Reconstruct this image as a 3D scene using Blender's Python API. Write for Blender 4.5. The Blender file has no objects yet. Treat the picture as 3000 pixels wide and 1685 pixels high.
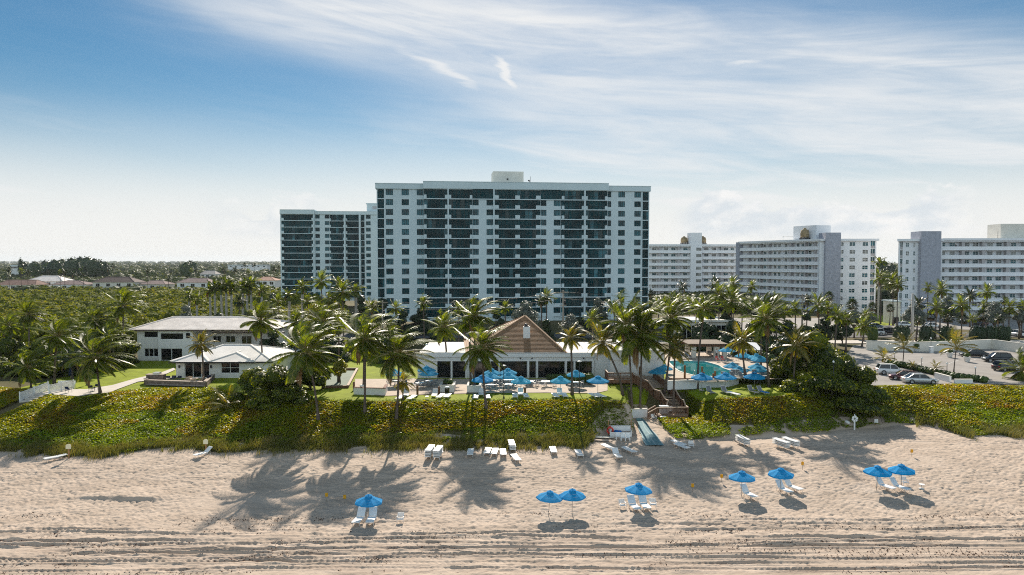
import bpy, math, random
import numpy as np
from mathutils import Vector, Matrix
R = math.radians
random.seed(7); rng = np.random.default_rng(11)
scene = bpy.context.scene
COL = scene.collection
# ------------------------------------------------------------------ camera, sun, sky, exposure
CAM_H = 23.0; F = 2100.0; PITCH = math.atan(76.5 / F)
cam_d = bpy.data.cameras.new('camera'); cam_d.sensor_width = 36; cam_d.lens = 36 * F / 3000
cam_d.clip_start = 0.5; cam_d.clip_end = 60000
cam = bpy.data.objects.new('camera', cam_d); COL.objects.link(cam)
cam.location = (0, 0, CAM_H); cam.rotation_euler = (math.pi / 2 - PITCH, 0, 0)
scene.camera = cam
SUN_EL, SUN_AZ = R(33), R(-1)
sd = bpy.data.lights.new('sun', 'SUN'); sd.energy = 5.0; sd.angle = R(0.5); sd.color = (1.0, 0.91, 0.79)
sun = bpy.data.objects.new('sun', sd); COL.objects.link(sun)
_d = Vector((math.sin(SUN_AZ) * math.cos(SUN_EL), math.cos(SUN_AZ) * math.cos(SUN_EL), math.sin(SUN_EL)))
sun.rotation_euler = _d.to_track_quat('Z', 'Y').to_euler()
scene.view_settings.view_transform = 'Standard'; scene.view_settings.look = 'None'
scene.view_settings.gamma = 1.0; scene.view_settings.exposure = 0.62
scene.cycles.max_bounces = 8; scene.cycles.transparent_max_bounces = 8
scene.cycles.use_denoising = False; scene.cycles.denoiser = 'OPENIMAGEDENOISE'; scene.cycles.denoising_prefilter = 'ACCURATE'; scene.cycles.denoising_input_passes = 'RGB_ALBEDO_NORMAL'; scene.cycles.filter_width = 1.1; scene.cycles.sample_clamp_indirect = 4.0; scene.cycles.diffuse_bounces = 3; scene.cycles.volume_bounces = 0
SKY_STRENGTH = 0.15

w = bpy.data.worlds.new('World'); scene.world = w; w.use_nodes = True
NT = w.node_tree; NT.nodes.clear()
def sock(nt, s, v):
    if hasattr(v, 'is_output'): nt.links.new(v, s)
    else: s.default_value = v
def mth(nt, op, *a, clamp=False):
    n = nt.nodes.new('ShaderNodeMath'); n.operation = op; n.use_clamp = clamp
    for i, v in enumerate(a): sock(nt, n.inputs[i], v)
    return n.outputs[0]
def sm(nt, lo, hi, x):
    n = nt.nodes.new('ShaderNodeMapRange'); n.interpolation_type = 'SMOOTHSTEP'
    sock(nt, n.inputs['Value'], x); n.inputs['From Min'].default_value = lo; n.inputs['From Max'].default_value = hi
    if lo > hi:
        n.inputs['From Min'].default_value = hi; n.inputs['From Max'].default_value = lo
        n.inputs['To Min'].default_value = 1; n.inputs['To Max'].default_value = 0
    return n.outputs[0]
def build_sky():
    nt = NT; W = lambda op, *a, **k: mth(nt, op, *a, **k)
    tc = nt.nodes.new('ShaderNodeTexCoord'); sp = nt.nodes.new('ShaderNodeSeparateXYZ')
    nt.links.new(tc.outputs['Generated'], sp.inputs[0])
    x, y, z = sp.outputs
    az = W('MULTIPLY', W('ARCTAN2', x, y), 57.2958); el = W('MULTIPLY', W('ARCSINE', z), 57.2958)
    def noise(sx, sy, rot, detail=6, rough=0.55, off=0.0, dist=0.0):
        ca, sa = math.cos(R(rot)), math.sin(R(rot))
        u = W('MULTIPLY', W('ADD', W('MULTIPLY', az, ca), W('MULTIPLY', el, sa)), sx)
        v = W('MULTIPLY', W('SUBTRACT', W('MULTIPLY', el, ca), W('MULTIPLY', az, sa)), sy)
        cb = nt.nodes.new('ShaderNodeCombineXYZ'); sock(nt, cb.inputs[0], u); sock(nt, cb.inputs[1], v); cb.inputs[2].default_value = off
        n = nt.nodes.new('ShaderNodeTexNoise'); nt.links.new(cb.outputs[0], n.inputs['Vector'])
        n.inputs['Scale'].default_value = 1; n.inputs['Detail'].default_value = detail
        n.inputs['Roughness'].default_value = rough; n.inputs['Distortion'].default_value = dist
        return n.outputs['Fac']
    def gauss(d, s): return W('EXPONENT', W('MULTIPLY', W('POWER', W('ABSOLUTE', W('DIVIDE', d, s)), 2.0), -1.0))
    n1 = noise(0.045, 0.34, -9, 7, 0.6, 3.1, 0.6)
    n2 = noise(0.10, 0.9, -4, 6, 0.6, 9.7, 1.2)
    n3 = noise(0.03, 0.12, -12, 3, 0.5, 5.0, 0.3)
    streak = W('ADD', W('MULTIPLY', n1, 0.55), W('ADD', W('MULTIPLY', n2, 0.25), W('MULTIPLY', n3, 0.2)))
    s01 = sm(nt, 0.36, 0.66, streak)
    wob = W('MULTIPLY', W('SUBTRACT', n3, 0.5), 6.0)
    # milky horizon, wide cirrus shield from the top of the frame to the right, thin veil below it
    a_h = W('MULTIPLY', sm(nt, 13.5, 2.0, W('ADD', el, W('MULTIPLY', wob, 0.4))), 0.93)
    bend = W('ADD', W('MULTIPLY', az, 0.10), W('MULTIPLY', W('MULTIPLY', az, az), 0.0024))
    mid = W('SUBTRACT', 17.9, bend)
    a_b = W('MULTIPLY', gauss(W('SUBTRACT', W('ADD', el, W('MULTIPLY', wob, 0.55)), mid), 2.7), W('MULTIPLY', sm(nt, -31, -9, W('ADD', az, W('MULTIPLY', wob, 2.0))), 0.97))
    a_m = W('MULTIPLY', W('MULTIPLY', sm(nt, -16, 8, W('ADD', az, W('MULTIPLY', wob, 2.0))), sm(nt, 18.6, 14.2, W('ADD', el, bend))), 0.72)
    a_0 = 0.07
    inv = W('MULTIPLY', W('SUBTRACT', 1.0, a_h), W('MULTIPLY', W('SUBTRACT', 1.0, a_b), W('MULTIPLY', W('SUBTRACT', 1.0, a_m), 1 - a_0)))
    base = W('SUBTRACT', 1.0, inv)
    mask = W('MULTIPLY', base, W('ADD', 0.52, W('MULTIPLY', s01, 0.58)))
    mask = W('MAXIMUM', mask, W('MULTIPLY', a_h, 0.97))
    # two bright filaments
    f1 = W('MULTIPLY', gauss(W('SUBTRACT', el, W('ADD', W('SUBTRACT', 12.5, W('MULTIPLY', az, 0.41)), W('MULTIPLY', W('SUBTRACT', n2, 0.5), 1.6))), 0.42), W('MULTIPLY', sm(nt, -12, -6, az), sm(nt, -1.5, -4, az)))
    f2 = W('MULTIPLY', gauss(W('SUBTRACT', az, W('ADD', -1.3, W('ADD', W('MULTIPLY', W('SUBTRACT', 15.7, el), 0.62), W('MULTIPLY', W('SUBTRACT', n2, 0.5), 2.2)))), 0.5), W('MULTIPLY', sm(nt, 12.8, 14, el), sm(nt, 16.5, 15.2, el)))
    f3 = W('MULTIPLY', gauss(W('SUBTRACT', el, W('ADD', 14.6, W('MULTIPLY', W('SUBTRACT', n2, 0.5), 1.0))), 0.22), gauss(W('SUBTRACT', az, 17.8), 1.6))
    fil = W('ADD', W('ADD', W('MULTIPLY', f1, 0.55), W('MULTIPLY', f2, 0.65)), W('MULTIPLY', f3, 0.5), clamp=True)
    mask = W('MAXIMUM', mask, W('ADD', W('MULTIPLY', mask, 0.6), fil), clamp=True)
    # low cumulus on the right and a faint bank at the left of the towers
    nc = noise(0.42, 0.75, 0, 7, 0.58, 1.3)
    hgt = W('ADD', 2.0, W('MULTIPLY', noise(0.16, 0.0, 0, 3, 0.5, 8.8), 5.4))
    c_r = W('MULTIPLY', sm(nt, 12, 15, az), sm(nt, 34, 30, az))
    c_l = W('MULTIPLY', W('MULTIPLY', sm(nt, -25, -19, az), sm(nt, -14, -16, az)), 0.55)
    cum = W('MULTIPLY', W('MULTIPLY', W('ADD', c_r, c_l), sm(nt, 1.2, 2.4, el)), sm(nt, 0.0, 0.55, W('ADD', W('SUBTRACT', hgt, el), W('MULTIPLY', W('SUBTRACT', nc, 0.55), 4.2))))
    cshade = sm(nt, 0.35, 0.72, nc)
    sky = nt.nodes.new('ShaderNodeTexSky'); sky.sky_type = 'NISHITA'; sky.sun_disc = False
    sky.sun_elevation = SUN_EL; sky.sun_rotation = SUN_AZ; sky.altitude = 10
    sky.air_density = 1.0; sky.dust_density = 0.12; sky.ozone_density = 2.0
    hs = nt.nodes.new('ShaderNodeHueSaturation'); hs.inputs['Saturation'].default_value = 1.42; hs.inputs['Value'].default_value = SKYV
    hs.inputs['Hue'].default_value = 0.492
    nt.links.new(sky.outputs[0], hs.inputs['Color'])
    def mix(a, b, f):
        m = nt.nodes.new('ShaderNodeMix'); m.data_type = 'RGBA'
        sock(nt, m.inputs[0], f); sock(nt, m.inputs[6], a); sock(nt, m.inputs[7], b)
        return m.outputs[2]
    CB = CLOUDV
    c = mix(hs.outputs[0], (CB * 0.985, CB, CB * 1.01, 1), mask)
    # unseen cloud veil behind the viewer, added and brightened to fill the shaded facades
    east_fill = W('MULTIPLY', sm(nt, 0.15, -0.35, y), W('ADD', 0.30, W('MULTIPLY', sm(nt, 55, 8, el), 0.70)))
    c = mix(c, (CB * EAST_FILL * 0.80, CB * EAST_FILL, CB * EAST_FILL * 1.12, 1), W('MULTIPLY', east_fill, 0.95))
    c = mix(c, (CB * 1.07, CB * 1.06, CB * 1.02, 1), W('MULTIPLY', sm(nt, 7, 0.5, el), 0.75))
    cc = mix((CB * 0.80, CB * 0.87, CB * 0.93, 1), (CB * 1.1, CB * 1.09, CB * 1.07, 1), cshade)
    c = mix(c, cc, W('MULTIPLY', cum, 0.85))
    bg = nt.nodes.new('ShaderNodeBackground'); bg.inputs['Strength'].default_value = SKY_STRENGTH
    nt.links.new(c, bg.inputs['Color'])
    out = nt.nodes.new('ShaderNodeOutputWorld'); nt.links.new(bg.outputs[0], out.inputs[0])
SKYV, CLOUDV, EAST_FILL = 0.30, 3.75, 1.25
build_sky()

# ------------------------------------------------------------------ where a point of the photograph lies in the place
_c, _s = math.cos(PITCH), math.sin(PITCH)
def ray(px, py):
    u = (px - 1500) / F; v = -(py - 842.5) / F
    return u, _c + v * _s, -_s + v * _c
def P(px, py, z=5.0):
    u, dy, dz = ray(px, py); t = (z - CAM_H) / dz
    return Vector((u * t, dy * t, z))
def D(px, py, Y):
    u, dy, dz = ray(px, py); t = Y / dy
    return Vector((u * t, Y, CAM_H + dz * t))

# ------------------------------------------------------------------ object helpers
LABELS = {}
def tag(o, label=None, cat=None, group=None, kind=None):
    if label: o['label'] = label
    if cat: o['category'] = cat
    if group: o['group'] = group
    if kind: o['kind'] = kind
    return o
def thing(name, label, cat, loc=(0, 0, 0), rz=0.0, group=None):
    o = bpy.data.objects.new(name, None); COL.objects.link(o); o.empty_display_size = 0.3
    o.location = loc; o.rotation_euler = (0, 0, rz)
    return tag(o, label, cat, group)
def link(name, mesh, mats=(), parent=None):
    o = bpy.data.objects.new(name, mesh); COL.objects.link(o)
    if not isinstance(mats, (list, tuple)): mats = [mats]
    for m in mats: mesh.materials.append(m)
    if parent: o.parent = parent
    return o
def copy_tree(o, parent=None):
    c = o.copy(); COL.objects.link(c)
    if parent: c.parent = parent
    for ch in list(o.children): copy_tree(ch, c)
    return c
def place(proto, used, loc, rz, label, group=None, sc=None):
    o = proto if not used else copy_tree(proto)
    o.location = loc; o.rotation_euler = (0, 0, rz)
    if sc: o.scale = (sc, sc, sc)
    o['label'] = label
    if group: o['group'] = group
    return o
class MB:
    def __init__(self): self.v = []; self.f = []; self.m = []; self.M = None; self.sm = []
    def add(self, vs, fs, mi=0, smooth=False):
        b = len(self.v)
        self.v += [tuple(self.M @ Vector(p)) for p in vs] if self.M else [tuple(p) for p in vs]
        for f in fs: self.f.append([b + i for i in f]); self.m.append(mi); self.sm.append(smooth)
        return self
    def box(self, x0, y0, z0, x1, y1, z1, mi=0):
        return self.add([(x0, y0, z0), (x1, y0, z0), (x1, y1, z0), (x0, y1, z0), (x0, y0, z1), (x1, y0, z1), (x1, y1, z1), (x0, y1, z1)],
                        [(0, 3, 2, 1), (4, 5, 6, 7), (0, 1, 5, 4), (1, 2, 6, 5), (2, 3, 7, 6), (3, 0, 4, 7)], mi)
    def bar(self, a, b, w, h=None, mi=0, up=(0, 0, 1)):
        a, b = Vector(a), Vector(b); h = h or w; d = (b - a).normalized(); up = Vector(up)
        if abs(d.dot(up)) > 0.99: up = Vector((1, 0, 0))
        s = d.cross(up).normalized() * (w / 2); t = s.cross(d).normalized() * (h / 2)
        return self.add([a - s - t, a + s - t, a + s + t, a - s + t, b - s - t, b + s - t, b + s + t, b - s + t],
                        [(0, 3, 2, 1), (4, 5, 6, 7), (0, 1, 5, 4), (1, 2, 6, 5), (2, 3, 7, 6), (3, 0, 4, 7)], mi)
    def tube(self, pts, rad, n=6, mi=0, caps=True, smooth=True):
        pts = [Vector(p) for p in pts]
        if not isinstance(rad, (list, tuple)): rad = [rad] * len(pts)
        vs = []; up = Vector((0, 0, 1))
        for i, p in enumerate(pts):
            d = (pts[min(i + 1, len(pts) - 1)] - pts[max(i - 1, 0)]).normalized()
            u = Vector((1, 0, 0)) if abs(d.z) > 0.9 else up
            s = d.cross(u).normalized(); t = s.cross(d).normalized()
            for k in range(n):
                a = 2 * math.pi * k / n
                vs.append(p + (s * math.cos(a) + t * math.sin(a)) * rad[i])
        fs = [(i * n + k, i * n + (k + 1) % n, (i + 1) * n + (k + 1) % n, (i + 1) * n + k) for i in range(len(pts) - 1) for k in range(n)]
        self.add(vs, fs, mi, smooth)
        if caps:
            b = len(self.v) - len(vs)
            self.f += [[b + k for k in range(n)][::-1], [b + (len(pts) - 1) * n + k for k in range(n)]]; self.m += [mi, mi]; self.sm += [False, False]
        return self
    def lathe(self, prof, n=12, mi=0, c=(0, 0, 0), smooth=True):
        vs = [(c[0] + r * math.cos(2 * math.pi * k / n), c[1] + r * math.sin(2 * math.pi * k / n), c[2] + z) for r, z in prof for k in range(n)]
        fs = [(i * n + k, i * n + (k + 1) % n, (i + 1) * n + (k + 1) % n, (i + 1) * n + k) for i in range(len(prof) - 1) for k in range(n)]
        self.add(vs, fs, mi, smooth)
        b = len(self.v) - len(vs)
        self.f += [[b + k for k in range(n)][::-1], [b + (len(prof) - 1) * n + k for k in range(n)]]; self.m += [mi, mi]; self.sm += [False, False]
        return self
    def prism(self, pts, z0, z1, mi=0):
        n = len(pts)
        a = sum(pts[i][0] * pts[(i + 1) % n][1] - pts[(i + 1) % n][0] * pts[i][1] for i in range(n))
        if a < 0: pts = pts[::-1]
        vs = [(p[0], p[1], z0) for p in pts] + [(p[0], p[1], z1) for p in pts]
        fs = [tuple(range(n))[::-1], tuple(range(n, 2 * n))] + [(i, (i + 1) % n, n + (i + 1) % n, n + i) for i in range(n)]
        return self.add(vs, fs, mi)
    def build(self, name, mats, parent=None):
        me = bpy.data.meshes.new(name); me.from_pydata(self.v, [], self.f)
        me.polygons.foreach_set('material_index', self.m); me.polygons.foreach_set('use_smooth', self.sm); me.update()
        return link(name, me, mats, parent)
def np_mesh(name, V, Fq, mats, parent=None, smooth=False, mi=None):
    me = bpy.data.meshes.new(name); V = np.asarray(V, np.float32); Fq = np.asarray(Fq, np.int32); k = Fq.shape[1]
    me.vertices.add(len(V)); me.vertices.foreach_set('co', V.ravel())
    me.loops.add(Fq.size); me.loops.foreach_set('vertex_index', Fq.ravel())
    me.polygons.add(len(Fq)); me.polygons.foreach_set('loop_start', np.arange(0, Fq.size, k, dtype=np.int32))
    me.polygons.foreach_set('use_smooth', np.full(len(Fq), smooth))
    if mi is not None: me.polygons.foreach_set('material_index', np.asarray(mi, np.int32))
    me.update(calc_edges=True); me.validate()
    return link(name, me, mats, parent)
def struct(o): o['kind'] = 'structure'; return o
def sheet(name, pts, z, m, kind='structure'):
    me = bpy.data.meshes.new(name)
    a = sum(pts[i][0] * pts[(i + 1) % len(pts)][1] - pts[(i + 1) % len(pts)][0] * pts[i][1] for i in range(len(pts)))
    if a < 0: pts = pts[::-1]
    me.from_pydata([(p[0], p[1], z) for p in pts], [], [list(range(len(pts)))]); me.update()
    o = link(name, me, m); o['kind'] = kind; return o
def lerp(a, b, t): return a + (b - a) * t
# vectorised value noise
def vnoise(x, y, seed=0):
    x = np.asarray(x, float); y = np.asarray(y, float)
    xi = np.floor(x).astype(np.int64); yi = np.floor(y).astype(np.int64); fx = x - xi; fy = y - yi
    fx = fx * fx * (3 - 2 * fx); fy = fy * fy * (3 - 2 * fy)
    def h(a, b):
        n = (a * 374761393 + b * 668265263 + seed * 974711) & 0x7fffffff
        n = ((n ^ (n >> 13)) * 1274126177) & 0x7fffffff
        return ((n ^ (n >> 16)) & 0xffff) / 65535.0
    return (h(xi, yi) * (1 - fx) + h(xi + 1, yi) * fx) * (1 - fy) + (h(xi, yi + 1) * (1 - fx) + h(xi + 1, yi + 1) * fx) * fy
def fbm(x, y, seed=0, o=4):
    a = 0.5; t = 0; r = 0
    for i in range(o): r = r + a * vnoise(np.asarray(x) * 2 ** i, np.asarray(y) * 2 ** i, seed + i); t += a; a *= 0.5
    return r / t
def sst(lo, hi, x):
    t = np.clip((np.asarray(x, float) - lo) / (hi - lo), 0, 1); return t * t * (3 - 2 * t)

# ------------------------------------------------------------------ materials
def mat(name, col, rough=0.7, spec=0.4, var=0.0, vscale=1.0, bump=0.0, bscale=8.0, metal=0.0, detail=4, col2=None, trans=0.0, coat=0.0):
    m = bpy.data.materials.new(name); m.use_nodes = True; nt = m.node_tree; b = nt.nodes['Principled BSDF']
    b.inputs['Roughness'].default_value = rough; b.inputs['Specular IOR Level'].default_value = spec; b.inputs['Metallic'].default_value = metal
    b.inputs['Coat Weight'].default_value = coat
    c4 = (*col, 1); b.inputs['Base Color'].default_value = c4
    if var or bump or col2:
        tc = nt.nodes.new('ShaderNodeTexCoord')
    if var or col2:
        n = nt.nodes.new('ShaderNodeTexNoise'); n.inputs['Scale'].default_value = vscale; n.inputs['Detail'].default_value = detail
        nt.links.new(tc.outputs['Object'], n.inputs['Vector'])
        r = nt.nodes.new('ShaderNodeValToRGB'); r.color_ramp.elements[0].position = 0.32; r.color_ramp.elements[1].position = 0.68
        c2 = col2 or tuple(min(1, c * (1 + var)) for c in col)
        c1 = col if col2 else tuple(c * (1 - var) for c in col)
        r.color_ramp.elements[0].color = (*c1, 1); r.color_ramp.elements[1].color = (*c2, 1)
        nt.links.new(n.outputs['Fac'], r.inputs[0]); nt.links.new(r.outputs[0], b.inputs['Base Color'])
    if bump:
        n2 = nt.nodes.new('ShaderNodeTexNoise'); n2.inputs['Scale'].default_value = bscale; n2.inputs['Detail'].default_value = 5
        nt.links.new(tc.outputs['Object'], n2.inputs['Vector'])
        bp = nt.nodes.new('ShaderNodeBump'); bp.inputs['Strength'].default_value = 1; bp.inputs['Distance'].default_value = bump
        nt.links.new(n2.outputs['Fac'], bp.inputs['Height']); nt.links.new(bp.outputs[0], b.inputs['Normal'])
    if trans:
        add_translucent(m, trans, c4)
    return m
def add_translucent(m, f, c4=None, src=None, gain=1.0):
    nt = m.node_tree; b = nt.nodes['Principled BSDF']; out = nt.nodes['Material Output']
    t = nt.nodes.new('ShaderNodeBsdfTranslucent'); mx = nt.nodes.new('ShaderNodeMixShader'); mx.inputs[0].default_value = f
    if src is not None: nt.links.new(src, t.inputs[0])
    else: t.inputs[0].default_value = c4
    nt.links.new(b.outputs[0], mx.inputs[1]); nt.links.new(t.outputs[0], mx.inputs[2]); nt.links.new(mx.outputs[0], out.inputs[0])
def leafmat(name, cols, transl=0.4, rough=0.4, spec=0.5, tcol=(1.5, 1.5, 0.55), objvar=0.25, zone=None):
    """every leaf takes one of the colours; a tree as a whole is a little lighter or darker; zone adds patches over the ground"""
    m = bpy.data.materials.new(name); m.use_nodes = True; nt = m.node_tree; b = nt.nodes['Principled BSDF']
    b.inputs['Roughness'].default_value = rough; b.inputs['Specular IOR Level'].default_value = spec
    g = nt.nodes.new('ShaderNodeNewGeometry'); r = nt.nodes.new('ShaderNodeValToRGB')
    e = r.color_ramp.elements
    while len(e) < len(cols): e.new(0.5)
    for i, c in enumerate(cols): e[i].position = i / max(1, len(cols) - 1); e[i].color = (*c, 1)
    val = g.outputs['Random Per Island']
    if zone:
        tc = nt.nodes.new('ShaderNodeTexCoord'); n = nt.nodes.new('ShaderNodeTexNoise'); n.inputs['Scale'].default_value = zone; n.inputs['Detail'].default_value = 3
        nt.links.new(tc.outputs['Object'], n.inputs['Vector'])
        val = mth(nt, 'ADD', mth(nt, 'MULTIPLY', val, 0.5), mth(nt, 'MULTIPLY', sm(nt, 0.3, 0.7, n.outputs['Fac']), 0.5))
    nt.links.new(val, r.inputs[0])
    oi = nt.nodes.new('ShaderNodeObjectInfo')
    k = mth(nt, 'ADD', 1 - objvar, mth(nt, 'MULTIPLY', oi.outputs['Random'], 2 * objvar))
    mul = nt.nodes.new('ShaderNodeMix'); mul.data_type = 'RGBA'; mul.blend_type = 'MULTIPLY'; mul.inputs[0].default_value = 1
    nt.links.new(r.outputs[0], mul.inputs[6]); nt.links.new(k, mul.inputs[7])
    nt.links.new(mul.outputs[2], b.inputs['Base Color'])
    m2 = nt.nodes.new('ShaderNodeMix'); m2.data_type = 'RGBA'; m2.blend_type = 'MULTIPLY'; m2.inputs[0].default_value = 1
    nt.links.new(mul.outputs[2], m2.inputs[6]); m2.inputs[7].default_value = (*tcol, 1)
    add_translucent(m, transl, src=m2.outputs[2])
    return m
# ------------------------------------------------------------------ terrain
def _tab(lst, z):
    q = [P(px, py, z) for px, py in lst]; return np.array([p.x for p in q]), np.array([p.y for p in q])
TOE_X, TOE_Y = _tab([(-500, 1330), (0, 1325), (160, 1330), (300, 1336), (400, 1322), (470, 1316), (560, 1310), (660, 1330), (760, 1322), (950, 1318), (1100, 1316), (1250, 1310), (1400, 1312), (1600, 1308), (1715, 1306), (1748, 1284), (1778, 1274), (1850, 1274), (1920, 1262), (1960, 1290), (2050, 1292), (2200, 1286), (2300, 1282), (2440, 1264), (2560, 1254), (2680, 1243), (2740, 1256), (2820, 1278), (2900, 1280), (3000, 1274), (3500, 1274)], 1.3)
TOP_X, TOP_Y = _tab([(-500, 1140), (0, 1134), (70, 1142), (150, 1158), (240, 1166), (330, 1150), (450, 1138), (640, 1138), (720, 1160), (850, 1172), (950, 1175), (1100, 1178), (1400, 1176), (1600, 1173), (1760, 1172), (1850, 1178), (2000, 1168), (2200, 1166), (2300, 1160), (2400, 1150), (2560, 1136), (2800, 1130), (3000, 1136), (3500, 1136)], 5.0)
def notch(x): return np.exp(-(np.abs(np.asarray(x) - 17.6) / 1.9) ** 6)
def toe_y(x):
    t = np.interp(x, TOE_X, TOE_Y); return t + np.maximum(0, 96.6 - t) * notch(x)
def top_y(x):
    t = np.interp(x, TOP_X, TOP_Y); t = t + np.maximum(0, 98.6 - t) * notch(x); return t + np.maximum(0, 101.5 - t) * sst(18.2, 19.5, x) * sst(27.5, 24.5, x)
def hz(x, y):
    x = np.asarray(x, float); y = np.asarray(y, float)
    tb = np.interp(x, TOE_X, TOE_Y); te = toe_y(x); tp = top_y(x)
    zs = 1.3 * sst(60, 84, y) + 0.7 * np.clip((y - 84) / 12, 0, 1) * notch(x)
    t = np.clip((y - te) / np.maximum(tp - te, 1.2), 0, 1)
    s = t * t * (3 - 2 * t) * 0.1 + t * 0.9
    z = zs + (5.0 - zs) * s
    # the dune is cut low where the walkover comes down
    n2 = sst(14.6, 16.6, x) * sst(27.5, 24.2, x); cap = 1.3 + 0.75 * np.clip((y - 82) / 13, 0, 1) + 0.52 * np.clip(y - 96.8, 0, 10)
    z = z * (1 - n2) + np.minimum(z, cap) * n2
    drop = sst(135, 175, y) * (1 - sst(-32, -12, x + (y - 150) * 0.12))
    return z - 3.2 * drop
def hz1(x, y): return float(hz(x, y))
SAND = mat('sand', (0.55, 0.455, 0.36), 0.92, 0.15)
def sand_nodes():
    nt = SAND.node_tree; b = nt.nodes['Principled BSDF']; tc = nt.nodes.new('ShaderNodeTexCoord')
    def nz(sx, sy, d=5, r=0.6, off=0):
        mp = nt.nodes.new('ShaderNodeMapping'); mp.inputs['Scale'].default_value = (sx, sy, 1); mp.inputs['Location'].default_value = (off, off, off)
        nt.links.new(tc.outputs['Object'], mp.inputs[0]); n = nt.nodes.new('ShaderNodeTexNoise'); n.inputs['Detail'].default_value = d
        n.inputs['Roughness'].default_value = r; n.inputs['Scale'].default_value = 1; nt.links.new(mp.outputs[0], n.inputs['Vector']); return n.outputs['Fac']
    sp = nt.nodes.new('ShaderNodeSeparateXYZ'); nt.links.new(tc.outputs['Object'], sp.inputs[0]); Y = sp.outputs[1]
    def mix(a, c, f):
        m = nt.nodes.new('ShaderNodeMix'); m.data_type = 'RGBA'; sock(nt, m.inputs[0], f); sock(nt, m.inputs[6], a); sock(nt, m.inputs[7], c); return m.outputs[2]
    c = mix((0.405, 0.318, 0.246, 1), (0.525, 0.418, 0.33, 1), sm(nt, 0.3, 0.7, nz(0.25, 0.5, 6)))
    c = mix(c, (0.53, 0.425, 0.335, 1), mth(nt, 'MULTIPLY', sm(nt, 0.55, 0.75, nz(0.06, 0.7, 4, 0.5, 7)), 0.7))
    # damp raked strips and weed stain near the water
    near = sm(nt, 63, 56, Y)
    c = mix(c, (0.26, 0.195, 0.15, 1), mth(nt, 'MULTIPLY', mth(nt, 'MULTIPLY', near, sm(nt, 0.47, 0.62, nz(0.13, 1.1, 6, 0.65, 3))), 0.5))
    weed = mth(nt, 'MULTIPLY', sm(nt, 0.60, 0.67, nz(1.4, 3.2, 6, 0.7, 1)), mth(nt, 'MULTIPLY', sm(nt, 66, 57, Y), sm(nt, 0.48, 0.6, nz(0.08, 0.35, 3, 0.5, 11))))
    c = mix(c, (0.085, 0.045, 0.03, 1), mth(nt, 'MULTIPLY', weed, 0.9))
    nt.links.new(c, b.inputs['Base Color'])
    bp = nt.nodes.new('ShaderNodeBump'); bp.inputs['Distance'].default_value = 0.05; bp.inputs['Strength'].default_value = 0.8
    nt.links.new(nz(6, 9, 4, 0.6), bp.inputs['Height']); nt.links.new(bp.outputs[0], b.inputs['Normal'])
sand_nodes()
GROUND = mat('dry_ground', (0.075, 0.075, 0.03), 0.95, 0.1, col2=(0.14, 0.11, 0.055), vscale=0.15)
def build_ground():
    xs = np.concatenate([np.linspace(-9000, -400, 10), np.linspace(-300, -100, 9), np.linspace(-98, 98, 197), np.linspace(100, 300, 9), np.linspace(400, 9000, 10)])
    ys = np.concatenate([np.linspace(-300, 70, 8), np.linspace(74, 112, 96), np.linspace(114, 200, 36), np.linspace(220, 600, 14), np.linspace(800, 9000, 12)])
    X, Y = np.meshgrid(xs, ys); Z = hz(X, Y)
    Z = Z - 0.5 * np.clip(toe_y(X) + 2.0 - Y, 0, 3)
    Z[Y < 50] = -0.9
    n, m = X.shape; idx = np.arange(n * m).reshape(n, m)
    Fq = np.stack([idx[:-1, :-1], idx[:-1, 1:], idx[1:, 1:], idx[1:, :-1]], -1).reshape(-1, 4)
    struct(np_mesh('ground', np.stack([X, Y, Z], -1).reshape(-1, 3), Fq, GROUND, smooth=True))
build_ground()
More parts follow.
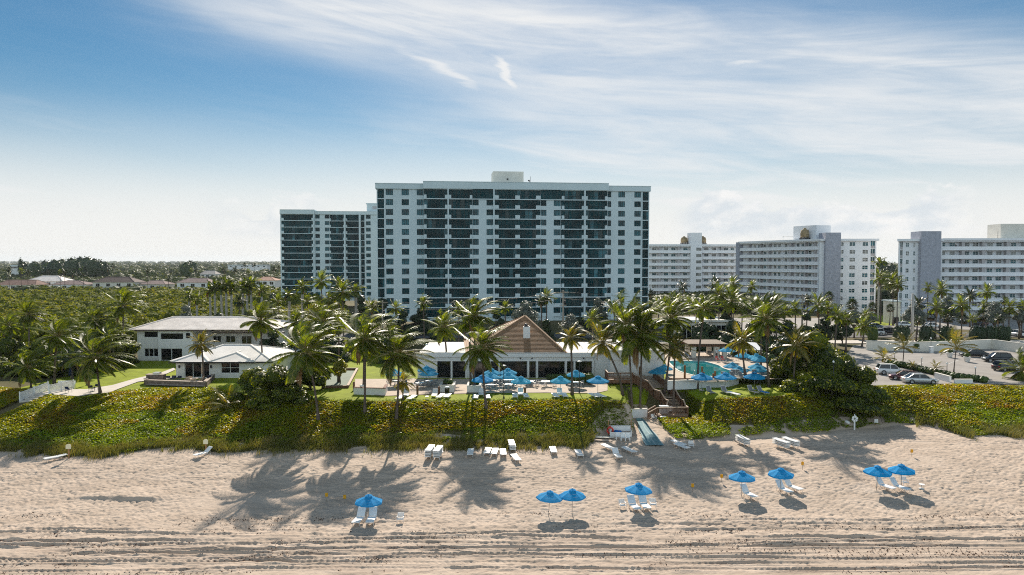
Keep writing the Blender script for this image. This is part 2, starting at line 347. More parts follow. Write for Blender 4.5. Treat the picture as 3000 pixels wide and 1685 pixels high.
def build_beach():
    NC, NR = 1150, 520
    t = np.linspace(-1, 1, NC); r = np.linspace(0, 1, NR); yy = 43 + 56 * r ** 1.12
    Tm, Y = np.meshgrid(t, yy); X = Tm * (0.80 * Y + 6)
    Z = hz(X, Y)
    te = toe_y(X)
    Z = Z - 0.5 * np.clip(Y - te - 2.2, 0, 4)
    flat = sst(0, 3, te - Y)
    Z += 0.07 * (fbm(X * 0.12, Y * 0.22, 3, 4) - 0.5) * 2 * flat
    Z += 0.35 * sst(3.5, 0, te - Y) * (fbm(X * 0.35, Y * 0.35, 9, 3) - 0.3)
    # trampled sand: many soft-edged pits, thickest round the umbrellas
    tr = sst(0.30, 0.55, fbm(X * 0.05 + 3, Y * 0.09, 21, 3) + 0.22 * np.exp(-((X - 6) / 26) ** 2) - 0.10 * sst(-14, -30, X))
    tr = np.clip(tr * sst(58, 63, Y) + 0.25, 0, 1) * flat
    for sc, dp, sd_ in ((3.3, 0.034, 31), (4.8, 0.03, 47), (1.7, 0.016, 63)):
        n = vnoise(X * sc, Y * sc * 1.15, sd_); Z -= 1.7 * dp * sst(0.56, 0.84, n) * tr; Z += 0.8 * dp * sst(0.42, 0.15, n) * tr
    # vehicle and rake tracks that run along the beach
    def track(y0, slope, amp, wl, width, depth, x0=-80, x1=80, tread=0.0, ph=0.0):
        yc = y0 + slope * X + amp * np.sin(X / wl + ph) + 0.25 * (vnoise(X * 0.15, X * 0 + y0, 5) - 0.5)
        d = (Y - yc) / width; m = np.exp(-d ** 4) * sst(x0 - 3, x0 + 3, X) * sst(x1 + 3, x1 - 3, X)
        g = -depth * m + depth * 0.8 * np.exp(-((np.abs(d) - 1.45) / 0.35) ** 2) * sst(x0 - 3, x0 + 3, X) * sst(x1 + 3, x1 - 3, X)
        if tread: g = g + tread * m * np.sin(X * 13 + d * 3)
        return g * np.clip(2.4 * fbm(X * 0.11 + y0 * 7, Y * 0.3, 77, 3) - 0.45, 0.12, 1.4)
    for a in ((59.9, .004, .3, 9, .22, .10, -60, 12, .05), (58.6, .006, .25, 13, .26, .13, -60, 60, .05, 1), (57.5, -.004, .3, 11, .20, .11, -60, 30, .06, 2), (56.7, .01, .2, 17, .25, .12, -60, 60, .0, .5),
              (55.6, .006, .2, 12, .20, .13, -40, 60, .05, 4), (54.9, .004, .25, 9, .22, .09, -60, 60, .05, 1.5), (54.0, .0, .2, 15, .24, .12, -60, 60, .05, 3), (52.9, .006, .2, 10, .2, .10, -60, 60, .04, 2.2),
              (61.4, .022, .2, 10, .2, .09, 8, 60, .0, 1), (60.2, .026, .3, 12, .26, .13, 10, 60, .05, 2), (62.4, .012, .2, 9, .22, .08, -8, 60, .03, .3),
              (56.2, .055, .4, 21, .2, .10, -20, 60, .05, 1.0), (59.0, -.05, .5, 17, .2, .09, -60, 10, .04, 2.0), (63.0, .03, .4, 19, .18, .06, -46, -8, .03), (66.5, -.06, .8, 15, .3, .05, -20, 8, 0), (75.6, -.002, .15, 16, .12, .05, -60, 6, .0), (74.4, -.004, .2, 18, .14, .06, -60, 0, .0, 1), (77.0, .0, .1, 14, .10, .04, -60, -4, .0, 2), (72.9, .0, .1, 22, .12, .05, -60, 12, .02, 2)):
        Z += track(*a) * flat
    for k, rr in enumerate((17.5, 16.6, 14.6, 13.7)):  # curved tyre marks at the right
        d = np.hypot((X - 49) / 1.6, (Y - 72)) - rr
        Z -= 0.06 * np.exp(-(d / 0.22) ** 4) * sst(78, 82, Y) * flat * sst(32, 36, X)
    # a scarped bank at the left
    yb = 67.6 + 0.5 * np.sin(X * 0.22) + 0.6 * fbm(X * 0.4, X * 0, 4, 3)
    Z += 0.30 * sst(0.35, -0.1, Y - yb) * 0 + 0.26 * sst(-0.15, 0.25, Y - yb) * sst(4.5, 0.4, Y - yb) * sst(-44, -39, X) * sst(-31.5, -35, X)
    for yr, dp, x0, x1 in ((61.9, .16, -8, 60), (60.9, .14, -3, 26), (59.3, .10, -60, 60), (63.4, .12, 4, 60)):
        b = yr + 0.6 * np.sin(X * 0.11 + yr) + 0.010 * X
        Z += dp * np.exp(-((Y - b) / 0.42) ** 2) * (fbm(X * 0.9, Y * 1.2, int(yr), 4)) * sst(x0 - 5, x0 + 5, X) * sst(x1 + 5, x1 - 5, X)
    rough = sst(63, 58, Y); Z += 0.30 * rough * (fbm(X * 0.9, Y * 2.0, 91, 5) - 0.5) * sst(0.25, 0.6, fbm(X * 0.06, Y * 0.25, 17, 3))
    idx = np.arange(NC * NR).reshape(NR, NC)
    Fq = np.stack([idx[:-1, :-1], idx[:-1, 1:], idx[1:, 1:], idx[1:, :-1]], -1).reshape(-1, 4)
    struct(np_mesh('beach', np.stack([X, Y, Z], -1).reshape(-1, 3), Fq, SAND, smooth=True))
build_beach()

# ------------------------------------------------------------------ leaves
def leaf_quads(c, n, size, asp=0.62, rs=0.35):
    """one kite-shaped leaf per centre c, facing n"""
    N = len(c); n = n / np.linalg.norm(n, axis=1, keepdims=True)
    a = rng.normal(size=(N, 3)); a -= n * np.sum(a * n, 1, keepdims=True); a /= np.linalg.norm(a, axis=1, keepdims=True)
    b = np.cross(n, a); s = (size * (1 - rs + 2 * rs * rng.random(N)))[:, None] * 0.5
    V = np.stack([c - a * s, c - b * s * asp + a * s * 0.1, c + a * s, c + b * s * asp + a * s * 0.1], 1).reshape(-1, 3)
    return V, np.arange(4 * N).reshape(N, 4)
def blob_points(blobs, per, up=0.35, jit=0.7, shell=0.35, low=-0.35):
    C = []; Nn = []
    for (bx, by, bz, rx, ry, rz_) in blobs:
        k = int(per) if per > 5 else max(8, int(per * (rx * ry + rx * rz_ + ry * rz_) / 3))
        d = rng.normal(size=(k * 2, 3)); d /= np.linalg.norm(d, axis=1, keepdims=True); d = d[d[:, 2] > low][:k]
        rr = 1 - shell * rng.random(len(d)) ** 1.5
        C.append(np.array([bx, by, bz]) + d * rr[:, None] * np.array([rx, ry, rz_]))
        Nn.append(d + rng.normal(size=d.shape) * jit * 0.6 + np.array([0, 0, up]))
    return np.concatenate(C), np.concatenate(Nn)
def cores(blobs, s=0.78, nu=9, nv=5):
    V = []; Fq = []; b0 = 0
    for (bx, by, bz, rx, ry, rz_) in blobs:
        for j in range(nv + 1):
            ph = math.pi * (j / nv - 0.5)
            for i in range(nu):
                th = 2 * math.pi * i / nu; k = s * (0.85 + 0.3 * random.random())
                V.append((bx + rx * k * math.cos(ph) * math.cos(th), by + ry * k * math.cos(ph) * math.sin(th), bz + rz_ * k * math.sin(ph)))
        for j in range(nv):
            for i in range(nu): Fq.append((b0 + j * nu + i, b0 + j * nu + (i + 1) % nu, b0 + (j + 1) * nu + (i + 1) % nu, b0 + (j + 1) * nu + i))
        b0 += nu * (nv + 1)
    return np.array(V), np.array(Fq)
def foliage(name, blobs, per, size, m, parent=None, core=0.74, asp=0.62, up=0.35, jit=0.7, shell=0.35, low=-0.35):
    c, n = blob_points(blobs, per, up, jit, shell, low)
    V, Fq = leaf_quads(c, n, size, asp)
    if core:
        v2, f2 = cores(blobs, core); Fq = np.concatenate([Fq, f2 + len(V)]); V = np.concatenate([V, v2])
    return np_mesh(name, V, Fq, m, parent)
G_SEAGRAPE = leafmat('sea_grape_leaf', [(0.14, 0.185, 0.010), (0.19, 0.235, 0.012), (0.24, 0.275, 0.014), (0.28, 0.28, 0.018), (0.30, 0.215, 0.03), (0.22, 0.11, 0.03)], 0.44, 0.48, 0.34, (1.75, 1.5, 0.28), 0.1, zone=0.22)
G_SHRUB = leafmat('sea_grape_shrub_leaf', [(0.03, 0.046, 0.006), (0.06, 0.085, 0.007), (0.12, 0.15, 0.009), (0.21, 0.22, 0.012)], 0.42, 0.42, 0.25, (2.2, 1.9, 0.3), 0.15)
G_YELLOW = leafmat('yellow_green_leaf', [(0.10, 0.13, 0.01), (0.2, 0.21, 0.012), (0.3, 0.26, 0.02)], 0.45, 0.4, 0.4, (1.7, 1.5, 0.4), 0.1)
G_VINE = leafmat('beach_vine_leaf', [(0.11, 0.15, 0.010), (0.17, 0.235, 0.012), (0.22, 0.29, 0.014), (0.26, 0.25, 0.025)], 0.38, 0.55, 0.2, (1.7, 1.6, 0.3), 0.1, zone=0.4)
G_MANGROVE = leafmat('mangrove_leaf', [(0.085, 0.105, 0.006), (0.14, 0.165, 0.007), (0.20, 0.215, 0.009), (0.25, 0.21, 0.014)], 0.38, 0.7, 0.12, (1.5, 1.4, 0.4), 0.1, zone=0.05)
G_FAR = leafmat('woodland_leaf', [(0.045, 0.06, 0.016), (0.07, 0.088, 0.02), (0.10, 0.115, 0.03), (0.12, 0.10, 0.04)], 0.25, 0.6, 0.25, (1.4, 1.4, 0.5), 0.15, zone=0.01)
G_DARK = leafmat('dark_tree_leaf', [(0.018, 0.034, 0.012), (0.03, 0.055, 0.018), (0.055, 0.085, 0.022)], 0.3, 0.45, 0.4, (1.5, 1.5, 0.5), 0.15)
G_SILVER = leafmat('silver_leaf', [(0.085, 0.105, 0.085), (0.13, 0.15, 0.125), (0.19, 0.20, 0.17)], 0.25, 0.5, 0.3, (1.2, 1.2, 0.8), 0.12)
G_HEDGE = leafmat('hedge_leaf', [(0.03, 0.06, 0.010), (0.06, 0.10, 0.014), (0.10, 0.15, 0.018)], 0.3, 0.45, 0.35, (1.6, 1.6, 0.4), 0.12)
G_OATS = leafmat('sea_oats_blade', [(0.10, 0.12, 0.025), (0.17, 0.17, 0.04), (0.26, 0.21, 0.075)], 0.4, 0.6, 0.2, (1.3, 1.2, 0.6), 0.05, zone=0.3)
BARK = mat('bark', (0.12, 0.09, 0.065), 0.9, 0.1, 0.3, 3, 0.02, 10)

def on_dune(x, y):
    return (y > toe_y(x)) & (y < top_y(x))
def STEP_X(y): return np.interp(y, [88.0, 93.0, 101.0], [-66.5, -64.6, -62.6])
def build_dune_cover():
    N = 620000
    x = rng.uniform(-92, 92, N); y = rng.uniform(78, 108, N)
    te = toe_y(x); tp = top_y(x)
    edge = 2.4 * (fbm(x * 0.3, y * 0.3, 71, 4) - 0.38)
    ok = (y > te + edge) & (y < tp - 0.1 + 0.9 * (x > 37)) & (np.abs(x) < 0.80 * y + 6)
    # the stair, the beach path and the bath chairs stand in openings
    ok &= ~((x > 15.9) & (x < 18.9) & (y < 97.5)) & ~((x > 18.6) & (x < 24.0) & (y > 94.0)) & ~((x > 17.5) & (x < 24.0) & (y > 96.2)) & ~((x > 14.5) & (x < 24.5) & (y > 99))
    ok &= ~((x > 10.9) & (x < 15.4) & (y < 88.6))
    ok &= ~((np.abs(x - STEP_X(y)) < 1.35) & (y > 88.5) & (y < 101)) & ~((fbm(x * 0.8, y * 0.8, 101, 3) > 0.63) & (y < te + 2.6))
    lx = x + 62.0
    x, y, te, tp = x[ok], y[ok], te[ok], tp[ok]
    z = hz(x, y) + (0.36 * fbm(x * 0.45, y * 0.45, 13, 3) + 0.08) * (0.15 + 0.85 * np.clip((tp - y) / 2.5, 0, 1)) - 0.02
    b = (fbm(x * 0.16, y * 0.30, 19, 3) + 0.34 * (1 - np.clip((y - te) / np.maximum(tp - te, 1), 0, 1) * 2))
    vine = (b > 0.62) | (y - te < 1.6 + 1.2 * fbm(x * 0.2, x * 0, 5, 2))
    big = ~vine
    def cover(name, sel, size, m, spread, lab, asp, lift):
        lift *= 0.6
        c = np.stack([x[sel], y[sel], z[sel] + lift * rng.random(sel.sum())], -1)
        n = np.stack([rng.normal(0, spread, len(c)), rng.normal(0.30, spread, len(c)), np.ones(len(c))], -1)
        V, Fq = leaf_quads(c, n, size, asp)
        o = np_mesh(name, V, Fq, m); tag(o, lab, 'ground cover', kind='stuff')
    cover('sea_grape_ground_cover', big, 0.25, G_SEAGRAPE, 0.42, 'broad glossy sea grape leaves matting the dune', 0.85, 0.28)
    cover('beach_vine_ground_cover', vine, 0.28, G_VINE, 0.55, 'bright green vine matting the lower face of the dune', 0.6, 0.22)
    # sea oats along the toe
    N = 80000
    x = rng.uniform(-84, 84, N); te = np.interp(x, TOE_X, TOE_Y)
    y = te + rng.normal(0.35, 0.9, N) + 1.2 * (fbm(x * 0.4, x * 0, 3, 3) - 0.5)
    px = 1500 + x / y * F
    dens = np.where(px < 1740, 1.0, np.where(px > 2690, 1.0, 0.0)) * (fbm(x * 0.5, y * 0.5, 33, 3) > np.where(y < te, 0.5, 0.33))
    ok = (dens > 0.5) & ~((x > 10.0) & (x < 20.0))
    x, y = x[ok], y[ok]; n = len(x)
    z = hz(x, y); h = rng.uniform(0.35, 0.95, n); a = rng.uniform(0, 6.283, n); le = rng.normal(0.18, 0.22, n); ly = rng.normal(-0.05, 0.22, n)
    wv = np.stack([np.cos(a), np.sin(a), a * 0], -1) * 0.022
    b0 = np.stack([x, y, z - 0.05], -1); mid = b0 + np.stack([le * h * 0.4, ly * h * 0.4, h * 0.62], -1); tip = b0 + np.stack([le * h * 1.3, ly * h * 1.3, h], -1)
    V = np.stack([b0 - wv, b0 + wv, mid + wv * 0.9, mid - wv * 0.9, tip - wv * 0.2, tip + wv * 0.2], 1).reshape(-1, 3)
    i = np.arange(n) * 6
    Fq = np.concatenate([np.stack([i, i + 1, i + 2, i + 3], -1), np.stack([i + 3, i + 2, i + 5, i + 4], -1)])
    tag(np_mesh('sea_oats', V, Fq, G_OATS), 'thin dry sea oats growing along the foot of the dune', 'grass', kind='stuff')
build_dune_cover()
SEA = mat('sea_water', (0.01, 0.10, 0.13), 0.12, 0.5, bump=0.25, bscale=0.25)
sheet('sea', [(-9000, 38), (9000, 38), (9000, -9000), (-9000, -9000)], -0.35, SEA)
# ------------------------------------------------------------------ lawns, paving, road, pool
LAWN = mat('lawn_grass', (0.215, 0.255, 0.012), 0.9, 0.12, 0.22, 0.7, 0.03, 14, detail=8)
PAVE = mat('terrace_paving', (0.46, 0.37, 0.29), 0.85, 0.2, 0.12, 1.5, 0.004, 20, detail=8)
CONC = mat('pale_concrete', (0.55, 0.50, 0.44), 0.85, 0.2, 0.1, 0.8, detail=8)
ASPH = mat('sun_bleached_asphalt', (0.29, 0.265, 0.24), 0.85, 0.2, 0.14, 0.35, 0.005, 12, detail=8)
WHITE = mat('white_stucco', (0.76, 0.75, 0.73), 0.8, 0.25, 0.05, 0.6, 0.004, 6, detail=6)
CREAM = mat('cream_stucco', (0.70, 0.66, 0.58), 0.8, 0.25, 0.06, 0.6, 0.004, 6)
PLASTIC = mat('white_plastic', (0.80, 0.80, 0.78), 0.45, 0.4, 0.04, 2)
BROWN = mat('brown_stained_wood', (0.19, 0.10, 0.06), 0.7, 0.25, 0.3, 2.5, 0.003, 20)
BROWN_TOP = mat('worn_wood', (0.42, 0.31, 0.23), 0.75, 0.25, 0.2, 2.5)
DARKMET = mat('dark_metal', (0.025, 0.025, 0.028), 0.5, 0.4)
ALU = mat('aluminium', (0.62, 0.62, 0.60), 0.35, 0.5, metal=0.6)
BLACK = mat('black_paint', (0.015, 0.015, 0.017), 0.35, 0.5)
def lawn_sheet():
    xs = np.linspace(-70, 40, 221); t = np.linspace(0, 1, 40)
    X, T = np.meshgrid(xs, t); Y0 = top_y(X) - 0.15; Y = Y0 + T * (129 - Y0)
    Z = hz(X, Y) + 0.03 + 0.06 * (fbm(X * 0.3, Y * 0.3, 8, 3) - 0.5) * sst(0, 0.03, T)
    n, m = X.shape; idx = np.arange(n * m).reshape(n, m)
    Fq = np.stack([idx[:-1, :-1], idx[:-1, 1:], idx[1:, 1:], idx[1:, :-1]], -1).reshape(-1, 4)
    struct(np_mesh('lawn', np.stack([X, Y, Z], -1).reshape(-1, 3), Fq, LAWN, smooth=True))
    # short blades along the seaward lip so the lawn does not end in a knife edge
    N = 9000; x = rng.uniform(-62, 40, N); y = top_y(x) + rng.exponential(0.5, N) - 0.3; z = hz(x, y)
    c = np.stack([x, y, z + 0.07], -1); n_ = rng.normal(0, 1, (N, 3)); n_[:, 2] *= 0.3
    V, Fq = leaf_quads(c, n_, 0.2, 0.3)
    tag(np_mesh('lawn_edge_grass', V, Fq, LAWN), 'ragged grass at the seaward edge of the lawn', 'grass', kind='stuff')
lawn_sheet()
def psheet(name, pts, z, m): return sheet(name, [P(a, b, z) for a, b in pts], z, m)
psheet('terrace', [(1040, 1110), (1780, 1110), (1780, 1144), (1745, 1152), (1600, 1150), (1410, 1152), (1290, 1154), (1120, 1160), (1040, 1150)], 5.10, PAVE)
psheet('path', [(150, 1153), (240, 1142), (330, 1128), (392, 1110), (470, 1092), (510, 1077), (513, 1083), (475, 1101), (405, 1118), (350, 1138), (320, 1150), (230, 1157), (165, 1155)], 5.12, CONC)
psheet('path', [(400, 1113), (520, 1102), (520, 1106), (404, 1118)], 5.125, CONC)
psheet('bathing_terrace', [(150, 1152), (170, 1140), (300, 1140), (325, 1146), (300, 1149), (235, 1161), (160, 1156)], 5.128, CONC)
# the sports court left of the terrace
psheet('shuffleboard_court', [(958, 1086), (1046, 1086), (1018, 1134), (955, 1134)], 5.10, mat('court_green', (0.16, 0.20, 0.15), 0.8, 0.2, 0.12, 0.8))
# parking lot, road, verge beyond
psheet('parking_lot', [(2470, 1130), (2470, 1050), (2500, 1012), (2640, 998), (3100, 1000), (3500, 1010), (3500, 1127), (2900, 1126)], 5.06, ASPH)
sheet('road', [(-260, 164), (320, 172), (320, 184), (-260, 176)], 5.08, mat('road_asphalt', (0.11, 0.105, 0.10), 0.85, 0.2, 0.12, 0.3))
sheet('pavement', [(30, 156), (320, 158), (320, 164), (30, 162)], 5.10, CONC)
sheet('far_parking_lot', [(28, 188), (230, 188), (230, 232), (28, 225)], 5.07, ASPH)
sheet('verge', [(104, 200), (116, 200), (124, 245), (112, 245)], 5.09, LAWN)
line_m = mat('road_paint', (0.75, 0.74, 0.70), 0.7, 0.3, 0.1, 3)
mb = MB()
for k in range(7):
    a = P(2860 - k * 52, 1052 + k * 3, 5.07); b = P(2830 - k * 52, 1062 + k * 4, 5.07)
    mb.add([(a.x, a.y, 5.075), (a.x + 0.12, a.y, 5.075), (b.x + 0.12, b.y, 5.075), (b.x, b.y, 5.075)], [(0, 1, 2, 3)])
struct(mb.build('parking_lines', line_m))
# pool deck, raised, with a free-form pool sunk in it
DZ = 6.05
POOL_PX = [(1962, 1062), (1986, 1084), (2011, 1094), (2042, 1101), (2077, 1104), (2112, 1104), (2138, 1101), (2151, 1094), (2144, 1088), (2118, 1079), (2105, 1071), (2072, 1061.5), (2052, 1058.5), (1976, 1057)]
pool = [P(a, b, DZ) for a, b in POOL_PX]
def smooth_poly(q, n=5):
    out = []; N = len(q)
    for i in range(N):
        p0, p1, p2, p3 = q[i - 1], q[i], q[(i + 1) % N], q[(i + 2) % N]
        for k in range(n):
            t = k / n; out.append(0.5 * ((2 * p1) + (-p0 + p2) * t + (2 * p0 - 5 * p1 + 4 * p2 - p3) * t * t + (-p0 + 3 * p1 - 3 * p2 + p3) * t ** 3))
    return out
pool = smooth_poly(pool); pc = sum(pool, Vector()) / len(pool)
deck_out = [P(a, b, DZ) for a, b in [(1955, 1118), (2130, 1117)]] + [P(2150, 1126, 5.2), P(2292, 1128, 5.2)] + [P(a, b, DZ) for a, b in [(2262, 1085), (2235, 1052), (2150, 1030), (2010, 1030), (1948, 1040)]]
def ring_sheet(name, inner, outer, z, m):
    """flat deck between the pool edge and its outline"""
    import mathutils.geometry as mg
    tri = mg.tessellate_polygon([[Vector((p.x, p.y, 0)) for p in outer], [Vector((p.x, p.y, 0)) for p in inner][::-1]])
    vs = [(p.x, p.y, z) for p in outer] + [(p.x, p.y, z) for p in inner[::-1]]
    me = bpy.data.meshes.new(name); fs = []
    for t in tri:
        a, b, c = (Vector(vs[i]) for i in t)
        fs.append(t if (b - a).cross(c - a).z > 0 else t[::-1])
    me.from_pydata(vs, [], fs); me.update(); return struct(link(name, me, m))
ring_sheet('pool_deck', pool, deck_out, DZ, PAVE)
t = thing('swimming_pool', 'free form turquoise swimming pool sunk in the paved deck', 'swimming pool', (pc.x, pc.y, DZ - 1.4))
loc = lambda p, z: (p.x - pc.x, p.y - pc.y, z)
mb = MB(); n = len(pool)
vs = [loc(p, 1.4) for p in pool] + [loc(p, 0.0) for p in pool]
mb.add(vs, [(i, (i + 1) % n, n + (i + 1) % n, n + i) for i in range(n)] + [tuple(range(n, 2 * n))])
mb.build('basin', mat('pool_tile', (0.25, 0.62, 0.62), 0.4, 0.4, 0.05, 2), t)
cop_in = pool; cop_out = [pc + (p - pc) * 1.055 for p in pool]
mb = MB(); vs = [loc(p, 1.46) for p in cop_in] + [loc(p, 1.46) for p in cop_out] + [loc(p, 1.38) for p in cop_in] + [loc(p, 1.38) for p in cop_out]
mb.add(vs, [f for i in range(n) for j in [(i + 1) % n] for f in ((i, j, n + j, n + i), (i, 2 * n + i, 2 * n + j, j), (n + i, n + j, 3 * n + j, 3 * n + i))])
mb.build('coping', CREAM, t)
WATER = mat('pool_water', (0.012, 0.19, 0.20), 0.02, 1.0, bump=0.006, bscale=0.6)
WATER.node_tree.nodes['Principled BSDF'].inputs['IOR'].default_value = 1.33
mb = MB(); mb.add([loc(p, 1.22) for p in pool], [tuple(range(n))]); mb.build('water', WATER, t)
h0 = P(2035, 1102, DZ); hl = Vector((h0.x - pc.x, h0.y - pc.y, 1.4))
mb = MB()
for dx in (0, 0.6):
    b = hl + Vector((dx, 0, 0)); mb.tube([b + Vector((0, -0.5, 0)), b + Vector((0, -0.4, 0.75)), b + Vector((0, 0.1, 0.9)), b + Vector((0, 0.5, 0.4)), b + Vector((0, 0.55, -0.3))], 0.03, 6)
mb.build('ladder', ALU, t)
# walls of the raised deck and the garden
def wall_run(name, label, pts, z0, z1, th, m, cap=None, cat='wall'):
    b = pts[0]; o = thing(name, label, cat, (b[0], b[1], z0)); mb = MB(); mc = MB()
    for a, c in zip(pts, pts[1:]):
        a = Vector((a[0] - b[0], a[1] - b[1], 0)); c = Vector((c[0] - b[0], c[1] - b[1], 0)); h = z1 - z0; d = (c - a).normalized() * th * 0.49
        mb.bar(a - d + Vector((0, 0, h / 2)), c + d + Vector((0, 0, h / 2)), th, h)
        mc.bar(a - d + Vector((0, 0, h + 0.04)), c + d + Vector((0, 0, h + 0.04)), th + 0.1, 0.08)
    mb.build('wall', m, o)
    if cap: mc.build('coping', cap, o)
    return o
wall_run('retaining_wall', 'low white retaining wall between pool deck and lawn', [P(1958, 1140, 5), P(2130, 1134, 5), P(2160, 1126, 5.0)], 4.9, DZ + 0.1, 0.3, WHITE, CREAM)
wall_run('retaining_wall', 'small white wall beside the palm at the top of the beach mat', [P(1843, 1224, 2.0), P(1893, 1222, 2.0)], 1.6, 3.1, 0.25, WHITE, CREAM)
wall_run('parking_wall', 'long low white wall behind the parking lot', [P(2540, 1026, 5), P(2690, 1031, 5), P(2790, 1028, 5), P(2905, 1022, 5), P(3060, 1044, 5)], 4.9, 6.9, 0.3, CREAM, CREAM)
wall_run('garden_wall', 'short white wall at the end of the parking hedge beside the silver sedan', [P(2742, 1110, 5), P(2782, 1121, 5)], 4.9, 5.9, 0.3, WHITE, CREAM)
wall_run('garden_wall', 'short white wall behind the dune greenery left of the parking lot drive', [P(2799, 1124, 5), P(2845, 1124, 5)], 4.9, 5.6, 0.3, WHITE, CREAM)
BCAP = mat('brown_cap', (0.20, 0.10, 0.07), 0.8, 0.2, 0.15, 3)
def planter(label, pxl, pxr, pyb, depth, h, per=140):
    a, b = P(pxl, pyb, 5), P(pxr, pyb, 5); wd = (b - a).length
    o = thing('planter_bed', label, 'planter', ((a.x + b.x) / 2, (a.y + b.y) / 2, 5)); mb = MB()
    w2 = wd / 2
    mb.box(-w2, 0, 0, w2, 0.25, h).box(-w2, depth - 0.25, 0, w2, depth, h).box(-w2, 0.25, 0, -w2 + 0.25, depth - 0.25, h).box(w2 - 0.25, 0.25, 0, w2, depth - 0.25, h); mb.build('wall', WHITE, o)
    mc = MB(); mc.box(-w2 - 0.05, -0.05, h, w2 + 0.05, 0.32, h + 0.07).box(-w2 - 0.05, 0.32, h, -w2 + 0.3, depth, h + 0.07).box(w2 - 0.3, 0.32, h, w2 + 0.05, depth, h + 0.07); mc.build('coping', CREAM, o)
    me = MB(); me.box(-w2 + 0.25, 0.25, 0, w2 - 0.25, depth - 0.25, h - 0.1); me.build('soil', BARK, o)
    foliage('hedge', [(x, depth / 2, h + 0.25, 0.62, depth * 0.36, 0.5) for x in np.arange(-w2 + 0.7, w2 - 0.5, 0.55)], per, 0.13, G_HEDGE, o)
planter('white walled planter with clipped hedge, behind the black litter bin', 1288, 1330, 1151, 3.2, 1.0)
planter('white walled planter right of the paved walk up to the clubhouse', 1368, 1408, 1151, 3.0, 0.95)
wall_run('retaining_wall', 'white terrace wall with brown cap left of the dining tables', [P(1040, 1156, 5), P(1126, 1159, 5), P(1132, 1148, 5)], 4.9, 5.95, 0.3, WHITE, BCAP)
wall_run('court_border', 'brown timber kerb round the green court', [P(956, 1138, 5), P(1019, 1137, 5), P(1047, 1085, 5), P(958, 1085, 5)], 5.0, 5.32, 0.25, BROWN, BROWN_TOP, 'kerb')

# ------------------------------------------------------------------ far woods, mangrove
def woods(name, lab, cat, bl, per, size, m, core=0.7, up=0.3):
    c, n = blob_points(bl, per, up, 0.8, 0.4, -0.15); V, Fq = leaf_quads(c, n, 1.0, 0.7)
    return c, n
def canopy(name, lab, pts, rad, hgt, per, leaf, m):
    """a mass of rounded crowns: pts x,y ; rad, hgt arrays"""
    bl = [(x, y, z + h * 0.62, r, r, h * 0.42) for (x, y, z), r, h in zip(pts, rad, hgt)]
    C = []; Nn = []; S = []
    for b, lf in zip(bl, leaf):
        c, n = blob_points([b], per, 0.3, 0.8, 0.4, -0.2); C.append(c); Nn.append(n); S.append(np.full(len(c), lf))
    C = np.concatenate(C); Nn = np.concatenate(Nn); S = np.concatenate(S)
    V, Fq = leaf_quads(C, Nn, S, 0.75); v2, f2 = cores(bl, 0.82, 8, 4)
    o = np_mesh(name, np.concatenate([V, v2]), np.concatenate([Fq, f2 + len(V)]), m); tag(o, lab, 'woodland', kind='stuff')
def build_mangrove():
    pts = []; rad = []; h = []; lf = []
    for _ in range(2100):
        y = 140 + 290 * random.random() ** 1.1; px = random.uniform(-160, 1000)
        x = (px - 1500) / F * y
        if px > 470 and y < 172: continue
        if px > 380 and y < 148: continue
        z = hz1(x, y)
        pts.append((x, y, z)); rad.append(random.uniform(1.6, 3.4) * (0.8 + y / 600)); h.append(random.uniform(4.2, 6.6) + (1.4 if random.random() < 0.12 else 0)); lf.append(0.42 + y / 700)
    canopy('mangrove_wood', 'dense olive green mangrove wood behind the left hand houses', pts, rad, h, 95, lf, G_MANGROVE)
build_mangrove()
def build_far():
    pts = []; rad = []; h = []; lf = []
    def put(n, y0, y1, p0, p1, h0, h1, pw=1.0):
        for _ in range(n):
            y = y0 + (y1 - y0) * random.random() ** pw; px = random.uniform(p0, p1)
            pts.append(((px - 1500) / F * y, y, hz1((px - 1500) / F * y, y))); k = (y / 400) ** 0.5
            rad.append(random.uniform(3, 6) * k); h.append(random.uniform(h0, h1)); lf.append(0.5 + y / 420)
    put(70, 398, 424, -100, 1000, 5, 8); put(560, 480, 800, -250, 1000, 6, 10); put(620, 650, 1300, -250, 1050, 8, 13); put(620, 1200, 3600, -300, 1100, 9, 16, 1.2); put(420, 3500, 8600, -300, 1100, 10, 22)
    put(120, 300, 420, 2480, 2760, 6, 9); put(160, 420, 1200, 2400, 3200, 10, 16); put(140, 250, 300, 1880, 2200, 4, 6)
    put(90, 285, 345, 1800, 3300, 3, 6)
    canopy('far_woodland', 'hazy far woodland reaching to the horizon', pts, rad, h, 26, lf, G_FAR)
    pts.clear(); rad.clear(); h.clear(); lf.clear()
    for px, top, r in ((70, 768, 6), (100, 764, 9), (130, 762, 9), (160, 760, 10), (185, 757, 10), (210, 754, 11), (235, 752, 11), (255, 752, 10), (275, 756, 10), (295, 762, 8), (310, 768, 6), (60, 756, 3), (230, 770, 12), (150, 775, 12), (190, 772, 12), (265, 772, 10), (2590, 760, 7), (2612, 768, 7), (560, 758 + 6, 9), (545, 768, 8)):
        Y = 640 + random.uniform(-40, 40); q = D(px, top, Y)
        pts.append((q.x, Y, 3.0)); rad.append(r * 0.8); h.append(q.z - 3); lf.append(1.5)
    canopy('pine_wood', 'tall dark feathery pine wood rising over the horizon', pts, rad, h, 130, lf, G_DARK)
build_far()
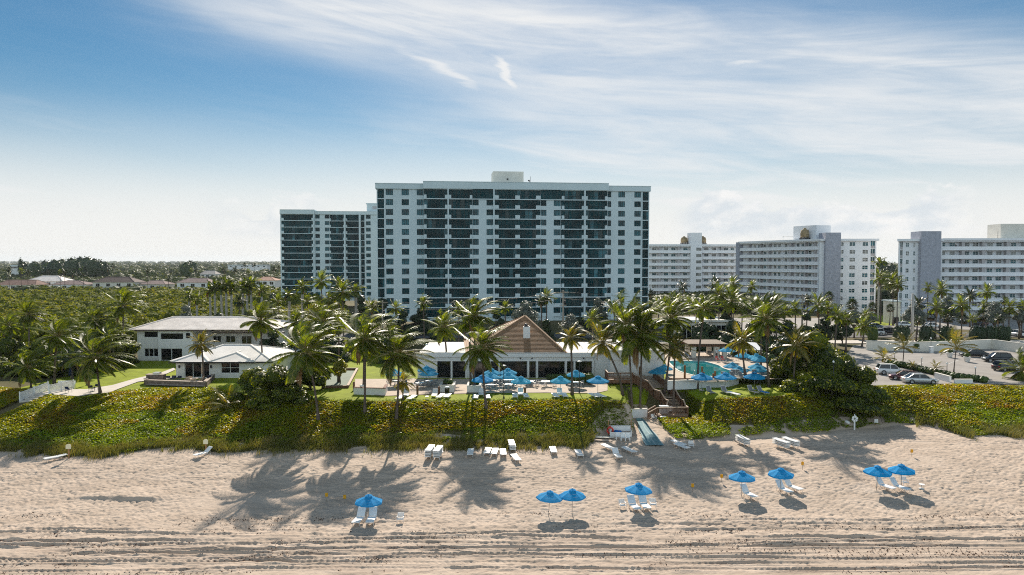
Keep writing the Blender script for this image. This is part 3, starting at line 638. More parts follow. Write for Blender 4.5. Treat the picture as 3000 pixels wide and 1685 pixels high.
# ------------------------------------------------------------------ tall buildings
GLASS_T = mat('tinted_balcony_glass', (0.004, 0.040, 0.047), 0.10, 0.10, 0.5, 0.25, detail=2)
GLASS_W = mat('window_glass', (0.022, 0.10, 0.12), 0.08, 0.25, 0.6, 0.3, detail=1)
GLASS_P = mat('curtained_glass', (0.16, 0.17, 0.16), 0.15, 0.5, 0.7, 0.35, detail=1)
TOWER_W = mat('tower_stucco', (0.57, 0.66, 0.68), 0.85, 0.2, 0.045, 0.12, 0.006, 3, detail=8)
TOWER_B = mat('white_building_stucco', (0.78, 0.79, 0.81), 0.85, 0.2, 0.05, 0.12, 0.006, 3, detail=8)
GREY_T = mat('grey_textured_panel', (0.36, 0.37, 0.42), 0.9, 0.15, 0.14, 1.2, 0.03, 5, detail=10)
BEIGE_P = mat('beige_divider', (0.42, 0.40, 0.40), 0.85, 0.2, 0.08, 1)
ROOFG = mat('gravel_roof', (0.45, 0.44, 0.42), 0.95, 0.1, 0.15, 1)
FRAME = mat('bronze_frame', (0.018, 0.02, 0.02), 0.5, 0.4)
CURTAIN = mat('drawn_curtain', (0.33, 0.31, 0.27), 0.85, 0.1, 0.25, 2.5)
class Facade:
    """a flat front from the left point (pxl at depth Yl) to the right point (pxr at depth Yr); local x along it, y away from the viewer, z up from z0"""
    def __init__(s, pxl, Yl, pxr, Yr, z0):
        s.a = Vector(((pxl - 1500) / F * Yl, Yl, 0)); s.b = Vector(((pxr - 1500) / F * Yr, Yr, 0)); s.z0 = z0
        s.d = (s.b - s.a).normalized(); s.W = (s.b - s.a).length; s.rz = math.atan2(s.d.y, s.d.x)
    def u(s, px):
        k = (px - 1500) / F  # x = k*y on the line a + d*t
        return (k * s.a.y - s.a.x) / (s.d.x - k * s.d.y)
    def zat(s, px, py):
        t = s.u(px); return D(px, py, s.a.y + s.d.y * t).z - s.z0
    def root(s, name, label, cat): return thing(name, label, cat, (s.a.x, s.a.y, s.z0), s.rz)
def windows(root, cells, depth, mats, nmull=2, name='window', restname='windows', limit=100, hm=False):
    """cells: (x0,x1,z0,z1,matindex); each of the first hundred is a part, what is left is one part"""
    rest = MB(); nrest = 0
    for k, (x0, x1, z0, z1, mi) in enumerate(cells):
        mb = MB() if k < limit else rest
        mb.add([(x0, depth, z0), (x1, depth, z0), (x1, depth, z1), (x0, depth, z1)], [(0, 1, 2, 3)], mi)
        f = 0.06
        mb.box(x0, depth - 0.07, z0, x1, depth - 0.012, z0 + f, 2).box(x0, depth - 0.07, z1 - f, x1, depth - 0.012, z1, 2)
        mb.box(x0, depth - 0.07, z0 + f, x0 + f, depth - 0.012, z1 - f, 2).box(x1 - f, depth - 0.07, z0 + f, x1, depth - 0.012, z1 - f, 2)
        for i in range(1, nmull):
            xm = lerp(x0, x1, i / nmull); mb.box(xm - 0.03, depth - 0.07, z0 + f, xm + 0.03, depth - 0.012, z1 - f, 2)
        if hm: zm = lerp(z0, z1, 0.5); mb.box(x0 + f, depth - 0.066, zm - 0.03, x1 - f, depth - 0.014, zm + 0.03, 2)
        if k < limit: mb.build(name, mats, root)
        else: nrest += 1
    if nrest: tag(rest.build(restname, mats, root), kind='stuff')
def condo_tower(fc, label, zp0, zp1, nfl, fh, wins, bays, fins, blocks, corner, center, depth, topglass=(), base_h=0):
    root = fc.root('condominium_tower', label, 'tower'); U = fc.u; W = fc.W
    body = MB(); zt = zp0
    zf = [zt - (k + 1) * fh for k in range(nfl)]
    WB = 1.7  # wings stand back from the middle of the front
    uc0, uc1 = U(center[0]), U(center[1])
    off = lambda u: 0.0 if uc0 - 0.01 <= u <= uc1 + 0.01 else WB
    # mass behind the openings
    body.box(0.15, 2.6, 0, W - 0.15, depth, zt)
    opens = sorted([(U(a), U(b), 'w') for a, b in wins] + [(U(a), U(b), 'b') for a, b in bays + corner])
    x = 0.0
    def wallstrip(a, b):
        if b - a < 0.02: return
        if a < uc0 < b: wallstrip(a, uc0); wallstrip(uc0, b); return
        if a < uc1 < b: wallstrip(a, uc1); wallstrip(uc1, b); return
        o = off((a + b) / 2); body.box(a, o, 0, b, 2.6, zt)
    for a, b, k in opens:
        wallstrip(x, a); x = b
    wallstrip(x, W)
    cells = []; glaz = []
    for j in range(nfl):
        z = zf[j]
        for a, b in wins:
            a, b = U(a), U(b); o = off((a + b) / 2); wz0, wz1 = z + fh * 0.36, z + fh * 0.955
            mi = random.choice((0, 0, 0, 1))
            cells.append((a, b, wz0, wz1, mi, o))
            body.box(a, o + 0.01, z, b, o + 0.8, wz0); body.box(a, o + 0.01, wz1, b, o + 0.8, z + fh)
        for a, b in bays + corner:
            glaz.append((U(a), U(b), z, z + fh, (a, b) in corner))
    if zf[-1] > 0.05:
        for a, b in wins + bays + corner: a, b = U(a), U(b); o = off((a + b) / 2); body.box(a, o + 0.3, 0, b, 2.6, zf[-1])
    rp = [c for c in cells]
    for k, c in enumerate(rp):
        mb = MB(); x0, x1, z0, z1, mi, o = c; d = o + 0.30
        mb.add([(x0, d, z0), (x1, d, z0), (x1, d, z1), (x0, d, z1)], [(0, 1, 2, 3)], mi)
        for i in range(4):
            xm = lerp(x0 + 0.04, x1 - 0.04, i / 3); mb.box(xm - 0.045, d - 0.08, z0, xm + 0.045, d - 0.01, z1, 2)
        mb.box(x0 + 0.09, d - 0.075, z0, x1 - 0.09, d - 0.012, z0 + 0.08, 2); mb.box(x0 + 0.09, d - 0.075, z1 - 0.08, x1 - 0.09, d - 0.012, z1, 2)
        if k < 100: mb.build('window', [GLASS_W, CURTAIN if False else GLASS_T, FRAME], root)
        else:
            if k == 100: rest = MB()
            n0 = len(rest.v); rest.v += mb.v; rest.f += [[n0 + i for i in f] for f in mb.f]; rest.m += mb.m; rest.sm += mb.sm
    if len(rp) > 100: tag(rest.build('lower_windows', [GLASS_W, GLASS_T, FRAME], root), kind='stuff')
    for k, (a, b, z0, z1, cor) in enumerate(glaz):
        o = off((a + b) / 2); mb = MB(); d = o + (0.35 if not cor else 0.25); n = max(3, int((b - a) / 1.15))
        rb = random.random()
        for i in range(n):
            xa, xb = lerp(a, b, i / n), lerp(a, b, (i + 1) / n); r = random.random(); mi = 3 if rb < 0.015 else (0 if r < 0.90 else (1 if r < 0.97 else 4))
            mb.add([(xa, d, z0), (xb, d, z0), (xb, d + random.uniform(-0.02, 0.02), z1), (xa, d, z1)], [(0, 1, 2, 3)], mi)
            mb.box(xa - 0.035, d - 0.09, z0, xa + 0.035, d - 0.03, z1, 2)
        mb.box(a, d - 0.085, z0 + 1.05, b, d - 0.035, z0 + 1.11, 2)
        mb.build('balcony_glazing', [GLASS_T, GLASS_W, FRAME, GLASS_BR, GLASS_C], root)
    sl = MB()
    for j in range(nfl + 1):
        z = zt - j * fh
        for a, b in bays + corner:
            a, b = U(a), U(b); o = off((a + b) / 2); sl.box(a - 0.05, o - 0.22, z - 0.16, b + 0.05, o + 0.6, z + 0.10)
        if j:
            for a, b in blocks: a, b = U(a), U(b); o = off((a + b) / 2); sl.box(a, o - 0.30, z + 0.10, b, o + 0.5, z + 1.15)
    for a, b in corner:
        a, b = U(a), U(b); o = off((a + b) / 2); sl.box(a - 0.18, o - 0.14, 0, a + 0.06, o + 0.4, zt); sl.box(b - 0.06, o - 0.14, 0, b + 0.18, o + 0.4, zt)
    for a, b in topglass:
        a, b = U(a), U(b); mb = MB(); z = zt - fh; n = max(3, int((b - a) / 1.15)); d = -0.12
        mb.add([(a, d, z), (b, d, z), (b, d, zt), (a, d, zt)], [(0, 1, 2, 3)]); mb.box(a, d + 0.01, z, b, 0.3, z + 0.05, 2)
        for i in range(n + 1): xa = lerp(a, b, i / n); mb.box(xa - 0.035, d - 0.06, z, xa + 0.035, d - 0.005, zt, 2)
        mb.build('balcony_glazing', [GLASS_T, GLASS_W, FRAME], root); sl.box(a, -0.24, z - 0.16, b, 0.3, z + 0.10)
    sl.build('balcony_slabs', TOWER_W, root)
    for a, b, zlo in fins: a, b = U(a), U(b); fn = MB(); fn.box(a, -0.5, zlo, b, 0.6, zt); fn.build('fin', TOWER_W, root)
    body.build('wall', TOWER_W, root)
    pr = MB(); pr.box(-0.4, WB - 0.45, zp0, uc0 - 0.01, depth + 0.3, zp1 - 0.2).box(uc0, -0.5, zp0 + 0.02, uc1, depth + 0.5, zp1 + 0.35).box(uc1 + 0.01, WB - 0.45, zp0, W + 0.4, depth + 0.3, zp1 - 0.2)
    pr.box(-0.5, WB - 0.55, zp1 - 0.2, uc0 - 0.01, depth + 0.4, zp1 - 0.05).box(uc0 - 0.05, -0.6, zp1 + 0.35, uc1 + 0.05, depth + 0.6, zp1 + 0.5).box(uc1 + 0.01, WB - 0.55, zp1 - 0.2, W + 0.5, depth + 0.4, zp1 - 0.05)
    pr.build('parapet', TOWER_W, root)
    return root
GLASS_C = mat('glass_before_curtain', (0.03, 0.055, 0.055), 0.15, 0.2, 0.3, 2)
GLASS_BR = mat('brown_tinted_glass', (0.035, 0.018, 0.014), 0.15, 0.35)
f1 = Facade(1104, 212, 1905, 221, 4.9)
zp0 = f1.zat(1104, 551); zp1 = f1.zat(1104, 534) ; FH = 2.95
nfl = int(zp0 // FH)
T1 = condo_tower(f1, 'tall white condominium tower with dark glazed balconies behind the clubhouse', zp0, zp1, nfl, FH,
    [(1130.5, 1152), (1177, 1198.5), (1221.6, 1242.3), (1384.6, 1402.6), (1425.6, 1445.4), (1584.2, 1600.5), (1622, 1642.3), (1779, 1793.5), (1814.4, 1834), (1861.7, 1880.8)],
    [(1243, 1311.5), (1315.5, 1384), (1446, 1583.5), (1643, 1710), (1714.5, 1778.4)],
    [(1311.5, 1315.5, 0), (1710, 1714.5, 0), (1445, 1449, 0)], [(1243, 1250.5), (1304.5, 1322.5), (1377, 1384), (1446, 1461), (1509.5, 1523), (1570, 1583.4), (1645, 1652.5), (1704, 1720.5), (1771.6, 1778.4)],
    [(1105.5, 1126), (1885, 1903.7)], (1241, 1781), 18, topglass=[(1384.2, 1445.5), (1583.8, 1642.8)])
mb = MB(); u0, u1 = f1.u(1450), f1.u(1541); mb.box(u0, 6, zp1 + 0.3, u1, 13, f1.zat(1500, 507) + 1.2); mb.box(u0 + 4.2, 5.95, zp1 + 1.8, u0 + 4.7, 5.99, zp1 + 2.3, 1)
mb.build('penthouse', [CREAM, BLACK], T1)
mb = MB(); mb.tube([(f1.u(1559), 6, zp1 + 0.3), (f1.u(1559), 6, zp1 + 1.6)], 0.08); mb.lathe([(0.05, -0.3), (0.3, -0.1), (0.3, 0.1), (0.05, 0.3)], 8, c=(f1.u(1557), 6, zp1 + 1.7)); mb.tube([(f1.u(1562), 6, zp1 + 0.3), (f1.u(1562), 6, zp1 + 3)], 0.05); mb.build('antenna', DARKMET, T1)
f2 = Facade(822, 326, 1150, 330, 4.9); z20 = f2.zat(822, 627); z21 = f2.zat(822, 617)
T2 = condo_tower(f2, 'lower white condominium tower standing behind the left end of the tall one', z20, z21, int(z20 // FH), FH,
    [(923, 936), (951, 964), (1072, 1085.5), (1110, 1122)], [(826, 918), (965, 1009), (1012.5, 1052.5)],
    [(1009, 1012.5, 0), (1052.6, 1056, 0)], [(826, 833), (914.5, 919), (964.5, 968.5), (1004.5, 1016.5)],
    [(1056.5, 1068)], (822.5, 922), 16)
mb = MB(); mb.box(f2.u(1072), 5, z21, f2.u(1108), 12, f2.zat(1080, 595)); mb.box(f2.u(1072) - .4, 4.8, f2.zat(1080, 595), f2.u(1108) + .3, 12.3, f2.zat(1080, 594) + .2)
mb.box(f2.u(1089), 4.9, z21 + 1.2, f2.u(1103), 4.99, z21 + 2.6, 1); mb.build('penthouse', [TOWER_W, BEIGE_P], T2)

def gallery_block(fc, label, ztop, nfl, fh, u0, u1, wins, dividers, root=None, depth=14, rail=1.05, solid=None, hm=True):
    """open corridor galleries: slab edges, parapets, dividers and small paired windows in the wall behind"""
    U = fc.u
    if root is None: root = fc.root('apartment_block', label, 'apartment block')
    body = MB(); body.box(u0, 1.75, 0, u1, depth, ztop); sl = MB(); cells = []
    for j in range(nfl):
        z = ztop - (j + 1) * fh
        sl.box(u0, 0.0, z - 0.14, u1, 1.75, z + 0.08)
        rl = MB(); rl.box(u0, 0.08, z + 0.08, u1, 0.2, z + rail - 0.05, 0).box(u0, 0.05, z + rail - 0.05, u1, 0.24, z + rail + 0.03, 0)
        rl.build('gallery_parapet', [TOWER_B], root)
        for a, b in wins:
            a, b = U(a), U(b); mi = random.choice((0, 0, 0, 1, 1)); cells.append((a, b, z + 1.12, z + 2.28, mi))
    for a, b in dividers:
        a, b = U(a), U(b); dv = MB(); dv.box(a, 0.3, 0, b, 1.75, ztop - 0.16); dv.build('gallery_divider', BEIGE_P, root)
    windows(root, cells, 1.74, [GLASS_W, GLASS_P, PLASTIC], 2, 'window', 'lower_windows', 100 - len([c for c in root.children if c.name.startswith('window')]), hm)
    sl.box(u0, -0.05, ztop - 0.14, u1, 1.75, ztop + 0.25)
    sl.build('gallery_slabs', TOWER_B, root); body.build('wall', TOWER_B, root)
    rf = MB(); rf.box(u0 - 0.3, -0.5, ztop + 0.25, u1 + 0.3, depth + 0.4, ztop + 0.95); rf.build('roof', TOWER_B, root)
    return root
def cooling_tower(root, x, y, z, r, h):
    o = MB(); o.box(x - r * 0.9, y - r * 0.9, z, x + r * 0.9, y + r * 0.9, z + 0.5, 1)
    o.lathe([(r, 0.7), (r * 1.02, h * 0.55), (r * 0.85, h * 0.82), (r * 0.35, h * 0.9), (r * 0.3, h)], 14, 0, (x, y, z))
    for k in range(8): o.bar((x + r * math.cos(k * .785), y + r * math.sin(k * .785), z), (x + r * math.cos(k * .785), y + r * math.sin(k * .785), z + 0.8), 0.15, mi=1)
    o.build('cooling_tower', [mat('rusty_tank', (0.30, 0.22, 0.12), 0.8, 0.3, 0.35, 1.2), DARKMET], root)
# block behind, between the tall tower and the angled block
f3 = Facade(1890, 312, 2180, 314, 4.9); z3 = f3.zat(1950, 722); fh3 = 2.75
B3 = gallery_block(f3, 'pale nine storey gallery block behind, with two rooftop tanks and a stair tower', z3, int(z3 // fh3), fh3, 0, f3.W,
    [(1912.5, 1925), (1947.5, 1960), (1969, 1981.5), (2004, 2016.5), (2066, 2078.5), (2088, 2101), (2123.5, 2136.5), (2144, 2153)], [(1929, 1936), (1985, 1992), (2112, 2119)])
mb = MB(); mb.box(f3.u(2022), -0.6, 0, f3.u(2055), 5, z3 + 0.2); mb.box(f3.u(2022), -0.4, z3 + 0.96, f3.u(2054.5), 5, f3.zat(2040, 682))
for j in range(int(z3 // fh3)): mb.box(f3.u(2038), -0.64, z3 - (j + 1) * fh3 + 0.9, f3.u(2053), -0.605, z3 - (j + 1) * fh3 + 2.2, 1)
mb.build('stair_tower', [TOWER_B, GLASS_P], B3)
cooling_tower(B3, f3.u(2011), 4, z3 + 0.95, 1.5, 3.6); cooling_tower(B3, f3.u(2066), 4, z3 + 0.95, 1.5, 3.7)
# angled block: gallery wing receding to the left, grey tower, flat wing with windows
f4 = Facade(2166, 290, 2400, 253, 4.9); z4 = f4.zat(2390, 708); fh4 = 2.72; n4 = int(z4 // fh4)
B4 = gallery_block(f4, 'white apartment block with angled gallery wing and grey stair tower', z4, n4, fh4, 0, f4.W,
    [(2198, 2204), (2210, 2216), (2227, 2234), (2239, 2246), (2257, 2264), (2269, 2276), (2288, 2295), (2323, 2331), (2337, 2345), (2358, 2366), (2372, 2380), (2395, 2399)], [(2187, 2191), (2222, 2225), (2248, 2250), (2308, 2315), (2352, 2356), (2382, 2386)], depth=12)
mb = MB(); mb.box(-1.6, -0.5, 0, 0.0, 11, z4 + 0.7); mb.build('end_wall', GREY_T, B4)
mb = MB(); ue0, ue1 = f4.u(2299), f4.u(2366); mb.box(ue0, 4, z4 + 0.95, ue1, 11, f4.zat(2330, 665) + 0.5); mb.build('lift_house', TOWER_B, B4)
cooling_tower(B4, f4.u(2344), 2, z4 + 0.95, 1.5, 4.2)
mb = MB(); mb.tube([(f4.u(2280), 2, z4 + 2.4), (f4.u(2299), 4, z4 + 2.4)], 0.08); mb.tube([(f4.u(2281), 2, z4 + 0.9), (f4.u(2281), 2, z4 + 2.4)], 0.08); mb.build('roof_pipe', ALU, B4)
f4b = Facade(2400, 252.5, 2566, 250.5, 4.9); inv4 = Matrix.Translation((f4.a.x, f4.a.y, 4.9)) @ Matrix.Rotation(f4.rz, 4, 'Z')
M4b = inv4.inverted() @ (Matrix.Translation((f4b.a.x, f4b.a.y, 4.9)) @ Matrix.Rotation(f4b.rz, 4, 'Z'))
def flat_wing(fc, M, root, ztop, nfl, fh, wins, glass, x0, x1, depth, roofover, skew=0):
    U = fc.u; body = MB(); body.M = M; body.prism([(x0, 0.35), (x1, 0.35), (x1, depth), (x0 + skew, depth)], 0, ztop)
    xs = x0; op = sorted([(U(a), U(b)) for a, b in wins + glass])
    for a, b in op: body.box(xs, 0, 0, a, 0.35, ztop); xs = b
    body.box(xs, 0, 0, x1, 0.35, ztop)
    cnt = len([c for c in root.children if c.name.startswith('window')]); rest = MB(); rest.M = M; nr = 0
    for j in range(nfl):
        z = ztop - (j + 1) * fh
        for a, b in wins:
            a, b = U(a), U(b); body.box(a, 0.01, z, b, 0.35, z + 1.0).box(a, 0.01, z + 2.25, b, 0.35, z + fh)
            mb = MB() if cnt < 100 else rest; mb.M = M; mi = random.choice((0, 0, 0, 1))
            mb.add([(a, 0.2, z + 1.0), (b, 0.2, z + 1.0), (b, 0.2, z + 2.25), (a, 0.2, z + 2.25)], [(0, 1, 2, 3)], mi)
            xm = (a + b) / 2; mb.box(xm - 0.05, 0.1, z + 1.0, xm + 0.05, 0.19, z + 2.25, 2).box(a, 0.11, z + 1.6, b, 0.185, z + 1.68, 2).box(a - 0.05, -0.04, z + 0.93, b + 0.05, 0.1, z + 1.0, 2)
            if cnt < 100: mb.build('window', [GLASS_W, GLASS_P, PLASTIC], root); cnt += 1
            else: nr += 1
        for a, b in glass:
            a, b = U(a), U(b); mb = MB(); mb.M = M
            mb.add([(a, 0.3, z + 0.1), (b, 0.3, z + 0.1), (b, 0.3, z + fh - 0.1), (a, 0.3, z + fh - 0.1)], [(0, 1, 2, 3)], 0)
            mb.box(a, 0.05, z - 0.1, b, 0.3, z + 0.1, 2)
            mb.add([(a, 0.12, z + 0.1), (b, 0.12, z + 0.1), (b, 0.12, z + 1.05), (a, 0.12, z + 1.05)], [(0, 1, 2, 3)], 1)
            xm = (a + b) / 2; mb.box(xm - 0.04, 0.2, z + 1.05, xm + 0.04, 0.29, z + fh - 0.1, 2)
            mb.build('loggia', [GLASS_W, BEIGE_P, PLASTIC], root)
    if nr: tag(rest.build('wing_windows', [GLASS_W, GLASS_P, PLASTIC], root), kind='stuff')
    body.build('wing_wall', TOWER_B, root)
    rf = MB(); rf.M = M; rf.prism([(x0 - roofover[0], -0.9), (x1 + roofover[1], -0.9), (x1 + roofover[1], depth), (x0 + skew - roofover[0], depth)], ztop, ztop + 0.75); rf.build('wing_roof', TOWER_B, root)
flat_wing(f4b, M4b, B4, z4 + 0.15, n4, fh4, [(2457.5, 2470), (2488, 2504), (2526, 2541.5)], [(2549.6, 2562)], 0, f4b.W, 12, (0, 0.6))
mb = MB(); mb.M = M4b; mb.box(f4b.u(2413), -1.6, 0, f4b.u(2457.5), 6, f4b.zat(2435, 682)); mb.build('stair_tower', GREY_T, B4)
# block at the right edge
f5 = Facade(2632, 231, 3080, 229, 4.9); z5 = f5.zat(2800, 707); fh5 = 2.75; n5 = int(z5 // fh5)
u5 = f5.u(2759)
B5 = gallery_block(f5, 'white gallery apartment block with grey stair tower at the right edge', z5, n5, fh5, u5, f5.W,
    [(2762, 2776), (2788.5, 2804.5), (2832, 2847.5), (2857.5, 2873.5), (2900, 2916), (2926.5, 2942.5), (2970, 2985.5), (3010, 3025)], [(2818, 2827), (2878, 2887), (2949, 2958), (3000, 3008)])
flat_wing(f5, Matrix.Identity(4), B5, z5, n5, fh5, [(2653, 2661.5), (2674.5, 2680)], [(2636, 2643.5)], 0, u5, 12, (1.0, 0), 7.5)
mb = MB(); mb.box(f5.u(2689), -1.7, 0, f5.u(2747), 5, f5.zat(2715, 678)); mb.build('stair_tower', GREY_T, B5)
mb = MB(); mb.box(f5.u(2952), 4, z5 + 0.95, f5.u(3040), 11, f5.zat(2960, 654)); mb.build('lift_house', CREAM, B5)
mb = MB(); mb.tube([(f5.u(2938), 3, z5 + 0.9), (f5.u(2938), 3, z5 + 3.6)], 0.06); mb.tube([(f5.u(2756), 3, z5 + 0.9), (f5.u(2756), 3, z5 + 1.7)], 0.06); mb.tube([(f5.u(2754), 3, z5 + 2.0), (f5.u(2756), 3, z5 + 1.7), (f5.u(2758), 3, z5 + 2.0)], 0.05); mb.build('antenna', DARKMET, B5)
# covered car park of that block
a, b = P(2760, 985, 5), P(3060, 985, 5)
o = thing('carport', 'long low white carport in front of the right hand block', 'carport', (f5.a.x + 20, 208, 5)); mb = MB(); mb.box(8, 0, 2.6, 50, 8, 3.5); mb.build('roof', TOWER_B, o)
mb = MB()
for k in range(8): mb.box(8.5 + k * 5.8, 0.4, 0, 8.8 + k * 5.8, 0.7, 2.6)
mb.box(8, 7.6, 0, 50, 7.9, 2.6, 1); mb.build('columns', [TOWER_B, BLACK], o)
# ------------------------------------------------------------------ low buildings
TILE = mat('terracotta_tile', (0.33, 0.20, 0.115), 0.8, 0.25, 0.22, 2.2, detail=8)
TILE_W = mat('pale_concrete_tile', (0.72, 0.69, 0.65), 0.75, 0.3, 0.08, 0.5, detail=8)
TILE_P = mat('pale_pink_tile', (0.80, 0.72, 0.66), 0.8, 0.25, 0.12, 0.7, detail=8)
TILE_D = mat('dark_brown_tile', (0.12, 0.085, 0.075), 0.8, 0.25, 0.2, 1)
GLASS_D = mat('dark_room_glass', (0.008, 0.010, 0.010), 0.08, 0.45)
FLATROOF = mat('white_flat_roof', (0.72, 0.70, 0.66), 0.9, 0.15, 0.06, 0.5, detail=8)
BRICKW = mat('white_painted_block', (0.74, 0.72, 0.70), 0.85, 0.2, 0.05, 2.0, 0.01, 9)
def inv(o): return (Matrix.Translation(o.location) @ Matrix.Rotation(o.rotation_euler.z, 4, 'Z')).inverted()
def wmb(o): m = MB(); m.M = inv(o); return m
def tiled(mb, a, b, c, d, n, step=0.07, mi=0):
    """roof slope with bottom edge a-b and top edge d-c, laid in n overlapping courses"""
    a, b, c, d = (Vector(p) for p in (a, b, c, d)); nn = (b - a).cross(d - a)
    if nn.length < 1e-6: nn = (b - a).cross(c - a)
    nn.normalize(); nn = nn if nn.z > 0 else -nn
    for i in range(n):
        t0, t1 = i / n, (i + 1) / n
        p, q = a.lerp(d, t0), b.lerp(c, t0); r, s_ = b.lerp(c, t1), a.lerp(d, t1); up = nn * step
        mb.add([p + up, q + up, r + nn * 0.005, s_ + nn * 0.005], [(0, 1, 2, 3)], mi); mb.add([p, q, q + up, p + up], [(0, 1, 2, 3)], mi)
def ridge_caps(mb, pts, w=0.28, mi=0):
    for a, b in pts: mb.bar(Vector(a) + Vector((0, 0, 0.08)), Vector(b) + Vector((0, 0, 0.08)), w, 0.16, mi)
def hip_roof(mb, x0, y0, x1, y1, z, xr0, xr1, yr, zr, n=14, step=0.07, caps=True, thick=0.25):
    A, B, C_, D_ = (x0, y0, z), (x1, y0, z), (x1, y1, z), (x0, y1, z); E, G = (xr0, yr, zr), (xr1, yr, zr)
    tiled(mb, A, B, G, E, n, step); tiled(mb, B, C_, G, G, n, step); tiled(mb, C_, D_, E, G, n, step); tiled(mb, D_, A, E, E, n, step)
    if caps: ridge_caps(mb, [(A, E), (D_, E), (B, G), (C_, G)] + ([(E, G)] if xr1 - xr0 > 0.1 else []))
    mb.add([(x0 + .06, y0 + .06, z), (x1 - .06, y0 + .06, z), (x1 - .06, y1 - .06, z), (x0 + .06, y1 - .06, z)], [(0, 1, 2, 3)], 1)
def fascia(mb, x0, y0, x1, y1, z, h=0.22, mi=0):
    mb.box(x0, y0 - 0.04, z - h, x1, y0, z - 0.003, mi).box(x0, y1, z - h, x1, y1 + 0.04, z - 0.003, mi).box(x0 - 0.04, y0 - .04, z - h, x0, y1 + .04, z - 0.003, mi).box(x1, y0 - .04, z - h, x1 + 0.04, y1 + .04, z - 0.003, mi)
def opening(root, name, x0, x1, z0, z1, y, n=2, frame=PLASTIC, glass=None, hm=False, recess=0.12):
    """a glazed opening in a wall whose face is at y (seen from -y): own frame and glass"""
    mb = wmb(root); g = glass or GLASS_D
    mb.add([(x0, y + recess, z0), (x1, y + recess, z0), (x1, y + recess, z1), (x0, y + recess, z1)], [(0, 1, 2, 3)], 1)
    f = 0.07
    mb.box(x0, y - 0.02, z0, x1, y + recess - 0.01, z0 + f).box(x0, y - 0.02, z1 - f, x1, y + recess - 0.01, z1)
    for i in range(n + 1): xm = lerp(x0, x1, i / n); xm = min(max(xm, x0 + f / 2), x1 - f / 2); mb.box(xm - f / 2, y - 0.015, z0 + f, xm + f / 2, y + recess - 0.012, z1 - f)
    if hm: zm = (z0 + z1) / 2; mb.box(x0 + f, y - 0.012, zm - 0.03, x1 - f, y + recess - 0.014, zm + 0.03)
    return mb.build(name, [frame, g], root)
def walls_with(mb, x0, x1, z0, z1, y, th, opens, mi=0):
    """front wall from x0 to x1 with rectangular openings (xa,xb,za,zb)"""
    x = x0
    for xa, xb, za, zb in sorted(opens):
        mb.box(x, y, z0, xa, y + th, z1, mi)
        if za > z0: mb.box(xa, y, z0, xb, y + th, za, mi)
        if zb < z1: mb.box(xa, y, zb, xb, y + th, z1, mi)
        x = xb
    mb.box(x, y, z0, x1, y + th, z1, mi)
XA = lambda px, Y: (px - 1500) / F * Y
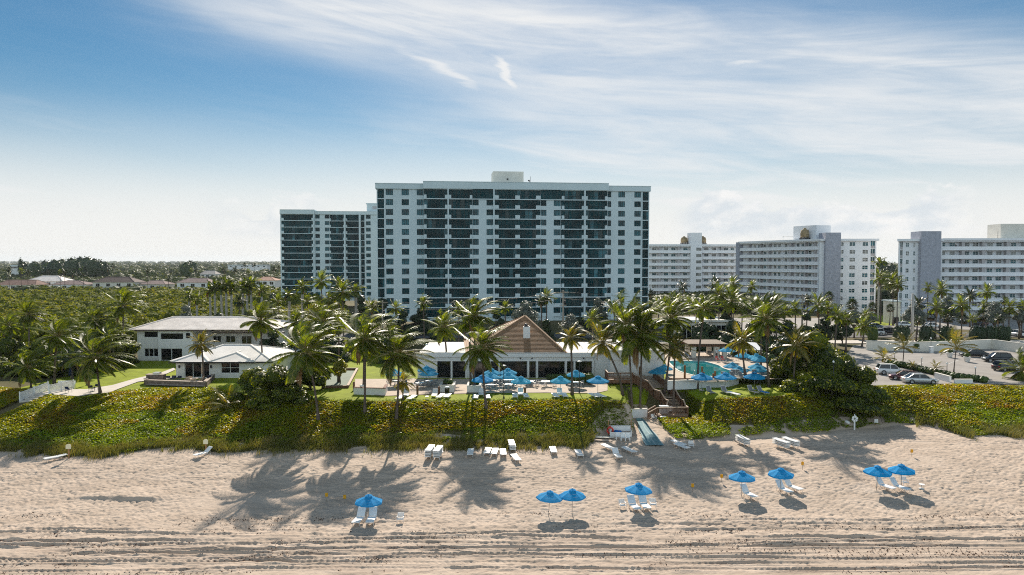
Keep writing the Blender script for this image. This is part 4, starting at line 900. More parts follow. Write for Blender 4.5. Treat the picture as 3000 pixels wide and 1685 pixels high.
# --- clubhouse
def clubhouse():
    Y = 110.0; o = thing('clubhouse', 'low white beach clubhouse with terracotta hip roof and dark window wall', 'clubhouse', (0, 116, 5))
    X = lambda px: XA(px, Y); zt = D(1500, 1037, Y).z; zb = D(1500, 1058, Y).z
    w = wmb(o); x0, x1 = X(1222), X(1790)
    ops = [X(a) for a in (1280, 1320, 1325, 1362, 1384, 1416, 1433, 1438, 1459, 1465, 1544, 1551, 1570, 1577, 1655, 1662, 1681, 1687, 1735)]
    op = [(1280, 1319), (1325, 1362), (1384, 1432), (1438, 1459), (1465, 1544), (1551, 1570), (1577, 1655), (1662, 1681), (1687, 1735)]
    walls_with(w, x0, X(1740), 5, zt, Y, 0.35, [(X(a), X(b), 5.05, zb) for a, b in op])
    w.box(X(1740), Y + 0.2, 5, x1, Y + 0.55, zt)
    w.box(x0, Y + 0.35, 5, x0 + 0.3, 126, zt).box(x0, 126, 5, x1, 126.3, zt)
    w.box(x0 - .2, Y - 0.35, zt - 0.42, X(1741), Y - 0.001, zt + 0.12)  # deep white eave band
    w.box(x0, Y - 0.18, zb + 0.0, X(1740), Y - 0.002, zb + 0.22)
    for a, b in ((1435, 1437.5), (1461, 1463.5), (1546, 1549.5), (1572, 1575.5), (1657, 1660.5), (1683, 1685.5), (1736, 1740), (1321, 1324), (1364, 1368)):
        w.box(X(a), Y - 0.25, 5, X(b) , Y - 0.004, zb)
    w.build('wall', WHITE, o)
    for a, b in op: opening(o, 'window_wall', X(a), X(b), 5.05, zb, Y + 0.15, max(2, int((b - a) / 14)), FRAME)
    opening(o, 'window', X(1743), X(1776), 7.0, zb - 0.1, Y + 0.19, 2, PLASTIC, GLASS_BR)
    r = wmb(o); r.box(x0 + 0.3, Y + 0.2, zt - 0.05, x1, 126, zt + 0.02); r.box(x0 - 0.2, Y - 0.2, zt + 0.02, x1, Y + 0.12, zt + 0.22); r.build('flat_roof', FLATROOF, o)
    for a, b in ((1544, 1549), (1655, 1661)):
        pass
    # gable-less hip roof in courses
    hr = wmb(o); A = Vector((X(1366), Y - 0.25, zt + 0.05)); B = Vector((X(1661), Y - 0.25, zt + 0.05)); BR = Vector((6, 128, zt)); BL = Vector((-8.6, 128, zt)); T = D(1538, 926, 119)
    tiled(hr, A, B, T, T, 30, 0.11); tiled(hr, BL, A, T, T, 30, 0.11); tiled(hr, B, BR, T, T, 20, 0.1); tiled(hr, BR, BL, T, T, 12, 0.1)
    ridge_caps(hr, [(A, T), (B, T), (BL, T), (BR, T)], 0.3); hr.build('hip_roof', TILE, o)
    cy = 113.8; c = wmb(o); cx = XA(1543, cy); cz = D(1543, 957, cy).z; c.box(cx - 0.54, cy - 0.5, zt + 1, cx + 0.54, cy + 0.5, cz); c.box(cx - 0.4, cy - 0.36, cz, cx + 0.4, cy + 0.36, cz + 0.12, 1); c.lathe([(0.25, 0.1), (0.3, 0.2), (0.2, 0.42), (0.05, 0.5)], 10, 1, (cx - 0.1, cy, cz)); c.build('chimney', [WHITE, BLACK], o)
    # blank white block at the pool end
    Yb = 107.5; zt2 = D(1850, 1029, Yb).z; xa, xb = XA(1789, Yb), XA(1947, Yb); k = wmb(o)
    k.box(xa, Yb, 5, xb, 122, zt2); k.box(xa - .05, Yb - 0.12, zt2 - 0.02, xb + .05, 122.1, zt2 + 0.16); zs = D(1850, 1054, Yb).z
    k.box(xa - 0.02, Yb - 0.10, zs, xb + 0.02, Yb - 0.002, zs + 0.12)
    for i in range(1, 6): xx = lerp(xa, xb, i / 6); k.box(xx - 0.02, Yb - 0.025, 5, xx + 0.02, Yb - 0.001, zs)
    for i in range(30): xx = lerp(xa, xb, (i + .5) / 30); k.box(xx - 0.02, Yb - 0.02, zs + 0.13, xx + 0.02, Yb - 0.001, zs + 0.5)
    k.build('pool_wing', WHITE, o)
    k = wmb(o); k.box(xa + 0.2, Yb + 0.1, zt2 + 0.16, xb - 0.2, 121.8, zt2 + 0.2); k.build('pool_wing_roof', FLATROOF, o)
    for px, py, Yy in ((1250, 1014, 122), (1288, 1014, 123)):
        v = wmb(o); q = D(px, py, Yy); v.tube([(q.x, Yy, zt), (q.x, Yy, q.z)], 0.14, 8); v.lathe([(0.12, 0), (0.32, 0.12), (0.30, 0.32), (0.05, 0.42)], 10, 0, (q.x, Yy, q.z)); v.build('roof_vent', ALU, o)
    for px in (1559, 1710, 1525):
        q = D(px, 1050, Y - 0.3); l = wmb(o); l.bar((q.x, Y - 0.02, q.z + 0.05), (q.x, Y - 0.35, q.z), 0.08); l.lathe([(0.03, 0.1), (0.14, -0.05), (0.1, -0.1)], 8, 0, (q.x, Y - 0.4, q.z)); l.build('wall_lamp', DARKMET, o)
clubhouse()
# --- single storey pool house at the left
def pool_house():
    Y = 110.0; o = thing('pool_house', 'single storey white house with pale hipped tile roof and sliding doors', 'house', (-46, 117, 5))
    ze = D(560, 1060, 109.4).z; X = lambda px: XA(px, Y); w = wmb(o)
    xl, xr = X(511), X(790); ops = [(X(536), X(609), 5.1, 7.6), (X(643), X(697), 5.75, 7.45)]
    walls_with(w, xl, xr, 5, ze - 0.05, Y, 0.3, ops); w.box(xl, Y + .3, 5, xl + .3, 123, ze - .05).box(xr - .3, Y + .3, 5, xr, 123, ze - .05).box(xl, 123, 5, xr, 123.3, ze - .05); w.build('wall', BRICKW, o)
    opening(o, 'sliding_door', *ops[0], Y + 0.1, 3); opening(o, 'window', *ops[1], Y + 0.1, 2, hm=True)
    r = wmb(o); x0, x1 = X(499), X(800)
    R0 = D(657, 1011, 117); R1 = D(735, 1009, 117)
    hip_roof(r, x0, Y - 0.5, x1, 124, ze, R0.x, R1.x, 117, R0.z, 16, 0.05)
    for pa, pb, pt in (((499, 608), None, (585, 1033)), ((607, 742), None, (694, 1034))):
        xa, xb = XA(pa[0], 109), XA(pa[1], 109); T = D(pt[0], pt[1], 112.6); A, B = Vector((xa, 109, ze + .02)), Vector((xb, 109, ze + .02)); bk = Vector((T.x, 117, T.z + 0.0))
        tiled(r, A, B, T, T, 9, 0.05); la = Vector((xa, 117, ze + .02)); lb = Vector((xb, 117, ze + .02)); tiled(r, la, A, T, bk, 9, 0.05); tiled(r, B, lb, bk, T, 9, 0.05)
        ridge_caps(r, [(A, T), (B, T), (T, bk)], 0.25)
    r.build('roof', [TILE_W, WHITE], o)
    f = wmb(o); f.box(XA(499, 109), 108.96, ze - .2, XA(742, 109), 109.0, ze - .003); f.box(XA(499, 109), 109.01, ze - .12, XA(742, 109), 110.3, ze - .06, 1); f.box(XA(742, 109) , 109.46, ze - .2, x1, 109.5, ze - 0.003); f.box(x0 - .05, 109, ze - .2, x0, 124, ze - .003)
    f.build('fascia', [BLACK, WHITE], o)
    for px in (525, 618): q = D(px, 1074, Y - 0.1); l = wmb(o); l.box(q.x - 0.12, Y - 0.16, q.z - .22, q.x + 0.12, Y - 0.005, q.z + .2); l.build('wall_lamp', BLACK, o)
    for px, py in ((726, 1018), (710, 1014)): q = D(px, py, 119); l = wmb(o); l.tube([(q.x, 119, q.z - .6), (q.x, 119, q.z + .25)], 0.14, 8); l.build('roof_vent', DARKMET, o)
pool_house()
# --- two storey house
def big_house():
    Y = 129.0; o = thing('two_storey_house', 'large two storey white house with pale pink tile roof behind the lawn', 'house', (-60, 136, 5))
    X = lambda px: XA(px, Y); ze = D(480, 966, Y - 0.5).z; w = wmb(o); xl, xm, xr = X(393), X(460), X(562)
    zl = 5.0
    o1 = [(X(413), X(460) - .35, D(0, 990, Y).z, D(0, 972, Y).z), (X(413), X(460) - .35, 5.7, D(0, 1022, Y).z)]
    for (a, b, c, d) in o1: pass
    w.box(xl, Y + .6, 5, X(413), Y + .9, ze); w.box(X(460) - .35, Y + .6, 5, xm, Y + .9, ze)
    w.box(X(413), Y + .6, 5, X(460) - .35, Y + .9, o1[1][2]).box(X(413), Y + .6, o1[1][3], X(460) - .35, Y + .9, o1[0][2]).box(X(413), Y + .6, o1[0][3], X(460) - .35, Y + .9, ze)
    o2 = [(X(466), X(534), D(0, 995, Y).z, D(0, 976, Y).z), (X(466), X(530), 5.1, D(0, 1021, Y).z)]
    w.box(xm, Y, 5, X(466), Y + .3, ze).box(X(534), Y, 5, xr, Y + .3, ze).box(X(466), Y, o2[1][3], X(534), Y + .3, o2[0][2]).box(X(466), Y, o2[0][3], X(534), Y + .3, ze).box(X(530), Y, 5, X(534), Y + .3, o2[1][3])
    w.box(xm, Y + .3, 5, xm + .2, Y + .9, ze)
    xe = XA(800, 134); w.box(xr - .3, Y + .3, 5, xr, 134, ze); zr2 = D(650, 972, 133.5).z
    o3 = [(XA(658, 134), XA(687, 134), D(0, 1004, 134).z, D(0, 984, 134).z), (XA(705, 134), XA(735, 134), D(0, 1010, 134).z, D(0, 984, 134).z), (XA(620, 134), XA(645, 134), D(0, 1004, 134).z, D(0, 984, 134).z)]
    walls_with(w, xr, xe, 5, zr2, 134, .3, o3)
    w.box(xl, Y + .9, 5, xl + .3, 142, ze).box(xl, 142, 5, xe, 142.3, ze - .5).box(xe - .3, 134.3, 5, xe, 142, zr2)
    w.build('wall', BRICKW, o)
    opening(o, 'window', *o1[0], Y + .7, 1); opening(o, 'window', *o1[1], Y + .7, 3); opening(o, 'window', *o2[0], Y + .1, 1); opening(o, 'sliding_door', *o2[1], Y + .1, 2)
    opening(o, 'window', X(541), X(556), D(0, 992, Y).z, D(0, 974, Y).z, Y - .13, 1)
    for q in o3: opening(o, 'window', *q, 134.1, 2)
    r = wmb(o); R0 = D(509, 929, 136); R1 = D(745, 929, 136)
    hip_roof(r, X(380), Y - .6, XA(820, 132), 143, ze, R0.x, R1.x, 136, R0.z, 22, 0.05, True)
    A = Vector((XA(618, 132), 132.5, zr2)); B = Vector((XA(830, 132), 132.5, zr2)); T0 = D(672, 947, 136.5); T1 = D(780, 947, 136.5)
    tiled(r, A, B, T1 + Vector((0, 0, .1)), T0 + Vector((0, 0, .1)), 12, 0.05); tiled(r, A + Vector((0, 8, 0)), A, T0 + Vector((0, 0, .1)), T0 + Vector((0, 0, .1)), 8, .05)
    ridge_caps(r, [(A, T0)]); r.build('roof', [TILE_P, WHITE], o)
    f = wmb(o); f.box(X(380), Y - .64, ze - .22, XA(618, Y), Y - .6, ze - .003); f.box(XA(618, 132.5), 132.45, zr2 - .2, XA(830, 132), 132.49, zr2); f.box(X(380), Y - .59, ze - .12, XA(618, Y), Y, ze - .05, 1); f.build('fascia', [TILE_D, WHITE], o)
big_house()
def far_house(label, x0, x1, yr, ye, yb, Y, roof, wallm, xr=(0.25, 0.75), wins=4, tall=False, dep=14):
    a, b = XA(x0, Y), XA(x1, Y); ze = D(0, ye, Y).z; zr = D(0, yr, Y + dep / 2).z; o = thing('villa', label, 'house', ((a + b) / 2, Y + dep / 2, 2)); w = wmb(o)
    zg = 1.7; w.box(a + .6, Y + .6, zg, b - .6, Y + dep - .6, ze); w.build('wall', wallm, o)
    r = wmb(o); hip_roof(r, a, Y, b, Y + dep, ze, lerp(a, b, xr[0]), lerp(a, b, xr[1]), Y + dep / 2, zr, 7, 0.08, True); r.build('roof', [roof, wallm], o)
    for i in range(wins):
        c = lerp(a, b, (i + .6) / (wins + .2)); opening(o, 'window', c - 1.2, c + 1.2, ze - 2.6, ze - .7, Y + .45, 2, PLASTIC)
        if tall: opening(o, 'window', c - 1.4, c + 1.4, ze - 6.0, ze - 3.8, Y + .45, 2, PLASTIC)
    return o
RT = mat('red_brown_tile', (0.25, 0.155, 0.125), 0.85, 0.2, 0.2, 0.4); OT = mat('orange_tile', (0.44, 0.26, 0.19), 0.85, 0.2, 0.15, 0.4); MT = mat('mauve_tile', (0.26, 0.19, 0.175), 0.85, 0.2, 0.15, 0.4)
far_house('distant villa with a long red tile roof at the left edge', -14, 103, 820, 835, 842, 432, RT, CREAM, (.12, .85), 6)
far_house('distant villa with the tallest pale tan roof, behind the red roofed one', 70, 184, 808, 824, 834, 452, TILE_P, WHITE, (.3, .7), 4)
far_house('distant villa with pinkish tile roof beside the dark roofed house', 146, 252, 822, 834, 844, 428, MT, WHITE, (.3, .6), 4)
far_house('distant two storey villa with dark brown front roof and wide windows', 266, 394, 811, 827, 845, 430, TILE_D, CREAM, (.22, .74), 4, True)
far_house('small distant villa with low brown roof right of the dark roofed house', 404, 484, 822, 833, 842, 436, MT, CREAM, (.3, .7), 3)
far_house('distant villa with long mauve brown roof left of the royal palms', 514, 612, 815, 828, 842, 430, MT, WHITE, (.25, .8), 3)
far_house('distant villa with orange tile roof just left of the lower tower', 744, 806, 811, 822, 838, 445, OT, WHITE, (.3, .6), 3)
far_house('grey roofed house alone among the far trees above the mauve roof', 584, 630, 793, 803, 810, 650, mat('grey_tile', (0.38, 0.35, 0.33), 0.85, 0.2, 0.1, 0.4), WHITE, (.2, .8), 3)
for lab, x0, x1, yt, yb, Y in (('low white flat roofed building in front of the dark pines', 33, 86, 777, 788, 680), ('long pale flat roofed building far off left of the lower tower', 668, 782, 776, 786, 980)):
    a, b = XA(x0, Y), XA(x1, Y); zt = D(0, yt, Y).z; o = thing('flat_roofed_building', lab, 'building', ((a + b) / 2, Y, 2)); w = wmb(o)
    w.box(a, Y, 2, b, Y + 14, zt - 0.8); w.build('wall', WHITE, o); w = wmb(o); w.box(a - .6, Y - .6, zt - .8, b + .6, Y + 14.6, zt); w.build('roof', TOWER_W, o)
    for i in range(7): c = lerp(a, b, (i + .5) / 7); opening(o, 'window', c - 1.3, c + 1.3, zt - 3, zt - 1.5, Y - .14, 2, PLASTIC)
# white service building behind the pool palms, gate house between the right hand blocks
Y = 150; a, b = XA(1985, Y), XA(2145, Y); zt = D(0, 937, Y).z; o = thing('service_building', 'low white flat roofed building behind the pool palms', 'building', ((a + b) / 2, Y, 5)); w = wmb(o)
w.box(a, Y, 5, b, Y + 8, zt - .4); w.build('wall', CREAM, o); w = wmb(o); w.box(a - .5, Y - .8, zt - .4, b + .5, Y + 8.5, zt); w.build('roof', FLATROOF, o)
for k in range(3): opening(o, 'garage_door', a + 1 + k * 3.6, a + 4 + k * 3.6, 5.1, zt - 1.1, Y - .14, 3, PLASTIC)
Y = 205; a, b = XA(2616, Y), XA(2640, Y); zt = D(0, 881, Y).z; o = thing('gate_house', 'small cream gate house between the two right hand blocks', 'building', ((a + b) / 2, Y, 5)); w = wmb(o)
w.box(a, Y, 5, b, Y + 5, zt - .3); w.build('wall', CREAM, o); w = wmb(o); w.box(a - .4, Y - .4, zt - .3, b + .4, Y + 5.4, zt); w.build('roof', TOWER_W, o); opening(o, 'window', a + .5, b - .5, 5.2, 7, Y - .14, 3, FRAME)
# pergola by the pool
def pergola():
    Y = 126.0; a, b = XA(2017, Y), XA(2124, Y); zt = D(0, 1006, Y).z; o = thing('pergola', 'brown slatted pergola on cream posts at the far side of the pool', 'pergola', ((a + b) / 2, Y, DZ)); w = wmb(o)
    for px in (2034, 2100, 2125):
        for yy in (Y, Y + 4.5):
            p = wmb(o); x = XA(px, Y); p.box(x - .38, yy - .38, 5.0, x + .38, yy + .38, zt - .55); p.build('post', CREAM, o)
    w.box(a, Y - .45, zt - .55, b, Y - .25, zt - .25).box(a, Y + 4.6, zt - .55, b, Y + 4.8, zt - .25)
    for i in range(15): x = lerp(a + .3, b - .3, i / 14); w.box(x - .09, Y - 1.1, zt - .25, x + .09, Y + 5.6, zt - .02)
    w.build('beams', BROWN, o); s = wmb(o)
    for i in range(30): y = lerp(Y - 1.1, Y + 5.6, i / 29); s.box(a - .3, y - .085, zt - .02, b + .3, y + .085, zt + .05)
    s.build('slats', mat('weathered_slats', (0.30, 0.24, 0.19), 0.85, 0.2, 0.2, 2), o)
pergola()
Y = 122; a, b = XA(2190, Y), XA(2232, Y); o = thing('cabana', 'white canvas cabana behind the pool umbrellas', 'cabana', ((a + b) / 2, Y, 5)); w = wmb(o); zt = D(0, 1009, Y).z
for x in (a, b):
    for y in (Y, Y + 3): w.box(x - .05, y - .05, 5, x + .05, y + .05, zt - .9)
w.build('frame', ALU, o); w = wmb(o); w.add([(a - .2, Y - .2, zt - .95), (b + .2, Y - .2, zt - .95), (b + .2, Y + 3.2, zt), (a - .2, Y + 3.2, zt)], [(0, 1, 2, 3)]); w.add([(a - .2, Y - .2, zt - 1.0), (b + .2, Y - .2, zt - 1.0), (b + .2, Y - .2, zt - .95), (a - .2, Y - .2, zt - .95)], [(0, 1, 2, 3)]); w.build('canopy', PLASTIC, o)
# ------------------------------------------------------------------ wooden dune walkover
def walkover():
    o = thing('dune_walkover', 'brown wooden stairway stepping down from the terrace to the beach', 'stairway', (20, 100, 2.2))
    # centre line of the flights: (x, y, z) of the left and right edge of each level
    Lf = [Vector(p) for p in ((17.6, 104.0, 5.8), (19.4, 101.5, 4.95), (19.95, 100.3, 4.05), (20.6, 98.9, 4.0), (21.0, 97.6, 3.15), (21.3, 96.9, 3.1))]
    Rt = [Vector(p) for p in ((20.9, 105.4, 5.8), (22.0, 102.2, 4.95), (22.3, 101.0, 4.05), (22.9, 99.6, 4.0), (23.2, 97.9, 3.15), (23.4, 97.1, 3.1))]
    fl = wmb(o); und = wmb(o)
    def plank_quad(a, b, c, d, n=8):
        nonlocal fl
        for i in range(n):
            p, q, r, s_ = a.lerp(d, i / n), b.lerp(c, i / n), b.lerp(c, (i + .92) / n), a.lerp(d, (i + .92) / n); t = Vector((0, 0, -.05))
            fl.add([p, q, r, s_, p + t, q + t, r + t, s_ + t], [(0, 1, 2, 3), (0, 4, 5, 1), (1, 5, 6, 2), (2, 6, 7, 3), (3, 7, 4, 0)])
    plank_quad(Lf[1], Rt[1], Rt[0], Lf[0], 26); fl.build('landing', BROWN_TOP, o); fl = wmb(o); plank_quad(Lf[3], Rt[3], Rt[2], Lf[2], 14); fl.build('landing', BROWN_TOP, o); fl = wmb(o); plank_quad(Lf[5], Rt[5], Rt[4], Lf[4], 8)
    steps = wmb(o)
    def flight(a, b, c, d, n):
        """a,b upper left/right edge, c,d lower"""
        for i in range(1, n):
            t = i / n; p, q = a.lerp(c, t), b.lerp(d, t); p2, q2 = a.lerp(c, t + 1 / n * 1.1), b.lerp(d, t + 1 / n * 1.1); z = lerp(a.z, c.z, t)
            for v in (p, q, p2, q2): v.z = z
            dn = Vector((0, 0, -.06)); steps.add([p, q, q2, p2, p + dn, q + dn, q2 + dn, p2 + dn], [(0, 3, 2, 1), (4, 5, 6, 7), (0, 1, 5, 4), (1, 2, 6, 5), (2, 3, 7, 6), (3, 0, 4, 7)])
    flight(Lf[1], Rt[1], Lf[2], Rt[2], 6); flight(Lf[3], Rt[3], Lf[4], Rt[4], 6)
    fl.build('landing', BROWN_TOP, o); fl = wmb(o); pz = 2.5; PA, PB, PC_, PD = Vector((19.4, 95.0, pz)), Vector((23.5, 95.3, pz)), Vector((23.5, 96.9, pz)), Vector((20.9, 96.9, pz)); PE = Vector((19.4, 96.4, pz))
    for i in range(14):
        y0 = lerp(95.0, 96.9, i / 14); y1 = lerp(95.0, 96.9, (i + .92) / 14); fl.box(19.4 if y0 < 96.3 else 20.6, y0, pz - .05, 23.5, y1, pz)
    flight(Lf[5], Rt[5], Vector((20.9, 96.4, pz)), Vector((23.4, 96.4, pz)), 4)
    # upper deck
    fl2 = None
    for i in range(30):
        fl2 = fl2 if i else wmb(o); y0 = lerp(103.9, 107.4, i / 30); y1 = lerp(103.9, 107.4, (i + .92) / 30); fl2.box(14.0, y0, 5.75, 18.6, y1, 5.8); fl2.box(18.6, y0, 5.75, 21.0, y1, 5.8) if y0 > 105.3 else None
    # steps from the lower platform to the sand
    for i in range(4):
        x1 = 19.4 - i * .32; steps.box(x1 - .34, 95.0, pz - .17 * (i + 1) - .05, x1, 96.2, pz - .17 * (i + 1))
    fl.build('platform', BROWN_TOP, o); fl2.build('decking', BROWN_TOP, o); steps.build('treads', BROWN_TOP, o)
    def rail(name, pts, h=1.0, solid=True, zig=None):
        w = wmb(o); cp = wmb(o); up = Vector((0, 0, h))
        for a, b in zip(pts, pts[1:]):
            a, b = Vector(a), Vector(b); cp.bar(a + up, b + up, 0.17, 0.06)
            L = (b - a).length; n = max(1, round(L / 1.7))
            if solid:  # horizontal boards
                for k in range(5):
                    zz = Vector((0, 0, -0.22 + k * 0.235)); w.bar(a + zz, b + zz, 0.035, 0.215)
            else:
                w.bar(a + Vector((0, 0, .12)), b + Vector((0, 0, .12)), 0.05, .09); w.bar(a + up * .9, b + up * .9, 0.05, .09)
                for i in range(int(L / 0.14)): p = a.lerp(b, (i + .5) / int(L / .14)); w.bar(p + Vector((0, 0, .12)), p + up * .9, 0.04)
            for i in range(n + 1): p = a.lerp(b, i / n); w.bar(p - Vector((0, 0, .35)), p + up, 0.11)
        w.build(name, BROWN, o); cp.build('handrail', BROWN_TOP, o)
    rail('left_balustrade', Lf + [Vector((20.95, 96.5, pz))]); rail('right_balustrade', Rt + [Vector((23.55, 96.6, pz)), Vector((23.55, 95.25, pz))])
    rail('front_balustrade', [PA + Vector((.0, .02, 0)), Vector((23.5, 95.3, pz))], solid=False)
    rail('side_balustrade', [Vector((18.15, 96.3, pz - .7)), PE], solid=False); rail('side_balustrade', [Vector((18.15, 95.0, pz - .7)), PA], solid=False)
    rail('deck_balustrade', [Vector((14.0, 103.9, 5.8)), Vector((17.55, 103.95, 5.8))], solid=False); rail('deck_side_balustrade', [Vector((14.0, 107.2, 5.8)), Vector((14.0, 104.0, 5.8))])
    for x, y, z in [(p.x, p.y, p.z) for p in Lf + Rt] + [(14.1, 104, 5.8), (17.4, 104, 5.8), (14.1, 107.2, 5.8), (19.5, 95.1, pz), (21.5, 95.2, pz), (23.4, 95.4, pz), (23.4, 96.8, pz)]:
        ps = wmb(o); ps.box(x - .07, y - .07, hz1(x, y) - .4, x + .07, y + .07, z - .06); ps.build('post', BROWN, o)
    fs = wmb(o); fs.box(14.0, 103.82, 5.25, 17.6, 103.9, 5.75); fs.box(19.4, 94.93, pz - .3, 23.5, 94.99, pz - .03); fs.bar(Lf[0] - Vector((0, 0, .3)), Lf[1] - Vector((0, 0, .3)), .06, .3); fs.build('rim_board', BROWN, o)
walkover()
MATB = mat('blue_woven_mat', (0.14, 0.25, 0.27), 0.8, 0.2, 0.25, 2.0, 0.006, 30); STRIPE = mat('pale_stripe', (0.40, 0.45, 0.45), 0.8, 0.2, 0.1, 3)
def beach_mat():
    c = [P(1874, 1226, 2.0), P(1884, 1244, 1.9), P(1893, 1262, 1.7), P(1905, 1282, 1.5), P(1918, 1308, 1.25)]; wl = [0.5, .65, .85, 1.0, 1.1]
    o = thing('beach_mat', 'blue roll-out walkway mat curving over the sand below the stairs', 'mat', tuple(c[2])); w = wmb(o)
    sp = []
    for i in range(len(c) - 1):
        for k in range(6): t = k / 6; sp.append((c[i].lerp(c[i + 1], t), lerp(wl[i], wl[i + 1], t)))
    sp.append((c[-1], wl[-1]))
    row = []
    for p, h in sp:
        r = []
        for u, mi in ((-1, 0), (-.93, 1), (-.90, 0), (0.0, 0), (.06, 1), (.10, 0), (.12, 1), (.16, 0), (.9, 0), (.93, 1), (1, 0)):
            x = p.x + u * h + .06 * math.sin(p.y * 1.3); r.append((x, p.y, hz1(x, p.y) + .09 + .03 * math.sin(u * 4 + p.y)))
        row.append(r)
    mis = [0, 1, 0, 0, 1, 0, 1, 0, 0, 1]
    for a, b in zip(row, row[1:]):
        for k in range(10): w.add([a[k], b[k], b[k + 1], a[k + 1]], [(0, 1, 2, 3)], mis[k])
    w.build('mat', [MATB, STRIPE], o)
beach_mat()

# ------------------------------------------------------------------ umbrellas
BLUE = mat('blue_canvas', (0.008, 0.30, 0.66), 0.85, 0.15, 0.08, 1.5, trans=0.35)
PALEB = mat('sky_blue_canvas', (0.05, 0.40, 0.66), 0.85, 0.15, 0.12, 1.5, trans=0.4)
DEEPB = mat('deep_blue_canvas', (0.008, 0.14, 0.46), 0.85, 0.15, 0.12, 1.5, trans=0.2)
def fade(m, lo):
    nt = m.node_tree; b = nt.nodes['Principled BSDF']; oi = nt.nodes.new('ShaderNodeObjectInfo'); mx = nt.nodes.new('ShaderNodeMix'); mx.data_type = 'RGBA'
    nt.links.new(mth(nt, 'MULTIPLY', oi.outputs['Random'], lo), mx.inputs[0]); nt.links.new(b.inputs['Base Color'].links[0].from_socket, mx.inputs[6]); mx.inputs[7].default_value = (0.22, 0.42, 0.55, 1); nt.links.new(mx.outputs[2], b.inputs['Base Color'])
for m_ in (BLUE, PALEB, DEEPB): fade(m_, 0.16)
POLE = mat('steel_pole', (0.33, 0.30, 0.27), 0.45, 0.5, metal=0.3)
def umbrella_proto(label, m, r=1.25, rim=1.75, rise=0.55, base=False, pole_m=POLE, lean=0.0):
    o = thing('umbrella', label, 'umbrella'); N = 8; cb = MB()
    cx = math.sin(lean) * 0.9
    def pt(k, rr, z): a = 2 * math.pi * (k + .5) / N; return (rr * math.cos(a) + cx * (rim / 2.3), rr * math.sin(a), z + rr * math.cos(a) * -math.tan(lean) * 1.0)
    def top(f): return rim + rise * (1 - f) ** 0.9 * 1.0
    prof = [0.20, 0.5, 0.8, 1.0]
    for k in range(N):
        for i in range(3):
            f0, f1 = prof[i], prof[i + 1]; ps = []
            a0, a1, b0, b1 = pt(k, r * f0, top(f0)), pt(k + 1, r * f0, top(f0)), pt(k, r * f1, top(f1)), pt(k + 1, r * f1, top(f1))
            sag = 0.03 * f1
            m0 = tuple((x + y) / 2 - (sag if j == 2 else 0) for j, (x, y) in enumerate(zip(a0, a1))); m1 = tuple((x + y) / 2 - (sag if j == 2 else 0) for j, (x, y) in enumerate(zip(b0, b1)))
            cb.add([a0, m0, m1, b0], [(0, 1, 2, 3)]); cb.add([m0, a1, b1, m1], [(0, 1, 2, 3)])
        e0, e1 = pt(k, r, rim), pt(k + 1, r, rim); md = tuple((x + y) / 2 - (.03 if j == 2 else 0) for j, (x, y) in enumerate(zip(e0, e1)))
        for p, q in ((e0, md), (md, e1)): cb.add([p, q, (q[0] * 1.005, q[1] * 1.005, q[2] - 0.13), (p[0] * 1.005, p[1] * 1.005, p[2] - 0.13)], [(0, 3, 2, 1)])
    c = cb.build('canopy', m, o)
    v = MB()
    for k in range(N):
        a0, a1, b0, b1 = pt(k, .03, top(0) + .10), pt(k + 1, .03, top(0) + .10), pt(k, r * .27, top(.27) + .10), pt(k + 1, r * .27, top(.27) + .10)
        v.add([a0, a1, b1, b0], [(0, 1, 2, 3)])
    v.build('vent_cap', m, c)
    pm = MB(); pm.tube([(0, 0, -0.25), (cx * .25, 0, rim * .5), (cx * (rim / 2.3), 0, rim + rise + .16)], .028, 6); pm.build('pole', pole_m, o)
    rb = MB()
    for k in range(N): rb.bar(pt(k, .06, top(.05) - .05), pt(k, r * .98, rim - .02), .025)
    rb.build('ribs', DARKMET, o)
    if base: b = MB(); b.lathe([(.32, 0), (.32, .07), (.08, .1), (.05, .3)], 12); b.build('base', POLE, o)
    return o
GB = 'blue umbrellas on the sand'
used = [0] * 6
PU = umbrella_proto('', BLUE)
def stand(px, py, z=None):
    """the spot on the ground seen at a pixel"""
    p = P(px, py, 1.0 if z is None else z)
    if z is None:
        for _ in range(6): p = P(px, py, hz1(p.x, p.y))
    return p
for i, (px, py, rz, lab, sc) in enumerate([
    (1080, 1526, .1, 'blue beach umbrella over two slatted loungers, nearest the water on the left', 1.0),
    (1607, 1512, .4, 'left of the two joined blue beach umbrellas with nobody beneath', .98), (1676, 1506, .2, 'right of the two joined blue beach umbrellas with nobody beneath', .98),
    (1868, 1492, .0, 'blue beach umbrella over two loungers and two low chairs', 1.03), (2173, 1455, .5, 'blue beach umbrella with a single lounger under it', 1.05),
    (2287, 1440, .3, 'blue beach umbrella with two loungers, between the single lounger and the right hand pair', 1.0),
    (2568, 1437, .1, 'left one of the pair of blue beach umbrellas farthest right', 1.05), (2641, 1431, .3, 'right one of the pair of blue beach umbrellas farthest right', 1.03)]):
    p = stand(px, py); place(PU, i, p, rz, lab, GB, sc).rotation_euler = (random.uniform(-.05, .05), random.uniform(-.06, .06), rz)
GT = 'sky blue umbrellas on the terrace'; PT = umbrella_proto('', PALEB, 1.38, 1.75, 0.62, True)
